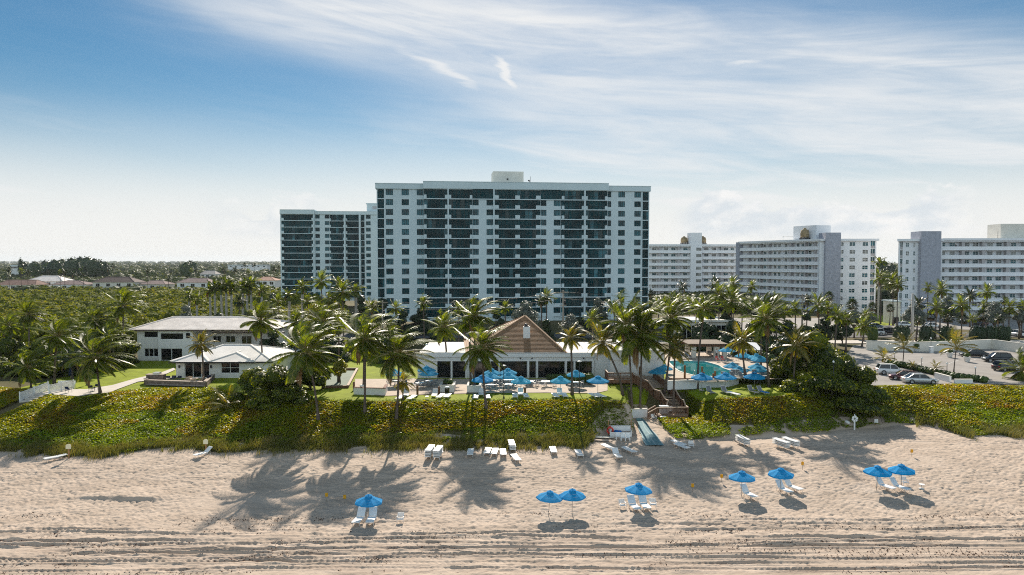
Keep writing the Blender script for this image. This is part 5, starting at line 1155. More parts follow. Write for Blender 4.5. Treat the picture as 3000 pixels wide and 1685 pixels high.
for i, (px, py, Y, lab) in enumerate([
    (1437, 1106, 99.5, 'front left of the four clustered terrace umbrellas'), (1441, 1094, 103.2, 'rear left of the four clustered terrace umbrellas'), (1489, 1104, 99.8, 'front right of the four clustered terrace umbrellas'), (1488, 1091, 103.5, 'rear right of the four clustered terrace umbrellas'),
    (1687, 1097, 101.6, 'pale blue terrace umbrella by the dark hedge, behind a thin palm'), (1156, 1112, 102.5, 'sky blue terrace umbrella half hidden behind the big windblown palm'), (1250, 1099, 106, 'sky blue umbrella at the back beside the planter hedge'), (1256, 1110, 102.6, 'sky blue umbrella over the white bar table left of the planter'),
    (1526, 1131, 95.8, 'pale blue lawn umbrella over three white loungers, left of two'), (1642, 1131, 96.2, 'pale blue lawn umbrella over three white loungers, right of two')]):
    q = D(px, py, Y); z = 5.1 if Y > 98.5 else 5.02; place(PT, i, (q.x, Y, z), .2 * i, lab, GT, 1.0 if Y > 98 else 1.05)
PD_ = umbrella_proto('', BLUE, 1.38, 1.62, 0.55, True)
for i, (px, py, Y, lab) in enumerate([(1413, 1128, 97.3, 'tilted deep blue umbrella at the left edge of the terrace lawn'), (1751.5, 1125, 96.6, 'deep blue lawn umbrella left of the wooden stairway'),
    (2056, 1126, 99.2, 'blue lawn umbrella in front of the white pool wall, left of three'), (2124.5, 1126, 99.5, 'blue lawn umbrella in front of the white pool wall, middle of three'), (2209.5, 1126, 99.8, 'blue lawn umbrella below the pool deck, right of three')]):
    q = D(px, py, Y); place(PD_, i, (q.x, Y, 5.03), .3 * i, lab, 'blue umbrellas on the lawn', 1.12)
PK = umbrella_proto('', PALEB, 1.38, 1.85, 0.6, True)
for i, (px, py, Y, lab) in enumerate([(2129, 1031, 121, 'farthest pool umbrella, beside the pergola'), (2178, 1048, 114, 'pool umbrella behind the yellowing palm'), (2216, 1056, 112, 'shaded pool umbrella in front of the dark bushes'), (2146, 1073, 110.3, 'pool umbrella at the right rim of the pool, farther of two'),
    (2165, 1085, 107.3, 'pool umbrella at the right rim of the pool, nearer of two'), (2225, 1066, 109.5, 'topmost of the three overlapping pool umbrellas'), (2218, 1075, 107.6, 'middle of the three overlapping pool umbrellas'), (2220.5, 1083, 105.8, 'lowest of the three overlapping pool umbrellas'),
    (1926, 1089, 105.2, 'pool deck umbrella at the head of the wooden stairway, front one'), (1945, 1079, 107.6, 'pool deck umbrella at the head of the wooden stairway, rear one')]):
    q = D(px, py, Y); place(PK, i, (q.x, Y, q.z - 1.9 if abs(q.z - 1.9 - DZ) > .8 else DZ), .25 * i, lab, 'sky blue umbrellas round the pool', 1.0)
def closed_umbrella(label, loc, m, h=2.5):
    o = thing('closed_umbrella', label, 'umbrella', loc); p = MB(); p.tube([(0, 0, 0), (0, 0, h)], .03, 6); p.lathe([(.3, 0), (.3, .08), (.06, .12)], 10); p.build('pole', POLE, o)
    c = MB(); c.lathe([(.10, .8), (.22, .95), (.19, 1.5), (.10, 2.2), (.03, h)], 8); c.build('canopy', m, o); return o
TANC = mat('tan_canvas', (0.42, 0.32, 0.22), 0.9, 0.1, 0.1, 3); NAVY = mat('navy_canvas', (0.01, 0.02, 0.06), 0.85, 0.2)
p = P(568, 1122, 5.3); closed_umbrella('furled tan umbrella on the stone walled patio', (p.x, 106.8, 5.35), TANC, 2.6)
p = P(258, 1127, 5.1); closed_umbrella('furled black umbrella at the edge of the left lawn', tuple(p), NAVY, 2.7)
p = P(206, 1118, 5.1); closed_umbrella('furled navy umbrella behind the white bench', tuple(p), NAVY, 2.7)
p = P(1190, 1160, 5.1); closed_umbrella('furled blue umbrella among the left terrace tables', tuple(p), DEEPB, 2.2)

# ------------------------------------------------------------------ loungers, chairs, tables
STRAP = mat('white_vinyl_strap', (0.78, 0.77, 0.75), 0.45, 0.4, 0.05, 3); GREYSL = mat('grey_sling', (0.20, 0.20, 0.21), 0.7, 0.2, 0.1, 3); TOWEL = mat('blue_towel', (0.03, 0.22, 0.55), 0.95, 0.1, 0.1, 4)
def lounger_proto(label, back=55, bed=STRAP, frame=PLASTIC):
    """foot towards -y; back raised by the given angle"""
    o = thing('sun_lounger', label, 'sun lounger'); W2 = .32; h = .36; f = MB()
    for s in (-1, 1): f.bar((s * W2, -1.0, h), (s * W2, .35, h), .05)
    f.bar((-W2, -1.0, h), (W2, -1.0, h), .05); f.bar((-W2, .35, h), (W2, .35, h), .05); f.build('frame', frame, o)
    for sx in (-1, 1):
        for y in (-.75, .22):
            l = MB(); l.tube([(sx * W2, y - .12, 0), (sx * W2, y, h - .03), (sx * W2, y + .12, 0)], .022, 5); l.build('leg', frame, o)
    b = MB()
    for i in range(11): y = lerp(-.97, .30, (i + .5) / 11); b.box(-W2, y - .05, h + .015, W2, y + .05, h + .035)
    b.build('seat', bed, o); a = R(back); bk = MB(); d = Vector((0, math.cos(a), math.sin(a))); n = Vector((0, -math.sin(a), math.cos(a))); p0 = Vector((0, .36, h + .02)); L = .82
    for s in (-1, 1): bk.bar(p0 + Vector((s * W2, 0, 0)), p0 + d * L + Vector((s * W2, 0, 0)), .05, mi=1)
    bk.bar(p0 + d * L - Vector((W2, 0, 0)), p0 + d * L + Vector((W2, 0, 0)), .05, mi=1)
    for i in range(8):
        c = p0 + d * lerp(.04, L - .04, (i + .5) / 8); bk.bar(c - Vector((W2, 0, 0)), c + Vector((W2, 0, 0)), .09, .02, up=n)
    bk.build('backrest', [bed, frame], o)
    if back > 12: s_ = MB(); s_.bar(p0 + d * .45 - Vector((W2 - .05, 0, 0)), (-W2 + .05, .75, .02), .03); s_.bar(p0 + d * .45 + Vector((W2 - .05, 0, 0)), (W2 - .05, .75, .02), .03); s_.build('support', frame, o)
    return o
LU = lounger_proto('', 52); LF = lounger_proto('', 4); LG = lounger_proto('', 55, GREYSL, ALU); LW = lounger_proto('', 38)
cnt = {}
def put(proto, loc, rz, label, group=None, sc=None):
    k = proto.name; r = place(proto, cnt.get(k, 0), loc, rz, label, group, sc); cnt[k] = cnt.get(k, 0) + 1; return r
G1 = 'white loungers under the beach umbrellas'
for px, py, rz, lab in [(1052, 1531, -.12, 'white slatted lounger under the leftmost beach umbrella, left one'), (1089, 1530, .0, 'white slatted lounger under the leftmost beach umbrella, right one'), (1857, 1492, .22, 'white lounger left of the pole under the four seat beach umbrella'), (1888, 1489, .1, 'white lounger right of the pole under the four seat beach umbrella'),
    (2193, 1457, .35, 'only white lounger under its beach umbrella, foot towards the right'), (2296, 1443, .3, 'white lounger nearer the pole of the two lounger umbrella'), (2322, 1436, .5, 'white lounger stretching out to the right of the two lounger umbrella'), (2592, 1433, .42, 'white lounger below the left umbrella of the right hand pair'), (2635, 1436, .45, 'white lounger below the right umbrella of the right hand pair')]:
    p = stand(px, py); put(LU, p, rz, lab, G1, 1.02)
G2 = 'white loungers put away along the dune'
def stack(px, py, n, rz, lab, top=None):
    p = stand(px, py)
    for k in range(n):
        t = 'bottom' if k == 0 else ('top' if k == n - 1 else ['second', 'third', 'fourth', 'fifth'][k - 1])
        put(LF, p + Vector((random.uniform(-.02, .02), random.uniform(-.04, .04), k * .17)), rz + random.uniform(-.02, .02), f'{t} white lounger of the stack {lab}', G2)
stack(1259, 1340, 5, -.12, 'left of two tall ones below the dune grass'); stack(1283, 1342, 5, -.12, 'right of two tall ones below the dune grass')
stack(2177, 1304, 4, .25, 'standing alone against the green vine'); stack(2290, 1313, 4, .42, 'left of two at the right end of the dune'); stack(2318, 1310, 4, .42, 'right of two at the right end of the dune'); stack(1500, 1320, 4, .1, 'behind a single white lounger')
for px, py, rz, lab in [(1378, 1334, .0, 'low white lounger alone right of the two tall stacks'), (1428, 1330, -.1, 'white lounger flat on the sand, left of three side by side'), (1449, 1332, -.1, 'white lounger flat on the sand, middle of three side by side'), (1474, 1334, .05, 'white lounger flat on the sand, right of three side by side'), (1512, 1350, .25, 'white lounger pulled out in front of the middle stack'),
    (1621, 1327, .05, 'single flat white lounger in the middle of the dune edge'), (1697, 1337, .08, 'single flat white lounger with a pillow end, left of the red buoy'), (1783, 1318, .5, 'slanted white lounger just below the red ring buoy'), (1845, 1327, .45, 'slanted white lounger left of the blue mat'), (1990, 1306, .5, 'slanted white lounger right of the blue mat, rear of two'), (1999, 1316, .5, 'slanted white lounger right of the blue mat, front of two'), (160, 1348, -.75, 'flat white lounger lying askew below the left sign')]:
    put(LF, stand(px, py), rz, lab, G2)
put(LW, stand(1808, 1342), .15, 'white lounger with grey slats half raised, in front of the slanted one', G2); put(LW, stand(594, 1337), -.6, 'white plastic lounger with raised back below the right hand cream sign', G2)
G3 = 'white loungers on the terrace lawn'
for px, py, rz, k, lab in [(1172, 1172, -.2, 0, 'white lawn lounger left of the leaning thin palm'), (1190, 1163, .1, 1, 'raised white lawn lounger behind the leaning thin palm'), (1206, 1172, -.25, 0, 'white lawn lounger right of the leaning thin palm'), (1273.5, 1163, 0, 1, 'raised white lawn lounger in front of the planter'), (1290, 1168, -.2, 0, 'white lawn lounger in front of the planter, left of two'), (1311, 1167, -.1, 0, 'white lawn lounger in front of the litter bin'),
    (1393, 1170, 0, 0, 'bright white lawn lounger just left of the big central palm'), (1410, 1160, 0, 1, 'raised white lawn lounger just left of the big central palm'), (1428, 1170, .1, 0, 'white lawn lounger just right of the big central palm'), (1509, 1167, 0, 0, 'left white lounger below the left pale lawn umbrella'), (1525, 1159, 0, 1, 'raised middle lounger below the left pale lawn umbrella'), (1541, 1167, .1, 0, 'right white lounger below the left pale lawn umbrella'),
    (1627, 1166, .15, 0, 'left white lounger below the right pale lawn umbrella'), (1640, 1160, 0, 1, 'raised middle lounger below the right pale lawn umbrella'), (1654, 1165, .1, 0, 'right white lounger below the right pale lawn umbrella'), (1741, 1166, .4, 0, 'left white lounger below the deep blue lawn umbrella'), (1760, 1166, .4, 0, 'right white lounger below the deep blue lawn umbrella'), (2044, 1162, .5, 0, 'flat white lounger below the left pool wall umbrella'), (2150, 1160, .4, 0, 'flat white lounger between two grey ones on the right lawn')]:
    put(LF if k == 0 else LW, stand(px, py), rz, lab, G3)
for px, py, rz, lab in [(2081, 1155, .15, 'grey backed lounger left of the middle pool wall umbrella'), (2126, 1155, .2, 'grey backed lounger under the middle pool wall umbrella'), (2205, 1154, .3, 'grey backed lounger under the right lawn umbrella'), (2234, 1156, .4, 'grey lounger spread with a bright blue towel')]:
    o_ = put(LG, stand(px, py), rz, lab, 'grey loungers on the right lawn')
tw = MB(); tw.box(-.3, -.98, .42, .3, .3, .44); tw = tw.build('towel', TOWEL); tw.location = o_.location; tw.rotation_euler = o_.rotation_euler; tag(tw, 'bright blue towel laid over a grey lounger on the right lawn', 'towel')
for px, py, rz, lab in [(2121, 1108, 2.7, 'pale pool lounger at the rim of the pool'), (2148, 1106, -.3, 'grey pool lounger behind the leaning palm, rear left'), (2154, 1113, .5, 'grey pool lounger left of the leaning palm'), (2168, 1107, .2, 'grey pool lounger behind the leaning palm, rear right'), (2177, 1113, .4, 'grey pool lounger right against the leaning palm'), (2214, 1106, .0, 'grey pool lounger below the overlapping umbrellas, left'), (2237, 1106, .0, 'grey pool lounger below the overlapping umbrellas, right'), (2003, 1052, .3, 'pool lounger at the far left end of the pool'), (1990, 1051, .3, 'pool lounger nearly hidden behind the palm at the far left end of the pool'), (2016, 1051, .2, 'pool lounger on the far rim left of the pergola')]:
    p = P(px, py, DZ); put(LG, p, rz, lab, 'loungers round the pool')
def chair_proto(label, m=STRAP, frame=PLASTIC, sh=.43, bh=.85, w=.27):
    o = thing('chair', label, 'chair'); 
    for sx in (-1, 1):
        for y, t in ((-.22, sh), (.22, bh)): l = MB(); l.tube([(sx * w, y + (.05 if y > 0 else -.03), 0), (sx * w, y, sh), (sx * w, y + (.12 if t > sh else 0), t)], .018, 5); l.build('leg', frame, o)
    s = MB()
    for i in range(6): y = lerp(-.24, .22, (i + .5) / 6); s.box(-w, y - .032, sh - .01, w, y + .032, sh + .01)
    s.build('seat', m, o); b = MB()
    for i in range(5): z = lerp(sh + .1, bh, (i + .5) / 5); y = .22 + .12 * (z - sh) / (bh - sh); b.box(-w, y - .012, z - .032, w, y + .012, z + .032)
    b.build('backrest', m, o); a = MB()
    for sx in (-1, 1): a.bar((sx * w, -.2, sh + .2), (sx * w, .26, sh + .22), .045, .03); a.bar((sx * w, -.2, sh), (sx * w, -.2, sh + .2), .03)
    a.build('armrests', frame, o); return o
CB = chair_proto('', STRAP, PLASTIC, .34, .80); CD = chair_proto('', GREYSL, ALU); RED = mat('red_sling', (0.55, 0.03, 0.02), 0.8, 0.2); CR = chair_proto('', RED, PLASTIC, .40, .95, .3); CT = chair_proto('', TANC, TANC, .42, .95, .3); CK = chair_proto('', NAVY, BLACK, .42, .85, .3)
for px, py, rz, lab in [(1173, 1531, .0, 'low white beach chair standing alone right of the leftmost umbrella'), (1824, 1490, .2, 'low white beach chair left of the two loungers under the four seat umbrella'), (1913, 1488, -.05, 'low white beach chair right of the two loungers under the four seat umbrella'), (2651, 1422, .0, 'low white beach chair behind the pole of the far right umbrella'), (2025, 1313, -.1, 'white beach chair by itself right of the slanted pair of loungers')]:
    put(CB, stand(px, py), rz, lab, 'low white beach chairs')
for k, (px, py) in enumerate(((1811, 1288), (1826, 1291), (1839, 1291))):
    o = thing('plastic_chair', ['white plastic chair left of three before the storage bin', 'white plastic chair in the middle of three before the storage bin', 'white plastic chair right of three before the storage bin'][k], 'chair', tuple(stand(px, py)), -.1 * k, 'white plastic chairs by the storage bin')
    s = MB(); s.box(-.26, -.25, .36, .26, .25, .42); s.build('seat', PLASTIC, o)
    for sx in (-1, 1):
        for sy in (-1, 1): l = MB(); l.bar((sx * .27, sy * .27, 0), (sx * .23, sy * .22, .36), .07); l.build('leg', PLASTIC, o)
    b = MB(); b.add([(-.26, .22, .42), (.26, .22, .42), (.24, .33, .82), (-.24, .33, .82), (-.26, .26, .42), (.26, .26, .42), (.24, .37, .82), (-.24, .37, .82)], [(0, 1, 2, 3), (4, 7, 6, 5), (3, 2, 6, 7), (0, 3, 7, 4), (1, 5, 6, 2)]); b.build('backrest', PLASTIC, o)
    a = MB(); a.box(-.31, -.22, .58, -.25, .26, .61).box(.25, -.22, .58, .31, .26, .61); a.build('armrests', PLASTIC, o)
def table_proto(label, r=.55, h=.72, sq=False):
    o = thing('table', label, 'table'); t = MB()
    if sq: t.box(-r * 1.5, -r, h - .04, r * 1.5, r, h)
    else: t.lathe([(r, h - .04), (r, h)], 18)
    t.build('tabletop', PLASTIC, o); l = MB(); l.lathe([(.28, 0), (.28, .03), (.04, .07), (.035, h - .04)], 10)
    l.build('pedestal', ALU, o); return o
TB = table_proto(''); TQ = table_proto('', .5, .73, True); TS = table_proto('', .26, .46)
sets = [(1437, 99.5, 0, 'table under the front left umbrella of four'), (1489, 99.8, 0, 'table under the front right umbrella of four'), (1441, 103.2, 0, 'table under the rear left umbrella of four'), (1488, 103.5, 0, 'table under the rear right umbrella of four'), (1687, 101.6, 0, 'table under the umbrella by the dark hedge'), (1548, 102.4, 1, 'left of two long tables'), (1602, 102.2, 1, 'right of two long tables'), (1156, 102.5, 0, 'table under the umbrella behind the big windblown palm'), (1256, 102.6, 0, 'table under the umbrella left of the planter'), (1229, 101, 0, 'table at the open left terrace end')]
for px, Y, sq, lab in sets:
    x = XA(px, Y); put(TQ if sq else TB, (x, Y, 5.1), random.uniform(-.2, .2), f'white table, {lab}', 'white terrace tables')
    n = 4 if not sq else 5
    for k in range(n):
        a = 2 * math.pi * k / n + .5; rr = .95 if not sq else 1.1
        side = ['right rear', 'left rear', 'left front', 'right front', 'end'][k % 5]
        put(CD, (x + rr * math.cos(a) * (1.15 if sq else 1), Y + rr * math.sin(a), 5.1), a - math.pi / 2 + random.uniform(-.3, .3), f'grey sling chair, {side}, at the {lab}', 'grey terrace chairs')
put(TS, stand(1251, 1171), 0, 'tiny round white side table on the lawn by the planter', 'white side tables'); put(TS, stand(2700, 1432), 0, 'low white side table right of the far right beach umbrella', 'white side tables')
for px, py, lab in [(2102, 1060, 'red sling chair by the pool, left one'), (2118, 1060, 'red sling chair by the pool, right one')]: put(CR, P(px, py, DZ), .3, lab, 'red chairs by the pool')
for px, py, rz, k, lab in [(2042, 1044, .2, CD, 'grey chair in the pergola shade, left of the dark table'), (2075, 1043, -.6, CD, 'grey chair in the pergola shade, right of the dark table'), (2085, 1044, .4, CD, 'grey chair beside the near right pergola post'), (2140, 1052, 1.0, CD, 'grey chair under the farthest pool umbrella'), (2156, 1056, -.8, CD, 'grey chair right of the farthest pool umbrella')]: put(k, P(px, py, DZ), rz, lab, 'grey chairs across the pool')
# patio of the pool house
STONE = mat('stacked_stone', (0.20, 0.15, 0.125), 0.9, 0.15, 0.45, 3.0, 0.04, 4, detail=8); STCAP = mat('stone_cap', (0.42, 0.34, 0.28), 0.85, 0.2, 0.15, 2)
wall_run('patio_wall', 'low stacked stone wall with pale cap round the pool house patio', [P(427, 1124, 5), P(430, 1129, 5), P(600, 1135, 5), P(624, 1112, 5)], 4.8, 5.75, 0.45, STONE, STCAP)
psheet('patio', [(430, 1127), (598, 1132), (622, 1113), (440, 1112)], 5.3, PAVE)
for px, py, rz, lab in [(548, 1124, .1, 'tan patio chair at the left of the tan table'), (562, 1120, 3.0, 'tan patio chair behind the tan table'), (588, 1123, -1.4, 'tan patio chair at the right of the tan table'), (566, 1127, .0, 'tan patio chair in front of the tan table')]: put(CT, P(px, py, 5.32), rz, lab, 'tan patio chairs')
p = P(569, 1123, 5.32); o = thing('table', 'tan round patio table beneath the furled tan umbrella', 'table', (p.x, p.y, 5.32)); m_ = MB(); m_.lathe([(.6, .68), (.6, .73)], 16); m_.build('tabletop', STCAP, o); m_ = MB(); m_.lathe([(.3, 0), (.08, .1), (.06, .68)], 8); m_.build('pedestal', TANC, o)
for px, py, rz, lab in [(492, 1119, .4, 'dark patio armchair by the stone grill, left'), (507, 1118, 0, 'dark patio armchair by the stone grill, middle'), (523, 1119, -.2, 'dark patio armchair by the stone grill, right'), (605, 1118, -.8, 'dark patio armchair at the right corner of the patio'), (615, 1117, .8, 'dark patio armchair against the house wall')]: put(CK, P(px, py, 5.32), rz, lab, 'dark patio armchairs')
a = P(458, 1116, 5.3); o = thing('outdoor_kitchen', 'stone built grill counter at the left end of the patio', 'grill', tuple(a)); m_ = MB(); m_.box(-1.3, -.4, 0, 1.2, .5, .95); m_.box(-.3, -.45, .95, .6, .4, 1.3, 1); m_.build('counter', [STONE, ALU], o); m_ = MB(); m_.box(-1.4, -.45, .95, -.32, .55, 1.02).box(.62, -.45, .95, 1.3, .55, 1.02); m_.build('worktop', STCAP, o)
# white benches on the bathing terrace at the far left
a, b = P(165, 1138, 5.1), P(238, 1132, 5.1); o = thing('bench', 'long white slatted bench on the bathing terrace at the far left', 'bench', ((a.x + b.x) / 2, a.y, 5.13)); L = (b.x - a.x) / 2; m_ = MB()
for i in range(4): m_.box(-L, -.28 + i * .15, .44, L, -.16 + i * .15, .48)
m_.build('seat', PLASTIC, o); m_ = MB()
for i in range(3): m_.box(-L, .36, .58 + i * .15, L, .4, .70 + i * .15)
m_.build('backrest', PLASTIC, o)
for i in range(5):
    x = lerp(-L + .1, L - .1, i / 4); m_ = MB(); m_.box(x - .05, -.25, 0, x + .05, -.19, .44).box(x - .05, .32, 0, x + .05, .38, 1.0).box(x - .05, -.19, .36, x + .05, .32, .44); m_.build('leg', PLASTIC, o)
for px, py, rz, lab in [(201, 1150, 2.9, 'dark blue armchair facing the white bench'), (268, 1148, 1.0, 'dark armchair beside the nearest left palm, left one'), (277, 1144, -.5, 'dark armchair beside the nearest left palm, right one')]: put(CK, P(px, py, 5.13), rz, lab, 'dark chairs on the bathing terrace')
# ------------------------------------------------------------------ palms
G_PALM = leafmat('palm_leaflet', [(0.04, 0.064, 0.006), (0.072, 0.105, 0.008), (0.125, 0.155, 0.010), (0.22, 0.22, 0.018)], 0.48, 0.40, 0.4, (1.65, 1.65, 0.4), 0.18)
G_PALMY = leafmat('yellowing_palm_leaflet', [(0.06, 0.085, 0.008), (0.11, 0.125, 0.010), (0.19, 0.17, 0.014), (0.27, 0.17, 0.02)], 0.45, 0.38, 0.5, (1.7, 1.5, 0.4), 0.12)
G_PALMD = leafmat('dark_palm_leaflet', [(0.014, 0.026, 0.010), (0.024, 0.042, 0.014), (0.042, 0.062, 0.016)], 0.3, 0.4, 0.45, (1.5, 1.5, 0.6), 0.12)
RACHIS = mat('palm_rachis', (0.32, 0.26, 0.10), 0.7, 0.25, 0.2, 4)
DEADF = mat('dry_frond', (0.22, 0.13, 0.06), 0.9, 0.15, 0.3, 3)
TRUNK = mat('palm_trunk', (0.115, 0.09, 0.075), 0.9, 0.15, 0.3, 4, 0.03, 9)
RTRUNK = mat('royal_palm_trunk', (0.33, 0.31, 0.28), 0.85, 0.15, 0.15, 3, 0.01, 9)
GSHAFT = mat('green_crownshaft', (0.09, 0.14, 0.03), 0.5, 0.4, 0.15, 3)
def crown_mesh(name, seed, n=25, wind=0.55, droop=1.0, mats=None, leaf=0.30, per=34, emin=-48, emax=86, width=.018, dead=2, lmin=.75):
    rd = random.Random(seed); V = []; Fc = []; MI = []
    def add(vs, fs, mi):
        b = len(V); V.extend(tuple(v) for v in vs)
        for f in fs: Fc.append([b + i for i in f]); MI.append(mi)
    W = Vector((1, 0.12, 0.05)).normalized()
    for k in range(n):
        az = k * 2.39996 + rd.uniform(-.25, .25); t = (k + .5) / n; el = R(lerp(emax, emin, t ** 0.8) + rd.uniform(-9, 9)); L = rd.uniform(lmin, 1.05) * (0.8 + 0.25 * math.sin(math.pi * min(1, t + .25)))
        isdead = k >= n - dead
        d = Vector((math.cos(az) * math.cos(el), math.sin(az) * math.cos(el), math.sin(el))); p = Vector((0, 0, 0)); pts = [p.copy()]; ds = [d.copy()]; ns = 15
        for i in range(ns):
            s = (i + 1) / ns; d = (d + Vector((0, 0, -1)) * (0.085 * droop * s * (2.2 if isdead else 1)) + W * (wind * 0.14 * (0.25 + s) * (1.2 if el > 0.3 else 0.7))).normalized()
            p = p + d * (L / ns); pts.append(p.copy()); ds.append(d.copy())
        # rachis, a tapering three sided stalk
        for i in range(ns):
            r0 = .013 * (1 - i / ns) + .003; r1 = .013 * (1 - (i + 1) / ns) + .003; u = Vector((0, 0, 1)); s0 = ds[i].cross(u); s0 = s0.normalized() if s0.length > 1e-3 else Vector((1, 0, 0)); t0 = s0.cross(ds[i])
            a = [pts[i] + s0 * r0, pts[i] - s0 * r0, pts[i] + t0 * r0 * 1.2]; b = [pts[i + 1] + s0 * r1, pts[i + 1] - s0 * r1, pts[i + 1] + t0 * r1 * 1.2]
            add(a + b, [(0, 1, 4, 3), (1, 2, 5, 4), (2, 0, 3, 5)], 1)
        m = per
        for j in range(m):
            s = lerp(.16, .995, (j + .5) / m); q = s * ns; i = min(int(q), ns - 1); fr = q - i; c = pts[i].lerp(pts[i + 1], fr); dd = ds[i].lerp(ds[i + 1], fr).normalized()
            u = Vector((0, 0, 1)); sd_ = dd.cross(u); sd_ = sd_.normalized() if sd_.length > 1e-2 else Vector((math.sin(az), -math.cos(az), 0)); nr = sd_.cross(dd).normalized()
            ll = (leaf * .6 if isdead else leaf) * (math.sin(math.pi * min(1, (s * .86 + .12))) ** 0.7) * rd.uniform(.85, 1.1) * L
            for sg in (-1, 1):
                l0 = (sd_ * sg * .86 + dd * (.42 + .5 * s) + nr * .18 + W * wind * .18).normalized(); l1 = (l0 + Vector((0, 0, -1)) * (.75 * droop) + W * wind * .4 + Vector((rd.uniform(-.1, .1), rd.uniform(-.1, .1), rd.uniform(-.1, .1)))).normalized()
                wv = l0.cross(nr).normalized() * width * .5 * (.7 + .6 * math.sin(math.pi * s)); wv = (wv + nr * width * .22 * sg)
                m1 = c + l0 * ll * .5; e = m1 + l1 * ll * .55
                add([c - wv * .7, c + wv * .7, m1 + wv, m1 - wv, e + wv * .15, e - wv * .15], [(0, 1, 2, 3), (3, 2, 4, 5)], 2 if isdead else 0)
    # nuts and the fibrous heart
    for k in range(7):
        a = rd.uniform(0, 6.28); c = Vector((math.cos(a) * .05, math.sin(a) * .05, -.04 - .03 * rd.random())); r = .026
        add([c + Vector(v) * r for v in ((1, 0, 0), (0, 1, 0), (-1, 0, 0), (0, -1, 0), (0, 0, 1.2), (0, 0, -1.2))], [(0, 1, 4), (1, 2, 4), (2, 3, 4), (3, 0, 4), (1, 0, 5), (2, 1, 5), (3, 2, 5), (0, 3, 5)], 1)
    me = bpy.data.meshes.new(name); me.from_pydata(V, [], Fc); me.polygons.foreach_set('material_index', MI)
    for m_ in mats: me.materials.append(m_)
    me.update(); return me
GM, YM, DM_ = [G_PALM, RACHIS, DEADF], [G_PALMY, RACHIS, DEADF], [G_PALMD, RACHIS, DEADF]
COCO = [crown_mesh('palm_crown', s, 34, w, 1.0, GM, per=40, width=.0125, leaf=.27, dead=1) for s, w in ((1, .62), (2, .75), (3, .5), (4, .68), (5, .85))]
CALM = [crown_mesh('palm_crown', s, 26, .32, 1.1, GM, per=28, width=.018, dead=1) for s in (11, 12, 13)]
YELL = [crown_mesh('palm_crown', s, 26, .3, 1.15, YM, per=34, emin=-50, width=.0135, leaf=.26, dead=1) for s in (21, 22)]
DARK = [crown_mesh('palm_crown', s, 22, .3, 1.2, DM_, per=22, width=.026) for s in (31, 32)]
ROYAL = [crown_mesh('palm_crown', s, 15, .35, 1.7, GM, leaf=.34, per=26, width=.026, emin=-25, emax=80, dead=1) for s in (41, 42, 43)]
YOUNG = [crown_mesh('palm_crown', s, 13, .25, 1.0, YM, per=26, emin=-18, emax=80, dead=0) for s in (51, 52)]
def sabal_mesh(seed):
    rd = random.Random(seed); V = []; Fc = []; MI = []
    for k in range(30):
        az = k * 2.4; el = R(lerp(85, -60, (k + .5) / 30)); d = Vector((math.cos(az) * math.cos(el), math.sin(az) * math.cos(el), math.sin(el))); c = d * .55; s = d.cross(Vector((0, 0, 1))).normalized(); t = s.cross(d).normalized()
        b = len(V); V += [tuple(s * .015), tuple(-s * .015), tuple(c - s * .012), tuple(c + s * .012)]; Fc.append([b, b + 1, b + 2, b + 3]); MI.append(1)
        for j in range(15):
            a = lerp(-1.9, 1.9, j / 14); e = c + (d * math.cos(a) + s * math.sin(a)) * .5 * rd.uniform(.85, 1.05) - Vector((0, 0, .14 * abs(a))) ; m1 = c.lerp(e, .6) + t * .02; wv = (s * math.cos(a) - d * math.sin(a)) * .035
            b = len(V); V += [tuple(c), tuple(m1 + wv), tuple(e), tuple(m1 - wv)]; Fc.append([b, b + 1, b + 2, b + 3]); MI.append(0 if k < 26 else 2)
    me = bpy.data.meshes.new('palm_crown'); me.from_pydata(V, [], Fc); me.polygons.foreach_set('material_index', MI)
    for m_ in DM_: me.materials.append(m_)
    me.update(); return me
SABAL = [sabal_mesh(s) for s in (61, 62)]
KINDS_ = dict(c=(COCO, 'coconut_palm'), l=(CALM, 'coconut_palm'), y=(YELL, 'coconut_palm'), d=(DARK, 'coconut_palm'), r=(ROYAL, 'royal_palm'), n=(YOUNG, 'young_palm'), s=(SABAL, 'sabal_palm'))
kc = {}
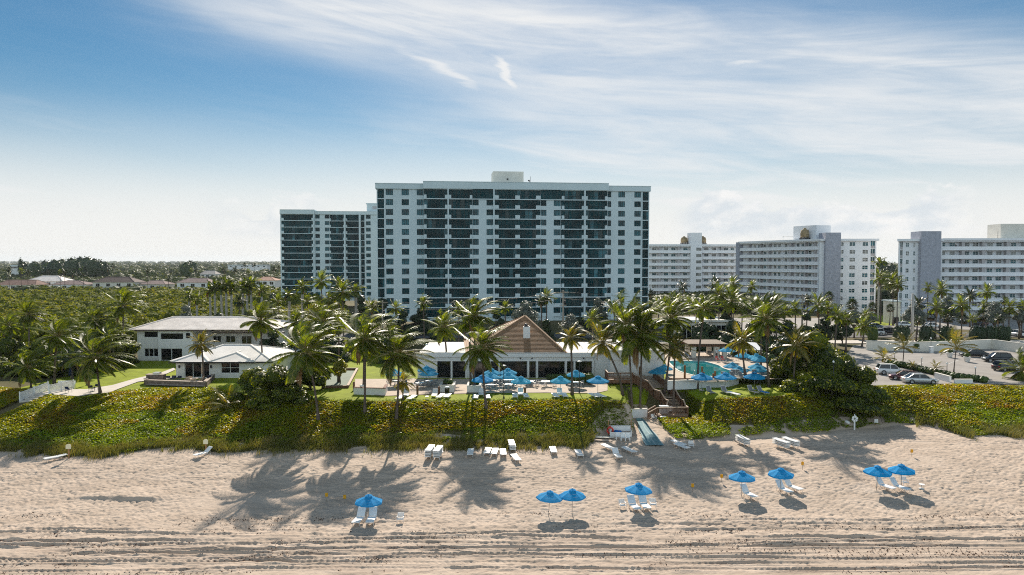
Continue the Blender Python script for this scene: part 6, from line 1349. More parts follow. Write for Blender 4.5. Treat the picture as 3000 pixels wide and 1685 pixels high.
def palm(kind, cx, cy, Y, bx, rad_px, label, group=None, zb=None, tr=None):
    ms, nm = KINDS_[kind]; i = kc.get(kind, 0); kc[kind] = i + 1
    top = D(cx, cy, Y); X0 = XA(bx, Y); z0 = hz1(X0, Y) if zb is None else zb
    Rm = rad_px / F * Y * (1.17 if kind in 'cy' else 1.15)
    o = thing(nm, label, 'palm tree', (X0, Y, z0), 0, group)
    dx, h = top.x - X0, max(top.z - z0, .3); rt = tr or (0.175 if kind in 'clyd' else (0.24 if kind == 'r' else 0.14)) * (1.0 if h > 3 else .7)
    if kind == 'n': rt = .1
    pts = []; rad = []
    nseg = 9
    for k in range(nseg + 1):
        t = k / nseg; b = t ** 1.6 if abs(dx) > .3 * h else (t + .25 * math.sin(t * 3.1416) * (1 if i % 2 else -.6))
        pts.append((dx * b, .10 * h * .15 * math.sin(t * 3.0 + i), h * t)); rad.append(rt * (1.55 - .75 * min(1, t * 4) if t < .25 else .8 - .12 * t) if kind != 'r' else rt * (1 + .25 * math.sin(t * 3.1)))
    m = MB()
    if kind == 'r':
        m.tube(pts[:-1], rad[:-1], 10); m.build('trunk', RTRUNK, o); g = MB(); g.tube([pts[-2], ((pts[-2][0] + dx) / 2, 0, h * (1 - .4 / nseg)), (dx, 0, h + .1)], [rt * .95, rt * 1.05, rt * .5], 10); g.build('crownshaft', GSHAFT, o)
    else: m.tube(pts, rad, 8); m.build('trunk', TRUNK, o)
    c = bpy.data.objects.new('crown', ms[i % len(ms)]); COL.objects.link(c); c.parent = o; c.location = (dx, 0, h)
    c.scale = (Rm, Rm, Rm * random.uniform(.95, 1.08)); c.rotation_euler = (random.uniform(-.06, .06), random.uniform(-.08, .08), random.uniform(-.5, .5) if kind in 'cy' else random.uniform(0, 6.28) if kind in 'ns' else random.uniform(-.8, .8))
    return o
GP = 'coconut palms along the dune and terrace'
for a in [
    ('c', 81, 1078, 101, 83, 68, 'windblown palm at the far left above the white fence stair', GP), ('c', 283, 1048, 97, 286, 104, 'windblown palm on the dune edge beside the dark armchairs', GP), ('c', 171, 986, 104, 150, 78, 'leaning palm behind the bathing terrace', GP), ('c', 279, 937, 124, 280, 58, 'palm among the left bushes, directly above the dune edge palm', GP),
    ('c', 361, 897, 130, 357, 62, 'tall palm just left of the two storey house roof', GP), ('c', 83, 923, 124, 79, 50, 'slender tall palm in the bushes at the far left', GP), ('d', 206, 1052, 109, 205, 52, 'low dark palm behind the navy furled umbrella', GP), ('l', 28, 955, 125, 30, 42, 'small palm at the left edge of the picture bushes', GP), ('c', 330, 992, 118, 327, 54, 'palm hidden in the bushes beside the two storey house corner', GP),
    ('y', 590, 1010, 104.5, 592, 50, 'slim palm in front of the pool house patio', GP), ('c', 764, 942, 113, 768, 74, 'palm rising behind the pool house roof', GP), ('c', 901, 1034, 87, 929, 118, 'biggest windblown palm left of the green court', GP, 3.0), ('c', 1070, 992, 88.5, 1065, 106, 'tall windblown palm with a dark trunk left of the terrace', GP, 3.4), ('c', 1068, 1012, 98, 1063, 70, 'palm close behind the tall dark trunked one left of the terrace', GP),
    ('c', 1168, 1038, 87.5, 1158, 112, 'broad windblown palm in front of the left terrace tables', GP, 3.0), ('y', 1180, 1120, 92, 1178.5, 44, 'small yellowing palm by the furled blue umbrella', GP), ('c', 1300, 962, 112.5, 1311, 62, 'thin palm growing by the planter in front of the clubhouse', GP, 5), ('c', 1414, 1022, 89.8, 1426, 92, 'big central palm at the dune edge left of the hip roof', GP, 3.6), ('c', 1393, 925, 98, 1388, 74, 'very tall palm close behind the big central palm', GP), ('l', 1376, 948, 100, 1379, 56, 'slender palm left of the very tall central one', GP),
    ('y', 1672, 991, 96, 1677.6, 52, 'yellow green palm right of the hip roof with straight trunk', GP), ('y', 1766, 1004, 98, 1826, 70, 'palm with strongly leaning trunk left of the walkover', GP), ('c', 1879, 984, 96.5, 1877, 118, 'large full crowned palm at the head of the beach mat', GP, 1.9), ('c', 1838, 953, 97, 1853, 100, 'tall palm just behind and left of the large full crowned one', GP), ('y', 1978, 1024, 97, 1975, 64, 'yellow tinged palm right of the walkover on the lawn', GP), ('c', 1966, 934, 101, 1947, 76, 'palm behind the large full crowned one, by the pool wing', GP),
    ('c', 2064, 905, 101.5, 2045, 54, 'palm with leaning trunk in front of the pool', GP), ('y', 2176, 1000, 106, 2187, 62, 'yellowing palm on the pool deck among the umbrellas', GP, 6), ('c', 2246, 936, 102, 2258, 92, 'tall dark trunked palm at the right end of the pool lawn', GP), ('y', 2333, 1014, 100, 2330, 70, 'yellow green palm against the dark bushes at the right', GP), ('c', 2228, 950, 115, 2234, 50, 'palm behind the pool umbrellas', GP), ('c', 2276, 884, 140, 2278, 30, 'small palm high behind the pool hedge', GP),
    ('c', 946, 944, 101, 944, 70, 'palm crown behind the biggest windblown palm, under the yellow tree', GP), ('c', 992, 942, 106, 990, 40, 'small palm crown left of the tall dark trunked palm', GP), ('c', 866, 944, 105, 862, 44, 'palm crown just left of the yellow green tree', GP), ('d', 838, 1132, 93.5, 843, 58, 'low dark palm against the big shrub left of the court', GP), ('n', 665, 1190, 92, 664, 64, 'short ragged palm growing low on the dune in front of the pool house', GP, 3.2)]:
    palm(*a)
GR = 'royal palms behind the two storey house'
for k, (cx, cy, r, lab) in enumerate([(614, 853, 30, 'leftmost tall royal palm of the row behind the house'), (629, 841, 32, 'second royal palm from the left in the row behind the house'), (648, 846, 30, 'third royal palm from the left in the row behind the house'), (663, 836, 30, 'fourth royal palm, the tallest left of the gap'), (678, 846, 30, 'fifth royal palm, left of the darkest trunks'), (710, 842, 32, 'royal palm with dark trunk, left of three together'), (722, 848, 30, 'royal palm with dark trunk, middle of three together'), (735, 832, 32, 'royal palm with dark trunk, right of three together'), (554, 868, 28, 'low royal palm standing left of the row over the silver shrub'), (577, 880, 26, 'small royal palm between the row and the silver shrub'), (766, 852, 30, 'royal palm behind the pool house palm'), (846, 864, 28, 'bright green royal palm before the lower tower'), (884, 842, 30, 'royal palm with pale bare trunk before the lower tower')]):
    palm('r', cx, cy, 185 if cx < 800 else 152, cx + random.uniform(-2, 2), r, lab, GR)
GB_ = 'palms along the road in front of the towers'
for a in [('l', 942, 826, 165, 945, 36, 'palm in front of the junction of the two towers'), ('l', 1005, 856, 150, 1006, 42, 'full palm below the left corner of the tall tower'), ('l', 993, 832, 156, 992, 26, 'small palm top behind the full palm by the tall tower corner'), ('r', 1042, 852, 152, 1043, 30, 'round headed palm at the left corner of the tall tower'), ('l', 1602, 874, 160, 1600, 32, 'palm left of the wooden utility pole'), ('d', 1587, 886, 158, 1586, 26, 'brownish palm behind the silver tree above the hip roof'), ('l', 1736, 936, 130, 1737, 36, 'palm between the clubhouse roof and the tall tower'),
    ('d', 2097, 834, 182, 2098, 28, 'dark palm top in front of the pale gallery block'), ('l', 2107, 864, 150, 2108, 46, 'tall palm at the left of the cluster behind the pool'), ('l', 2144, 886, 150, 2143, 52, 'full palm in the middle of the cluster behind the pool'), ('l', 2203, 841, 185, 2205, 24, 'palm standing clear before the angled block'), ('d', 2001, 842, 200, 2001, 22, 'small dark palm against the pale gallery block'), ('l', 1982, 884, 150, 1983, 34, 'palm right of the tall tower over the service building'), ('l', 2020, 890, 165, 2020, 24, 'little palm between the service building and the gallery block'), ('d', 1907, 861, 205, 1907, 17, 'tiny dark palm at the right corner of the tall tower'), ('l', 2149, 834, 176, 2150, 30, 'palm behind the cluster at the left end of the angled block'),  # small dark palm at the gallery block: building's shade put into its leaf colour
    ('l', 2400, 896, 142, 2402, 40, 'palm right of the utility pole in front of the angled block'), ('l', 2452, 928, 140, 2450, 36, 'palm above the big dark bush beside the grey tower'), ('l', 2330, 905, 140, 2331, 30, 'palm left of the utility pole before the angled block'), ('s', 2428.6, 868, 200, 2433, 15, 'dark fan palm against the grey stair tower of the angled block'), ('s', 2497, 894, 205, 2497, 19, 'dark round fan palm before the windows of the angled block'), ('s', 2556, 900, 205, 2556, 14, 'dark fan palm at the right end of the angled block'),
    ('r', 2576, 770, 215, 2576, 26, 'tall palm top in the gap between the two right hand blocks'), ('l', 2580, 815, 205, 2582, 30, 'palm in the gap, below the tall palm top'), ('l', 2617, 826, 200, 2618, 32, 'palm in the gap, against the right hand block'), ('l', 2632, 836, 196, 2630, 26, 'palm leaning over the gate house'), ('s', 2608, 903, 200, 2608, 13, 'dark fan palm beside the gate house'),
    ('l', 2719, 845, 215, 2722, 20, 'small palm before the grey stair tower at the right'), ('l', 2757.5, 852, 185, 2758, 34, 'palm with double crown before the right hand block'), ('l', 2742.6, 902, 165, 2745, 36, 'palm below the double crowned one at the right'), ('l', 2817, 895, 165, 2820, 38, 'broad palm in the middle of the right hand row'), ('d', 2842, 868, 195, 2845, 30, 'dark palm behind the broad palm of the right hand row'), ('l', 2892, 858, 185, 2891, 30, 'tall palm before the right hand block, right of the dark one'), ('l', 2883, 896, 175, 2883, 20, 'small palm beneath the tall one of the right hand row'), ('l', 2958, 902, 165, 2961, 34, 'palm near the right edge over the carport'), ('d', 2943, 882, 180, 2943, 18, 'small dark palm near the right edge'), ('l', 2997, 902, 168, 2997, 26, 'palm cut by the right edge of the view'), ('d', 2693, 893, 175, 2690, 32, 'dark palm right of the tall bare pole'),
    ('s', 2728, 926, 170, 2729, 15, 'fan palm in the right hand row, leftmost'), ('s', 2776, 928, 168, 2779, 20, 'fan palm in the right hand row with brown skirt'), ('s', 2820, 933, 172, 2821, 18, 'fan palm behind the broad palm of the right hand row'), ('s', 2880, 924, 168, 2880, 20, 'fan palm left of the big silver tree'),
    ('n', 2648, 1018, 122, 2650, 48, 'young green palm left of the parking lot'), ('n', 2801, 1020, 114, 2801, 66, 'young palm standing in the middle of the parking lot hedge'), ('n', 2591, 1050, 118, 2592, 40, 'stemless young palm at the edge of the big dark bush'), ('n', 2743, 1078, 112, 2743, 26, 'small young palm above the silver sedan'), ('n', 2674, 1072, 117, 2674, 18, 'tiny young palm in the parking hedge'), ('c', 2998, 1085, 108, 3000, 66, 'windblown palm at the right edge before the black cars'), ('l', 2530, 958, 150, 2529, 36, 'palm standing over the road left of the hedge balls')]:
    palm(*a, group=GB_) if len(a) == 7 else palm(*a)
for k, (px, py, Y, r, kd, lab) in enumerate([(2175, 905, 146, 30, 'l', 'palm low in the cluster behind the pool, right of the full one'), (2222, 890, 150, 28, 'l', 'palm below the one standing clear before the angled block'), (2258, 905, 146, 30, 'c', 'palm behind the right end of the pool lawn, rear left'), (2300, 915, 142, 30, 'l', 'palm behind the right end of the pool lawn, rear right'), (2365, 880, 160, 24, 'd', 'palm top right of the utility pole by the angled block'), (2425, 905, 150, 30, 'c', 'palm between the pole and the grey stair tower'), (2040, 905, 150, 28, 'l', 'palm over the right half of the service building'), (2080, 890, 160, 26, 'd', 'palm behind the service building, right'), (2480, 935, 142, 32, 'c', 'palm right above the tallest sea grape tree'), (2535, 925, 160, 24, 'l', 'palm before the fan palms of the angled block'), (1860, 905, 150, 30, 'l', 'palm before the right corner of the tall tower'), (1800, 900, 150, 30, 'c', 'palm in front of the lowest tower windows at the right'), (1930, 900, 148, 30, 'l', 'palm just right of the tall tower behind the pool wing'), (1480, 905, 150, 26, 'l', 'palm left of the round silver tree'), (1345, 905, 150, 26, 'l', 'palm left of the very tall central palm, far behind'), (1240, 890, 155, 28, 'c', 'palm before the left bays of the tall tower'), (1160, 905, 150, 28, 'l', 'palm at the foot of the tall tower, left corner'), (1090, 900, 150, 30, 'c', 'palm behind the tall dark trunked palm, by the tower'), (900, 885, 150, 30, 'l', 'palm behind the yellow green tree, left'), (965, 880, 150, 32, 'c', 'palm behind the yellow green tree, right'), (815, 885, 150, 30, 'l', 'palm right of the pool house palm, farther back'), (700, 885, 170, 28, 'd', 'palm under the royal palms, right'), (2690, 940, 160, 18, 'd', 'short palm behind the hedge block right of the pole'), (2850, 935, 166, 20, 'l', 'short palm before the carport, middle'), (2925, 935, 160, 20, 'd', 'short palm before the carport, right')]):
    palm(kd, px, py, Y, px + random.uniform(-3, 3), r, lab, GB_)
gd = 'palms scattered over the far suburb'
for px, py, Y, r, k in [(26, 792, 400, 14, 'd'), (62, 795, 400, 12, 'l'), (82, 797, 420, 11, 'd'), (190, 796, 400, 12, 'd'), (176, 797, 410, 9, 'l'), (216, 804, 395, 12, 'd'), (243, 806, 396, 13, 'd'), (330, 779, 620, 10, 'd'), (432, 794, 400, 13, 'd'), (318, 790, 500, 9, 'd'), (494, 818, 398, 12, 'd'), (655, 793, 470, 14, 'd'), (688, 792, 450, 13, 'd'), (716, 776, 700, 9, 'd'), (745, 776, 700, 9, 'd'), (727, 795, 480, 10, 'l'), (803, 790, 470, 12, 'd'), (815, 785, 480, 11, 'd'), (560, 792, 560, 8, 'l')]:
    palm(k, px, py, Y, px, r, 'small dark palm standing up out of the distant suburb treetops', gd, 2)

# ------------------------------------------------------------------ broadleaf trees, shrubs, hedges
def tree(name, label, cat, px, Y, ztop_px, wid_px, m, size, per, group=None, trunk_h=.35, nb=9, zb=None, depth=1.0, seed=0, core=.7, base_px=None, fill=False):
    rd = random.Random(seed or hash(label) % 9999); x = XA(px, Y); z0 = hz1(x, Y) if zb is None else zb; zt = D(px, ztop_px, Y).z; h = zt - z0; w_ = wid_px / F * Y / 2
    o = thing(name, label, cat, (x, Y, z0), 0, group); bl = []; lo = h * trunk_h
    for k in range(nb):
        a = k * 2.4 + rd.uniform(-.4, .4); f = math.sqrt((k + .3) / nb); zz = lerp(lo + (h - lo) * .35, h * .80, rd.random() if k > 2 else .9) * (1 - .25 * f * f) ; r = w_ * rd.uniform(.34, .5)
        if fill: zz = lerp(h * .12, h * .8, rd.random()) * (1 - .35 * f * f)
        bl.append((math.cos(a) * f * w_ * .78, math.sin(a) * f * w_ * .78 * depth, zz, r, r * depth, min(r * .85, h * .3)))
    bl.append((0, 0, h - min(w_ * .4, h * .25), w_ * .42, w_ * .42, min(w_ * .4, h * .25)))
    foliage('crown', bl, per, size, m, o, core, low=-.75)
    t = MB(); t.tube([(0, 0, -.2), (.05 * w_, 0, lo * .7), (0, 0, lo * 1.3 + .3)], [max(.06, h * .028), max(.05, h * .022), .05], 7)
    for b in bl[::2]: t.tube([(0, 0, lo * .8), (b[0] * .5, b[1] * .5, (lo + b[2]) / 2), (b[0], b[1], b[2])], [max(.04, h * .015), max(.03, h * .01), .02], 5)
    t.build('trunk', BARK, o); return o
GS = 'sea grape shrubs on the dune and round the houses'
# the dark mass at the right of the pool lawn
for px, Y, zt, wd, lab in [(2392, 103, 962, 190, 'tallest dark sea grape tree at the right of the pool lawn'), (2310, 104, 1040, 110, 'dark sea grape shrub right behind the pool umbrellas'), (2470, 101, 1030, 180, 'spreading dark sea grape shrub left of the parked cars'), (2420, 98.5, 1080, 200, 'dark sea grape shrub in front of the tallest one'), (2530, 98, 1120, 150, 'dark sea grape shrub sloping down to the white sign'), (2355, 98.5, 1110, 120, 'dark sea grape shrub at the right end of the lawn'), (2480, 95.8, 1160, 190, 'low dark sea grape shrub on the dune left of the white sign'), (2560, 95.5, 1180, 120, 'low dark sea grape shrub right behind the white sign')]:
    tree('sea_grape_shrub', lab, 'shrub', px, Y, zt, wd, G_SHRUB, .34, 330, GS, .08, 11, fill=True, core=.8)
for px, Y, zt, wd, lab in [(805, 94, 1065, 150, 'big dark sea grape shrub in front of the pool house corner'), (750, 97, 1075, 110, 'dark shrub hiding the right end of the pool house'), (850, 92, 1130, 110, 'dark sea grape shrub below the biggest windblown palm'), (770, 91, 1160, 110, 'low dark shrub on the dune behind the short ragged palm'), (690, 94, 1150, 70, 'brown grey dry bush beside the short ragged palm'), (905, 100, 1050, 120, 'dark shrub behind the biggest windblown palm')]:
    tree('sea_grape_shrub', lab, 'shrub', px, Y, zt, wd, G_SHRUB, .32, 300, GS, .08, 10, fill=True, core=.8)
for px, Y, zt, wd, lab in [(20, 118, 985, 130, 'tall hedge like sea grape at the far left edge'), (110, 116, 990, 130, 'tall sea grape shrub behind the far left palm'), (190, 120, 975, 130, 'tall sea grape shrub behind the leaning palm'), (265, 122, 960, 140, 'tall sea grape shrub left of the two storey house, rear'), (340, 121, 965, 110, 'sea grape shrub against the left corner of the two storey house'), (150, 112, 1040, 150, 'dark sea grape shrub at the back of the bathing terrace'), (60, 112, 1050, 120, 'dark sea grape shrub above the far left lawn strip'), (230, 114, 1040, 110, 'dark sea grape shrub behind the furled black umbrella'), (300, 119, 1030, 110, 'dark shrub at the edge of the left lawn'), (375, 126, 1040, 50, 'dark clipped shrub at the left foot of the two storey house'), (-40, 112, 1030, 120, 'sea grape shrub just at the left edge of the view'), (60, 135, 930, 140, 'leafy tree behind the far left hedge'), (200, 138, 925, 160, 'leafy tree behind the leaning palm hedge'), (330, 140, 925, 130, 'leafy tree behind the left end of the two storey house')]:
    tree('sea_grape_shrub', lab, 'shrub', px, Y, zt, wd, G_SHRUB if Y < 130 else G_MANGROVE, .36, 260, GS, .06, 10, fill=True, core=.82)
tree('yellow_green_tree', 'bright yellow green sea grape tree behind the windblown palms', 'tree', 921, 117, 888, 110, G_YELLOW, .36, 320, None, .45, 10)
tree('yellow_green_tree', 'small yellow tinged shrub beside the two palms left of the court', 'tree', 993, 104, 1050, 60, G_YELLOW, .28, 220, None, .2, 7)
for px, Y, zt, wd, lab in [(1541, 150, 880, 92, 'round silver grey tree above the clubhouse roof'), (1672, 140, 918, 76, 'round silver grey tree right of the hip roof'), (2678, 166, 890, 74, 'silver grey tree beside the tall bare pole'), (2918, 166, 882, 78, 'big silver grey tree on two trunks at the right'), (2779, 172, 866, 60, 'silver grey tree behind the broad palm at the right'), (2505, 168, 905, 60, 'silver grey tree left of the gate house'), (2545, 172, 908, 46, 'small silver grey tree in front of the fan palm'), (543, 160, 893, 60, 'round silver grey shrub above the two storey house roof'), (2990, 166, 890, 40, 'silver grey tree at the right edge'), (1752, 152, 872, 62, 'brownish silver tree before the right half of the tall tower')]:
    tree('silver_buttonwood', lab, 'tree', px, Y, zt, wd, G_SILVER, .34, 300, 'silver grey trees', .4, 9, core=.6)
for px, Y, zt, wd, lab in [(1054, 160, 862, 80, 'dark tree at the left foot of the tall tower'), (1120, 170, 872, 90, 'dark tree before the lowest windows of the tall tower'), (1235, 175, 900, 80, 'dark bush at the foot of the tall tower, left bay'), (1290, 160, 915, 70, 'dark bush above the left end of the clubhouse roof'), (1180, 160, 905, 80, 'dark bush left of the clubhouse roof'), (1450, 165, 900, 60, 'dark bush behind the very tall central palm'), (960, 158, 880, 70, 'dark tree between the two towers'), (905, 165, 868, 60, 'dark tree before the lower tower'), (800, 175, 858, 70, 'dark tree at the left foot of the lower tower'), (1700, 165, 925, 70, 'dark bush right of the silver tree by the hip roof'), (1600, 150, 935, 60, 'dark bush directly behind the hip roof'), (1820, 160, 905, 90, 'dark tree at the right foot of the tall tower'), (1900, 165, 915, 60, 'dark bush behind the pool wing'), (2060, 140, 940, 90, 'dark tree behind the pergola'), (2150, 140, 935, 120, 'dark tree behind the pool palms'), (2230, 138, 940, 110, 'dark tree behind the tall dark trunked palm'), (2310, 140, 935, 90, 'dark tree left of the tallest sea grape'), (2365, 150, 915, 70, 'dark tree below the utility pole'), (2180, 128, 990, 120, 'dark hedge like bush behind the pool cabana'), (2300, 126, 985, 100, 'dark bush behind the yellow green palm'), (2085, 148, 915, 60, 'dark bush before the pale gallery block'), (2130, 152, 905, 70, 'dark bush before the left end of the angled block'), (2215, 150, 905, 70, 'dark bush under the palms of the angled block, left'), (2270, 152, 910, 70, 'dark bush under the palms of the angled block, middle'), (2420, 150, 925, 80, 'dark bush under the palms of the angled block, right'), (2470, 156, 930, 70, 'dark bush at the foot of the grey stair tower'), (2520, 190, 915, 50, 'dark bush under the fan palms'), (1840, 150, 920, 70, 'dark bush before the tower behind the large full palm'), (1770, 150, 925, 60, 'dark bush left of the tall palm by the tower'), (2650, 300, 775, 60, 'dark tree at the far end of the gap'), (2595, 240, 850, 60, 'dark tree in the gap between the right hand blocks'), (1985, 142, 935, 60, 'bush at the left end of the service building'), (1070, 135, 960, 110, 'dark bush behind the tall dark trunked palm'), (980, 130, 985, 130, 'dark bush behind the court'), (870, 125, 985, 120, 'dark bush right of the two storey house'), (1130, 128, 985, 90, 'dark bush between the court and the clubhouse'), (800, 128, 960, 90, 'dark bush against the right end of the two storey house'), (730, 165, 905, 90, 'dark bush under the royal palms'), (640, 168, 915, 110, 'dark bush under the row of royal palms')]:
    tree('broadleaf_tree', lab, 'tree', px, Y, zt, wd, G_DARK, .42, 190, 'dark trees before the towers', .12, 8, fill=True, core=.82)
def hedge(label, pts, h, wd, m=G_HEDGE, per=70, size=.17, z=None, group='clipped hedges'):
    a = pts[0]; o = thing('hedge', label, 'hedge', (a.x, a.y, a.z), 0, group); bl = []
    for p, q in zip(pts, pts[1:]):
        n = max(1, int((q - p).length / (wd * .55)))
        for i in range(n): c = p.lerp(q, (i + .5) / n) - a; bl.append((c.x, c.y, h * .52, wd * .55, wd * .5, h * .5))
    foliage('leaves', bl, per, size, m, o, .9, low=-.9); return o
hedge('dark hedge along the clubhouse windows right of the middle', [P(1604, 1117, 5.1), P(1660, 1115, 5.1)], 1.1, 1.0); hedge('tall dark hedge between the terrace and the wooden deck', [P(1662, 1124, 5.1), P(1735, 1126, 5.1)], 1.7, 1.6, per=140)
hedge('clipped hedge along the parking lot with bollard lamps', [P(2600, 1071, 5), P(2655, 1080, 5), P(2740, 1100, 5), P(2800, 1112, 5), P(2890, 1124, 5)], 1.1, 1.3)
hedge('flat topped hedge running behind the pool deck', [P(2080, 1022, 5), P(2300, 1024, 5)], 3.0, 1.6, per=110, size=.22); hedge('bright green hedge under the pergola', [P(2030, 1034, 5), P(2130, 1034, 5)], 1.9, 1.1, G_YELLOW); hedge('green hedge right of the pool umbrellas', [P(2195, 1050, 5.5), P(2265, 1078, 5.2)], 2.0, 1.6, per=110)
hedge('long low hedge behind the parking wall', [P(2690, 1012, 5), P(2850, 1010, 5), P(2950, 1012, 5)], 1.2, 1.2)
hedge('dark clipped shrub row beside the hip roof terrace planter', [P(1424, 1112, 5.1), P(1452, 1112, 5.1)], 1.2, 1.0)
for k, (px, w2, lab) in enumerate([(2646, 52, 'rounded hedge block behind the tall bare pole'), (2719, 46, 'rounded hedge block right of the tall bare pole'), (2778, 42, 'rounded hedge block left of the broad palm'), (2868, 48, 'rounded hedge block right of the broad palm, left'), (2908, 40, 'rounded hedge block right of the broad palm, middle'), (2946, 40, 'rounded hedge block right of the broad palm, right'), (2560, 30, 'low rounded hedge at the parking entrance')]):
    Yh = 158.0; x = XA(px, Yh); o = thing('hedge', lab, 'hedge', (x, Yh, 5), 0, 'rounded hedge blocks'); wh = w2 / F * Yh / 2
    foliage('leaves', [(dx * wh, 0, 2.0, wh * .55, wh * .6, 2.0) for dx in (-.5, 0, .5)], 260, .3, G_DARK if k != 6 else G_HEDGE, o, .85, low=-.9)
# ------------------------------------------------------------------ cars
TYRE = mat('tyre_rubber', (0.018, 0.018, 0.018), 0.9, 0.2); RIM = mat('wheel_rim', (0.45, 0.45, 0.46), 0.35, 0.5, metal=0.7); CARGLASS = mat('car_glass', (0.01, 0.014, 0.016), 0.05, 0.6); LAMP = mat('headlight_lens', (0.75, 0.75, 0.72), 0.15, 0.6); TAIL = mat('tail_light_lens', (0.35, 0.01, 0.01), 0.2, 0.5)
def paint(name, c, metal=0.35): return mat(name, c, 0.28, 0.5, 0.02, 1, metal=metal, coat=0.8)
P_SILVER = paint('silver_paint', (0.58, 0.58, 0.57)); P_WHITE = paint('white_car_paint', (0.78, 0.78, 0.77), 0); P_MAROON = paint('maroon_paint', (0.09, 0.012, 0.016)); P_BLACK = paint('black_car_paint', (0.012, 0.012, 0.015)); P_BLUE = paint('blue_grey_paint', (0.06, 0.12, 0.18))
def car(name, label, px, py, rz, p, suv=False, z=5.07, L=4.7, Wd=1.82):
    q = P(px, py, z); o = thing(name, label, 'car', (q.x, q.y, z), rz); H1 = .98 if suv else .86; H2 = 1.66 if suv else 1.42; w = Wd / 2
    # lower body: stations nose (+x) to tail
    st = [(L / 2, .30, .58, .62), (L / 2 - .08, .22, .68, .80), (L / 2 - .5, .20, .80, .93), (L * .22, .20, .92, 1.0), (0, .20, .94, 1.0), (-L * .25, .20, .97, 1.0), (-L / 2 + .35, .22, .98, .96), (-L / 2 + .05, .28, .92, .88), (-L / 2, .36, .8, .74)]
    m = MB(); vs = []; k = H1 / .97
    for x, zb, zt, f in st: zt *= k; vs += [(x, -w * f * .93, zb), (x, -w * f, (zb + zt) * .52), (x, -w * f * .94, zt - .06), (x, -w * f * .80, zt), (x, w * f * .80, zt), (x, w * f * .94, zt - .06), (x, w * f, (zb + zt) * .52), (x, w * f * .93, zb)]
    n = 8; fs = [(i * n + j, i * n + (j + 1) % n, (i + 1) * n + (j + 1) % n, (i + 1) * n + j) for i in range(len(st) - 1) for j in range(n)]; fs += [tuple(range(n))[::-1], tuple((len(st) - 1) * n + j for j in range(n))]
    m.add(vs, fs, 0, True)
    # roof panel and pillars
    rx = (L * .10, -L * .22) if not suv else (L * .10, -L * .38); zr = H2
    m.add([(rx[0], -w * .66, zr - .03), (rx[1], -w * .66, zr - .05), (rx[1], w * .66, zr - .05), (rx[0], w * .66, zr - .03), ((rx[0] + rx[1]) / 2, -w * .6, zr), ((rx[0] + rx[1]) / 2, w * .6, zr)], [(0, 4, 5, 3), (4, 1, 2, 5)], 0, True)
    b0 = (L * .27, -L * .40) if not suv else (L * .27, -L * .46)
    for s in (-1, 1):
        for a, b in ((b0[0], rx[0]), (b0[1], rx[1]), (-L * .06, -L * .05)): m.bar((a, s * w * .83, H1 - .03), (b, s * w * .67, zr - .04), .07)
        m.bar((rx[0], s * w * .67, zr - .04), (rx[1], s * w * .67, zr - .05), .06)
    m.build('body', p, o)
    g = MB(); A = [(b0[0], w * .80), (rx[0], w * .645), (rx[1], w * .645), (b0[1], w * .80)]; zs = [H1 - .02, zr - .045, zr - .06, H1 - .02]
    vs = [(x, -y, z_) for (x, y), z_ in zip(A, zs)] + [(x, y, z_) for (x, y), z_ in zip(A, zs)]
    g.add(vs, [(0, 1, 2, 3), (4, 7, 6, 5), (0, 4, 5, 1), (2, 6, 7, 3)]); g.build('windows', CARGLASS, o)
    for sx in (L * .31, -L * .29):
        for s in (-1, 1):
            t = MB(); r = .335 if not suv else .37; y0, y1 = s * (w - .21), s * (w + .012)
            def ring(rr, yy): return [(sx + rr * math.cos(6.283 * i / 16), yy, r + rr * math.sin(6.283 * i / 16)) for i in range(16)]
            t.add(ring(r, y0) + ring(r, y1) + ring(r * .66, y1 + s * .004), [(i, (i + 1) % 16, 16 + (i + 1) % 16, 16 + i) for i in range(16)] + [(16 + i, 16 + (i + 1) % 16, 32 + (i + 1) % 16, 32 + i) for i in range(16)]); wl = t.build('wheel', TYRE, o)
            t = MB(); t.add(ring(r * .66, y1 + s * .004) + ring(r * .2, y1 - s * .03) + ring(.03, y1), [(i, (i + 1) % 16, 16 + (i + 1) % 16, 16 + i) for i in range(0, 16) if i % 3] + [(16 + i, 16 + (i + 1) % 16, 32 + (i + 1) % 16, 32 + i) for i in range(16)] + [tuple(range(32, 48))]); t.build('rim', RIM, wl)
    for s in (-1, 1):
        h = MB(); h.box(L / 2 - .16, s * w * .70 - .17, .60 * k, L / 2 + .012, s * w * .70 + .17, .72 * k); h.build('headlight', LAMP, o)
        h = MB(); h.box(-L / 2 - .015, s * w * .62 - .18, .70 * k, -L / 2 + .15, s * w * .62 + .18, .86 * k); h.build('tail_light', TAIL, o)
        h = MB(); h.box(L * .19, s * (w * .97) - .09, H1, L * .22, s * (w * .97) + .09, H1 + .13); h.build('mirror', p, o)
    b = MB(); b.box(L / 2 - .1, -w * .55, .34, L / 2 + .015, w * .55, .5); b.build('grille', BLACK, o); return o
car('parked_sedan', 'silver sedan parked nearest, at the end of the parking hedge', 2694, 1122, R(-6), P_SILVER, L=4.9)
car('parked_sedan', 'maroon sedan glinting in the sun behind the silver one', 2652, 1112, R(160), P_MAROON)
car('parked_sedan', 'white hatchback half behind the big dark bush', 2608, 1096, R(-8), P_WHITE, True, L=4.3)
car('parked_sedan', 'black sedan by the planter pots under the parking wall', 2853, 1045, R(165), P_BLACK)
car('parked_suv', 'black sport utility car with white front light, centre of the right lot', 2922, 1060, R(168), P_BLACK, True)
car('parked_suv', 'black car seen from behind near the right edge palm', 2945, 1085, R(20), P_BLACK, True, L=4.5); car('parked_sedan', 'white car behind the fronds at the right edge', 2990, 1082, R(15), P_WHITE)
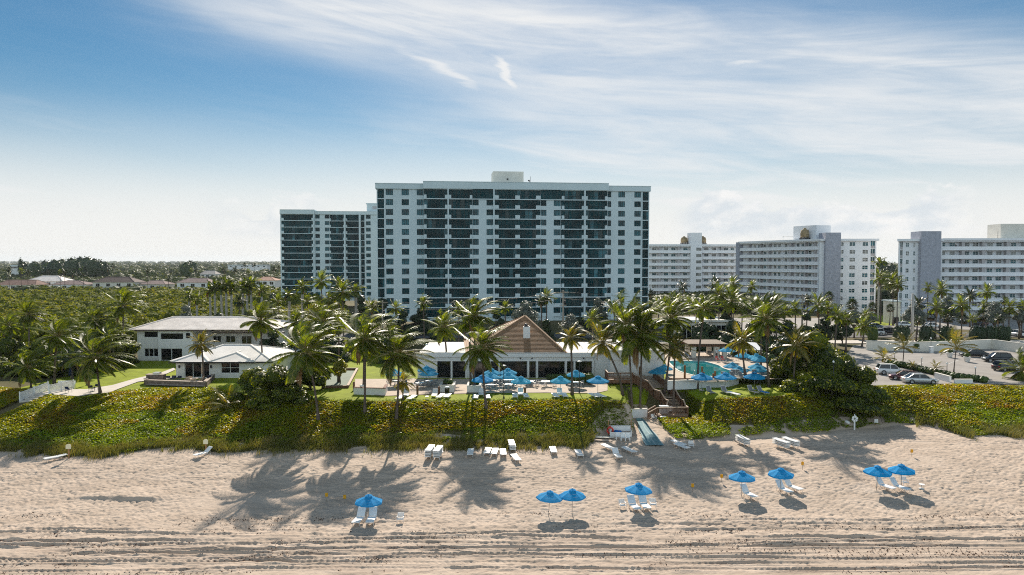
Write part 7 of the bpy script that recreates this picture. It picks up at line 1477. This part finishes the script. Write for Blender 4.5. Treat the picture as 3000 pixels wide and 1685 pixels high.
for px, py, rz, p, s, lab in [(2558, 962, 170, P_BLUE, False, 'blue grey car on the road left of the hedge blocks'), (2560, 981, 172, P_WHITE, True, 'white car on the road below the blue grey one'), (2610, 979, -10, P_BLACK, True, 'dark car on the road beside the rounded hedge'), (2730, 960, 0, P_WHITE, False, 'white car half hidden behind the hedge block right of the tall pole'), (2650, 957, 0, P_WHITE, False, 'white car behind the hedge block of the tall pole'), (2872, 953, 90, P_BLACK, True, 'dark car under the long carport'), (2975, 985, 90, P_WHITE, True, 'pale car nosing out of the carport at the right'), (2020, 958, 0, P_BLUE, False, 'dark blue car in front of the service building')]:
    car('parked_car', lab, px, py, R(rz), p, s)
# ------------------------------------------------------------------ poles, lamps, signs and small things
POLEW = mat('weathered_pole', (0.30, 0.26, 0.21), 0.9, 0.15, 0.25, 3)
CONCP = mat('concrete_pole', (0.42, 0.39, 0.35), 0.85, 0.2, 0.1, 3)
def utility_pole(label, px, ptop, Y, m, arm=1.2, r=.17):
    x = XA(px, Y); z0 = hz1(x, Y); zt = D(px, ptop, Y).z; o = thing('utility_pole', label, 'utility pole', (x, Y, z0)); b = MB(); b.tube([(0, 0, -.3), (0, 0, zt - z0)], [r * 1.25, r * .8], 8); b.build('pole', m, o)
    if arm:
        a = MB(); a.bar((-arm, -.12, zt - z0 - .5), (arm, -.12, zt - z0 - .5), .12); a.bar((-.7, -.1, zt - z0 - 3.2), (.7, -.1, zt - z0 - 3.2), .1); a.build('crossarm', m, o); c = MB()
        for s in (-arm, -.4, .4, arm): c.tube([(s * .95, -.12, zt - z0 - .45), (s * .95, -.12, zt - z0 - .2)], .05, 6)
        c.tube([(.35, -.15, zt - z0 - 3.0), (.35, -.15, zt - z0 - 2.1)], .2, 8); c.build('insulators', DARKMET, o)
    return Vector((x, Y - .12, zt - .3))
w1 = utility_pole('wooden utility pole in front of the tall tower', 1650, 850, 150, POLEW); w2 = utility_pole('wooden utility pole in front of the angled block', 2352, 862, 150, POLEW); utility_pole('tall bare concrete pole behind the parking wall', 2676, 860, 152, CONCP, 0, .3); w0 = utility_pole('wooden utility pole among the dark trees left of the tall tower', 1120, 880, 150, POLEW); w3 = utility_pole('wooden utility pole far right of the angled block row', 3060, 862, 150, POLEW)
for k, (a, b, lab) in enumerate([(w0, w1, 'power line sagging across the tall tower'), (w1, w2, 'power line behind the pool palms'), (w2, w3, 'power line in front of the right hand blocks')]):
    for j, dz in enumerate((0, -1.4)):
        m = MB(); pts = [a.lerp(b, i / 16) + Vector((0, 0, dz - 1.1 * 4 * (i / 16) * (1 - i / 16))) for i in range(17)]; m.tube(pts, .018, 4); c = m.build('power_line', DARKMET); tag(c, lab + (', upper wire' if j == 0 else ', lower wire'), 'cable', 'power lines')
def lamp_post(label, px, py, h, z=5.0, globe=True, Yo=None, name='lamp_post'):
    q = P(px, py, z) if Yo is None else Vector((XA(px, Yo), Yo, z)); o = thing(name, label, 'lamp', tuple(q)); b = MB(); b.tube([(0, 0, 0), (0, 0, h)], .05, 8); b.lathe([(.14, 0), (.1, .25), (.05, .3)], 8); b.build('post', BLACK, o); m = MB()
    if globe: m.lathe([(.05, h), (.15, h + .1), (.15, h + .22), (.04, h + .34)], 10); m.build('lantern', PLASTIC, o)
    else: m.lathe([(.06, h), (.33, h + .03), (.33, h + .08), (.10, h + .14)], 12); m.build('lamp_shade', PLASTIC, o)
lamp_post('tall black lamp post with white disc shade at the lawn edge among the umbrellas', 1476, 1168, 4.3, globe=False); lamp_post('tall black lamp post with white disc shade before the dark hedge', 1697, 1152, 4.3, globe=False)
for px, py, lab in [(2621, 1063, 'bollard lamp in the parking hedge, farthest left'), (2700, 1078, 'bollard lamp in the parking hedge, second from left'), (2774, 1095, 'bollard lamp in the parking hedge, third from left'), (2857, 1109, 'bollard lamp in the parking hedge, nearest')]: lamp_post(lab, px, py, 1.1 + .4, z=5)
lamp_post('white globe lamp on a white pillar before the parking wall', 2727, 1032, 2.6)
b = P(2727, 1034, 5); o = thing('pillar', 'white masonry pillar under the globe lamp', 'pillar', (b.x, b.y - .1, 5.06)); m = MB(); m.box(-.3, -.3, 0, .3, .3, 1.1); m.box(-.36, -.36, 1.1, .36, .36, 1.2); m.build('pillar', WHITE, o)
lamp_post('white globe lamp poking out of the big dark shrub', 2446, 1110, 5.2, z=4.0, Yo=97.0)
for k, (px, py, lab) in enumerate([(2685, 1030, 'white planter pot with round bush by the parking wall, left'), (2782, 1047, 'white planter pot with round bush left of the black sedan'), (2833, 1060, 'white planter pot with round bush before the black sedan')]):
    p = P(px, py, 5.07); o = thing('planter_pot', lab, 'planter', tuple(p), 0, 'planter pots in the parking lot'); m = MB(); m.lathe([(.35, 0), (.42, .08), (.55, .8), (.62, .85), (.55, .9), (.5, .82)], 14); m.build('pot', WHITE, o); foliage('bush', [(0, 0, 1.2, .6, .6, .45)], 260, .16, G_HEDGE, o, .8)
# litter bins
for px, py, lab, h in [(1310, 1156, 'black litter bin with white lid in front of the planter', 1.05), (1061, 1150, 'black litter bin on the terrace left of the dining tables', 1.0)]:
    p = P(px, py, 5.1); o = thing('litter_bin', lab, 'bin', tuple(p)); m = MB(); m.lathe([(.28, 0), (.33, h * .85), (.33, h * .88)], 14); m.build('barrel', BLACK, o); m = MB(); m.lathe([(.36, h * .88), (.36, h * .95), (.2, h * 1.05)], 14); m.build('lid', PLASTIC, o)
# timber posts round the lawns and the pool
for px, pt, pb, z, lab in [(1538, 1135, 1153, 5.03, 'dark timber post beside the left pale lawn umbrella'), (1637, 1135, 1148, 5.03, 'dark timber post behind the right pale lawn umbrella'), (1037, 1119, 1144, 5.03, 'timber post on the lawn right of the green court'), (1286, 1132, 1155, 5.05, 'timber post left of the litter bin'), (1223, 1128, 1158, 5.05, 'dark timber post among the left terrace tables'), (2006, 1070, 1111, DZ, 'tall brown piling on the pool deck, leftmost'), (2057, 1074, 1112, DZ, 'tall brown piling on the pool deck behind the leaning palm'), (2061.5, 1090, 1113, DZ, 'short brown piling on the pool deck beside the tall one'), (2095, 1087, 1112, DZ, 'brown piling at the near rim of the pool, taller of two'), (2090, 1094, 1111, DZ, 'brown piling at the near rim of the pool, shorter of two'), (1875, 1074, 1096, DZ, 'brown piling at the head of the walkover, left'), (1906, 1070, 1094, DZ, 'tall brown piling at the head of the walkover'), (1899, 1082, 1095, DZ, 'short dark piling at the head of the walkover'), (1841, 1175, 1214, 3.2, 'dark post at the left of the beach mat')]:
    p = P(px, pb, z) if px != 1841 else Vector((XA(1841, 95.6), 95.6, 2.6)); h = D(px, pt, p.y).z - p.z; o = tag(MB().lathe([(.15, -.2), (.15, h - .06), (.11, h)], 9, 0, (0, 0, 0)).build('timber_post', mat('timber_post', (0.22, 0.11, 0.045), 0.85, 0.2, 0.25, 3) if 'brown' in lab else BROWN), lab, 'post', 'timber posts'); o.location = p
# brown edging beam on the pool wall
a, b = P(1960, 1112, DZ), P(2060, 1112, DZ); m = MB(); m.bar((0, 0, .1), tuple(b - a + Vector((0, 0, .1))), .2, .2); c = m.build('edging_beam', BROWN); c.location = a; tag(c, 'brown timber edging on top of the white pool wall', 'beam')
# flags marking the turtle nests
YEL = mat('yellow_tape', (0.75, 0.42, 0.02), 0.7, 0.3, trans=0.3)
for px, py, lab in [(957, 1468, 'yellow taped stake left of two in the palm shadow'), (1010, 1474, 'yellow taped stake right of two in the palm shadow'), (2029, 1440, 'yellow taped stake at the right of the round palm shadow'), (2114, 1412, 'yellow taped stake left of the single lounger umbrella'), (2351, 1374, 'yellow taped stake behind the two lounger umbrella'), (2671, 1337, 'yellow taped stake alone in the smooth sand at the right')]:
    p = stand(px, py); o = thing('marker_stake', lab, 'stake', tuple(p), 0, 'yellow marker stakes'); m = MB(); m.tube([(0, 0, -.2), (0, 0, .85)], .02, 5); m.build('stake', POLEW, o); m = MB(); m.box(-.13, -.03, .42, .13, .03, .78); m.build('tape', YEL, o)
# signs
SIGNC = mat('cream_sign', (0.72, 0.68, 0.48), 0.7, 0.3); WOODP = mat('sign_post_wood', (0.34, 0.19, 0.09), 0.85, 0.2, 0.2, 4)
for px, py, rz, lab in [(202, 1345, .1, 'cream arched sign on a wooden post, left one on the dune'), (604, 1330, -.1, 'cream arched sign behind the plastic lounger on the dune')]:
    p = stand(px, py); o = thing('sign', lab, 'sign', tuple(p), rz); m = MB(); m.box(-.06, -.05, -.3, .06, .05, 1.45); m.build('post', WOODP, o); m = MB()
    pts = [(-.28, 1.15), (.28, 1.15), (.28, 1.5)] + [(.28 * math.cos(a), 1.5 + .2 * math.sin(a)) for a in (.5, 1.0, 1.57, 2.1, 2.6)] + [(-.28, 1.5)]; n = len(pts)
    m.add([(x, -.09, z) for x, z in pts] + [(x, -.055, z) for x, z in pts], [tuple(range(n)), tuple(range(n, 2 * n))[::-1]] + [(i, n + i, n + (i + 1) % n, (i + 1) % n) for i in range(n)]); m.build('board', SIGNC, o)
p = stand(2503, 1262); o = thing('signpost', 'white post with a flower shaped white fan head at the dune edge', 'sign', tuple(p)); m = MB(); m.box(-.07, -.07, -.3, .07, .07, 1.35); m.build('post', PLASTIC, o); m = MB()
for k in range(6): a = 2 * math.pi * k / 6 + .3; c = Vector((math.cos(a) * .26, -.1, 1.55 + math.sin(a) * .26)); m.tube([c, c + Vector((0, .07, 0))], .16, 8)
m.lathe([(.02, 1.9), (.1, 2.0), (.02, 2.15)], 8); m.build('head', PLASTIC, o)
p = stand(2480, 1252); o = tag(MB().lathe([(.02, .02), (.3, .1), (.45, .35), (.45, .6), (.3, .85), (.02, .93)], 14).build('buoy', PLASTIC), 'round white ball float lying against the dark shrub', 'buoy'); o.location = p
p = stand(2566, 1250); o = thing('sign', 'small square white sign low in the shrubs at the right', 'sign', (p.x, p.y, p.z)); m = MB(); m.box(-.04, -.04, -.3, .04, .04, .7); m.build('post', WOODP, o); m = MB(); m.box(-.24, -.08, .5, .24, -.045, 1.0); m.build('board', PLASTIC, o)
# storage bin, ring buoy, boards
p = stand(1819, 1281); o = thing('storage_bin', 'white open storage bin with blue gear at the dune edge', 'storage box', tuple(p)); wb = 1.35; m = MB(); m.box(-wb, -.02, 0.05, wb, .06, .62).box(-wb, .95, .05, wb, 1.03, 1.15).box(-wb, .06, .05, -wb + .08, .95, .8).box(wb - .08, .06, .05, wb, .95, .8).box(-wb, .06, .05, wb, .95, .12); m.build('box', PLASTIC, o); m = MB(); m.box(-wb - .03, .90, 1.15, wb + .03, 1.08, 1.22); m.build('rim', PLASTIC, o)
m = MB(); m.box(-wb + .1, .08, .12, wb - .1, .93, .5, 1); m.lathe([(.3, .5), (.25, .72), (.1, .78)], 10, 0, (-.5, .5, 0)); m.lathe([(.25, .5), (.2, .7), (.1, .74)], 10, 0, (-.05, .45, 0)); m.build('beach_gear', [DEEPB, BROWN], o)
for s in (-1, 1): m = MB(); m.box(s * (wb + .06) - .05, .9, -.2, s * (wb + .06) + .05, 1.0, 1.9); m.build('corner_post', WOODP, o)
p = stand(1787, 1278); o = thing('ring_buoy', 'red ring buoy hung on a stake beside the storage bin', 'life ring', tuple(p)); m = MB(); pts = [(.36 * math.cos(2 * math.pi * k / 20), -.12, .75 + .36 * math.sin(2 * math.pi * k / 20)) for k in range(21)]; m.tube(pts, .10, 8, caps=False); m.build('ring', mat('red_float', (0.62, 0.03, 0.02), 0.5, 0.4), o); m = MB(); m.box(-.05, -.02, -.2, .05, .06, 1.3); m.build('stake', WOODP, o)
m = MB(); m.tube([(-.12, -.06, 1.2), (0, -.1, 1.34), (.12, -.06, 1.2), (0, -.08, 1.05), (-.12, -.06, 1.2)], .04, 6); m.build('rope', RED, o)
for k, (px, py, rz, lab) in enumerate([(1770, 1286, .15, 'pale board lying on the sand left of the ring buoy, upper one'), (1764, 1293, .05, 'pale board lying on the sand left of the ring buoy, lower one')]):
    p = stand(px, py); m = MB(); n = 12; out = [(1.3 * math.cos(2 * math.pi * i / n), .30 * math.sin(2 * math.pi * i / n)) for i in range(n)]; m.prism(out, .08 + .1 * (1 - k), .16 + .1 * (1 - k)); c = m.build('surfboard', STCAP if k else CREAM); c.location = p; c.rotation_euler = (0, .06, rz); tag(c, lab, 'board', 'boards lying by the dune')
# white picket stair at the far left
wfz = lambda x, y: hz1(x, y)
for sx, lab in ((-1.15, 'white vinyl fence panel on the left side of the far left steps'), (1.15, 'white vinyl fence panel on the right side of the far left steps')):
    ya, yb = (94.6, 98.8) if sx < 0 else (96.4, 100.2); pt = lambda y: Vector((float(STEP_X(y)) + sx, y, hz1(float(STEP_X(y)) + sx, y) + .1)); a, b = pt(ya), pt(yb); o = thing('fence_panel', lab, 'fence', tuple(a), 0, 'white fence panels'); d = b - a; m = MB(); m.bar((0, 0, 1.15), tuple(d + Vector((0, 0, 1.15))), .07, .08); m.bar((0, 0, .15), tuple(d + Vector((0, 0, .15))), .07, .08)
    n = int(d.length / .13)
    for i in range(n): c = d * ((i + .5) / n); m.bar(tuple(c + Vector((0, 0, .15))), tuple(c + Vector((0, 0, 1.15))), .1, .03)
    m.build('pickets', PLASTIC, o)
    for t in (0, .5, 1): c = d * t; q = MB(); q.box(c.x - .07, c.y - .07, c.z - .5, c.x + .07, c.y + .07, c.z + 1.25); q.lathe([(.1, 1.25), (.02, 1.37)], 4, 0, (c.x, c.y, c.z)); q.build('post', PLASTIC, o)
o = thing('garden_steps', 'pale concrete steps between the white fence panels', 'steps', (float(STEP_X(97)), 97, hz1(float(STEP_X(97)), 97))); m = wmb(o)
for i in range(9): y = 94.4 + i * .7; x = float(STEP_X(y)); z = hz1(x, y + .35) + .08; m.box(x - 1.0, y, z - .4, x + 1.0, y + .62, z)
m.build('treads', CONC, o)
# folding chair and bag left on the lower platform of the walkover, crate on the sand
p = Vector((18.9, 94.7, hz1(18.9, 94.7))); put(CB, p, .3, 'white chair leaning at the foot of the walkover steps', 'low white beach chairs')
p = Vector((20.6, 96.2, 2.52)); o = thing('cupboard', 'white cupboard standing on the lower platform of the walkover', 'cupboard', tuple(p)); m = MB(); m.box(-.65, -.25, 0, .5, .3, .95); m.box(-.7, -.3, .95, .55, .35, 1.0); m.build('case', PLASTIC, o); m = MB(); m.box(-.6, -.275, .06, -.1, -.252, .88).box(-.05, -.275, .06, .45, -.252, .88); m.build('doors', BEIGE_P, o)
put(CB, Vector((21.5, 96.3, 2.52)), -.2, 'white chair beside the cupboard on the walkover platform', 'low white beach chairs')
o = thing('cooler', 'blue cooler box on the sand under the walkover platform', 'cooler', (20.0, 94.4, hz1(20.0, 94.4)), .2); m = MB(); m.box(-.35, -.22, 0, .35, .22, .38); m.build('box', DEEPB, o); m = MB(); m.box(-.37, -.24, .38, .37, .24, .45); m.build('lid', PLASTIC, o)
# ------------------------------------------------------------------ people
def person(label, loc, rz, shirt, legs, hair, pose='stand', sc=1.0):
    J = {'pel': (0, 0, .95), 'che': (0, .01, 1.28), 'nek': (0, .0, 1.46), 'hed': (0, -.02, 1.58), 'top': (0, -.01, 1.74), 'ls': (-.18, 0, 1.42), 'le': (-.24, .02, 1.14), 'lw': (-.22, -.12, .92), 'lh': (-.21, -.17, .85), 'rs': (.18, 0, 1.42), 're': (.25, .02, 1.14), 'rw': (.24, -.1, .90), 'rh': (.23, -.14, .82), 'lp': (-.09, 0, .9), 'lk': (-.10, -.02, .50), 'la': (-.10, .03, .09), 'lt': (-.11, -.14, .04), 'rp': (.09, 0, .9), 'rk': (.11, -.03, .50), 'ra': (.12, .02, .09), 'rt': (.13, -.15, .04)}
    if pose == 'lean': J.update({'le': (-.2, -.22, 1.2), 'lw': (-.14, -.42, 1.12), 'lh': (-.12, -.48, 1.12), 're': (.2, -.22, 1.2), 'rw': (.14, -.42, 1.12), 'rh': (.12, -.48, 1.12), 'rk': (.14, -.12, .52), 'ra': (.16, .16, .12), 'rt': (.18, .0, .05)})
    names = list(J); E = [('pel', 'che'), ('che', 'nek'), ('nek', 'hed'), ('hed', 'top'), ('nek', 'ls'), ('ls', 'le'), ('le', 'lw'), ('lw', 'lh'), ('nek', 'rs'), ('rs', 're'), ('re', 'rw'), ('rw', 'rh'), ('pel', 'lp'), ('lp', 'lk'), ('lk', 'la'), ('la', 'lt'), ('pel', 'rp'), ('rp', 'rk'), ('rk', 'ra'), ('ra', 'rt')]
    RD = dict(pel=.14, che=.15, nek=.06, hed=.095, top=.075, ls=.065, le=.045, lw=.033, lh=.03, rs=.065, re=.045, rw=.033, rh=.03, lp=.10, lk=.065, la=.042, lt=.03, rp=.10, rk=.065, ra=.042, rt=.03)
    me = bpy.data.meshes.new('tmp'); me.from_pydata([J[n] for n in names], [(names.index(a), names.index(b)) for a, b in E], []); t = bpy.data.objects.new('tmp', me); COL.objects.link(t); md = t.modifiers.new('s', 'SKIN'); sb = t.modifiers.new('d', 'SUBSURF'); sb.levels = 2; sb.render_levels = 2
    for v, n in zip(me.skin_vertices[0].data, names): v.radius = (RD[n], RD[n]); v.use_root = n == 'pel'
    dg = bpy.context.evaluated_depsgraph_get(); dg.update(); bm_ = bpy.data.meshes.new_from_object(t.evaluated_get(dg)); bpy.data.objects.remove(t)
    bm_.name = 'person'; o = bpy.data.objects.new('person', bm_); COL.objects.link(o); bm_.materials.clear()
    for m in (SKIN_, shirt, legs, hair): bm_.materials.append(m)
    for p in bm_.polygons:
        c = p.center; p.use_smooth = True
        p.material_index = 3 if (c.z > 1.62 and c.y > -.05) or c.z > 1.70 else 1 if (.93 < c.z < 1.47 and (abs(c.x) < .2 or c.z > 1.2)) else 2 if (.45 < c.z < .93 and abs(c.x) < .19) else 0
    o.location = loc; o.rotation_euler = (0, 0, rz); o.scale = (sc,) * 3; return tag(o, label, 'person')
SKIN_ = mat('skin', (0.45, 0.28, 0.2), 0.6, 0.3); CL_W = mat('white_cotton', (0.75, 0.75, 0.73), 0.9, 0.1); CL_D = mat('dark_cotton', (0.02, 0.02, 0.025), 0.9, 0.1); CL_B = mat('blue_cotton', (0.03, 0.06, 0.18), 0.9, 0.1); HAIR = mat('dark_hair', (0.025, 0.017, 0.012), 0.7, 0.3)
p = P(2099, 1050, DZ); person('person in a white shirt and dark shorts standing by the pergola post', tuple(p), .3, CL_W, CL_D, HAIR)
x5, y5 = f5.u(2801), .55; zz = z5 - fh5 + .1; wp = Matrix.Translation((f5.a.x, f5.a.y, f5.z0)) @ Matrix.Rotation(f5.rz, 4, 'Z') @ Vector((x5, y5, zz)); person('person in dark clothes leaning on the top gallery rail of the right hand block', tuple(wp), f5.rz, CL_D, CL_D, HAIR, 'lean')
# ------------------------------------------------------------------ seaweed on the sand
def seaweed():
    N = 9000; x = rng.uniform(-46, 48, N); band = rng.choice([61.8, 60.3, 58.4, 57.0, 55.4, 54.2, 52.6, 63.6], N); y = band + rng.normal(0, .35, N) + .012 * x + .6 * np.sin(x * .12 + band)
    keep = fbm(x * .18, y * .5, 5, 3) > .52; x, y = x[keep], y[keep]; n = len(x)
    c = np.stack([x, y, hz(x, y) + .03 + .03 * rng.random(n)], -1); nn = np.stack([rng.normal(0, .5, n), rng.normal(0, .5, n), np.ones(n)], -1); V, Fq = leaf_quads(c, nn, .16, .5, .45)
    tag(np_mesh('seaweed', V, Fq, mat('dry_seaweed', (0.06, 0.028, 0.018), 0.9, 0.1, 0.4, 6)), 'brown dry seaweed strewn in lines along the lower beach', 'seaweed', kind='stuff')
seaweed()
# ------------------------------------------------------------------ the air over the coast
def haze():
    m = bpy.data.materials.new('sea_haze'); m.use_nodes = True; nt = m.node_tree; nt.nodes.clear()
    v = nt.nodes.new('ShaderNodeVolumePrincipled'); v.inputs['Color'].default_value = (0.80, 0.88, 0.95, 1); v.inputs['Density'].default_value = 0.00005; v.inputs['Anisotropy'].default_value = 0.2
    o = nt.nodes.new('ShaderNodeOutputMaterial'); nt.links.new(v.outputs[0], o.inputs['Volume'])
    b = MB(); b.box(-9500, -9500, -6, 9500, 9500, 75); h = b.build('haze', m); tag(h, 'thin bluish sea haze over the whole coast', 'haze', kind='stuff')
haze()
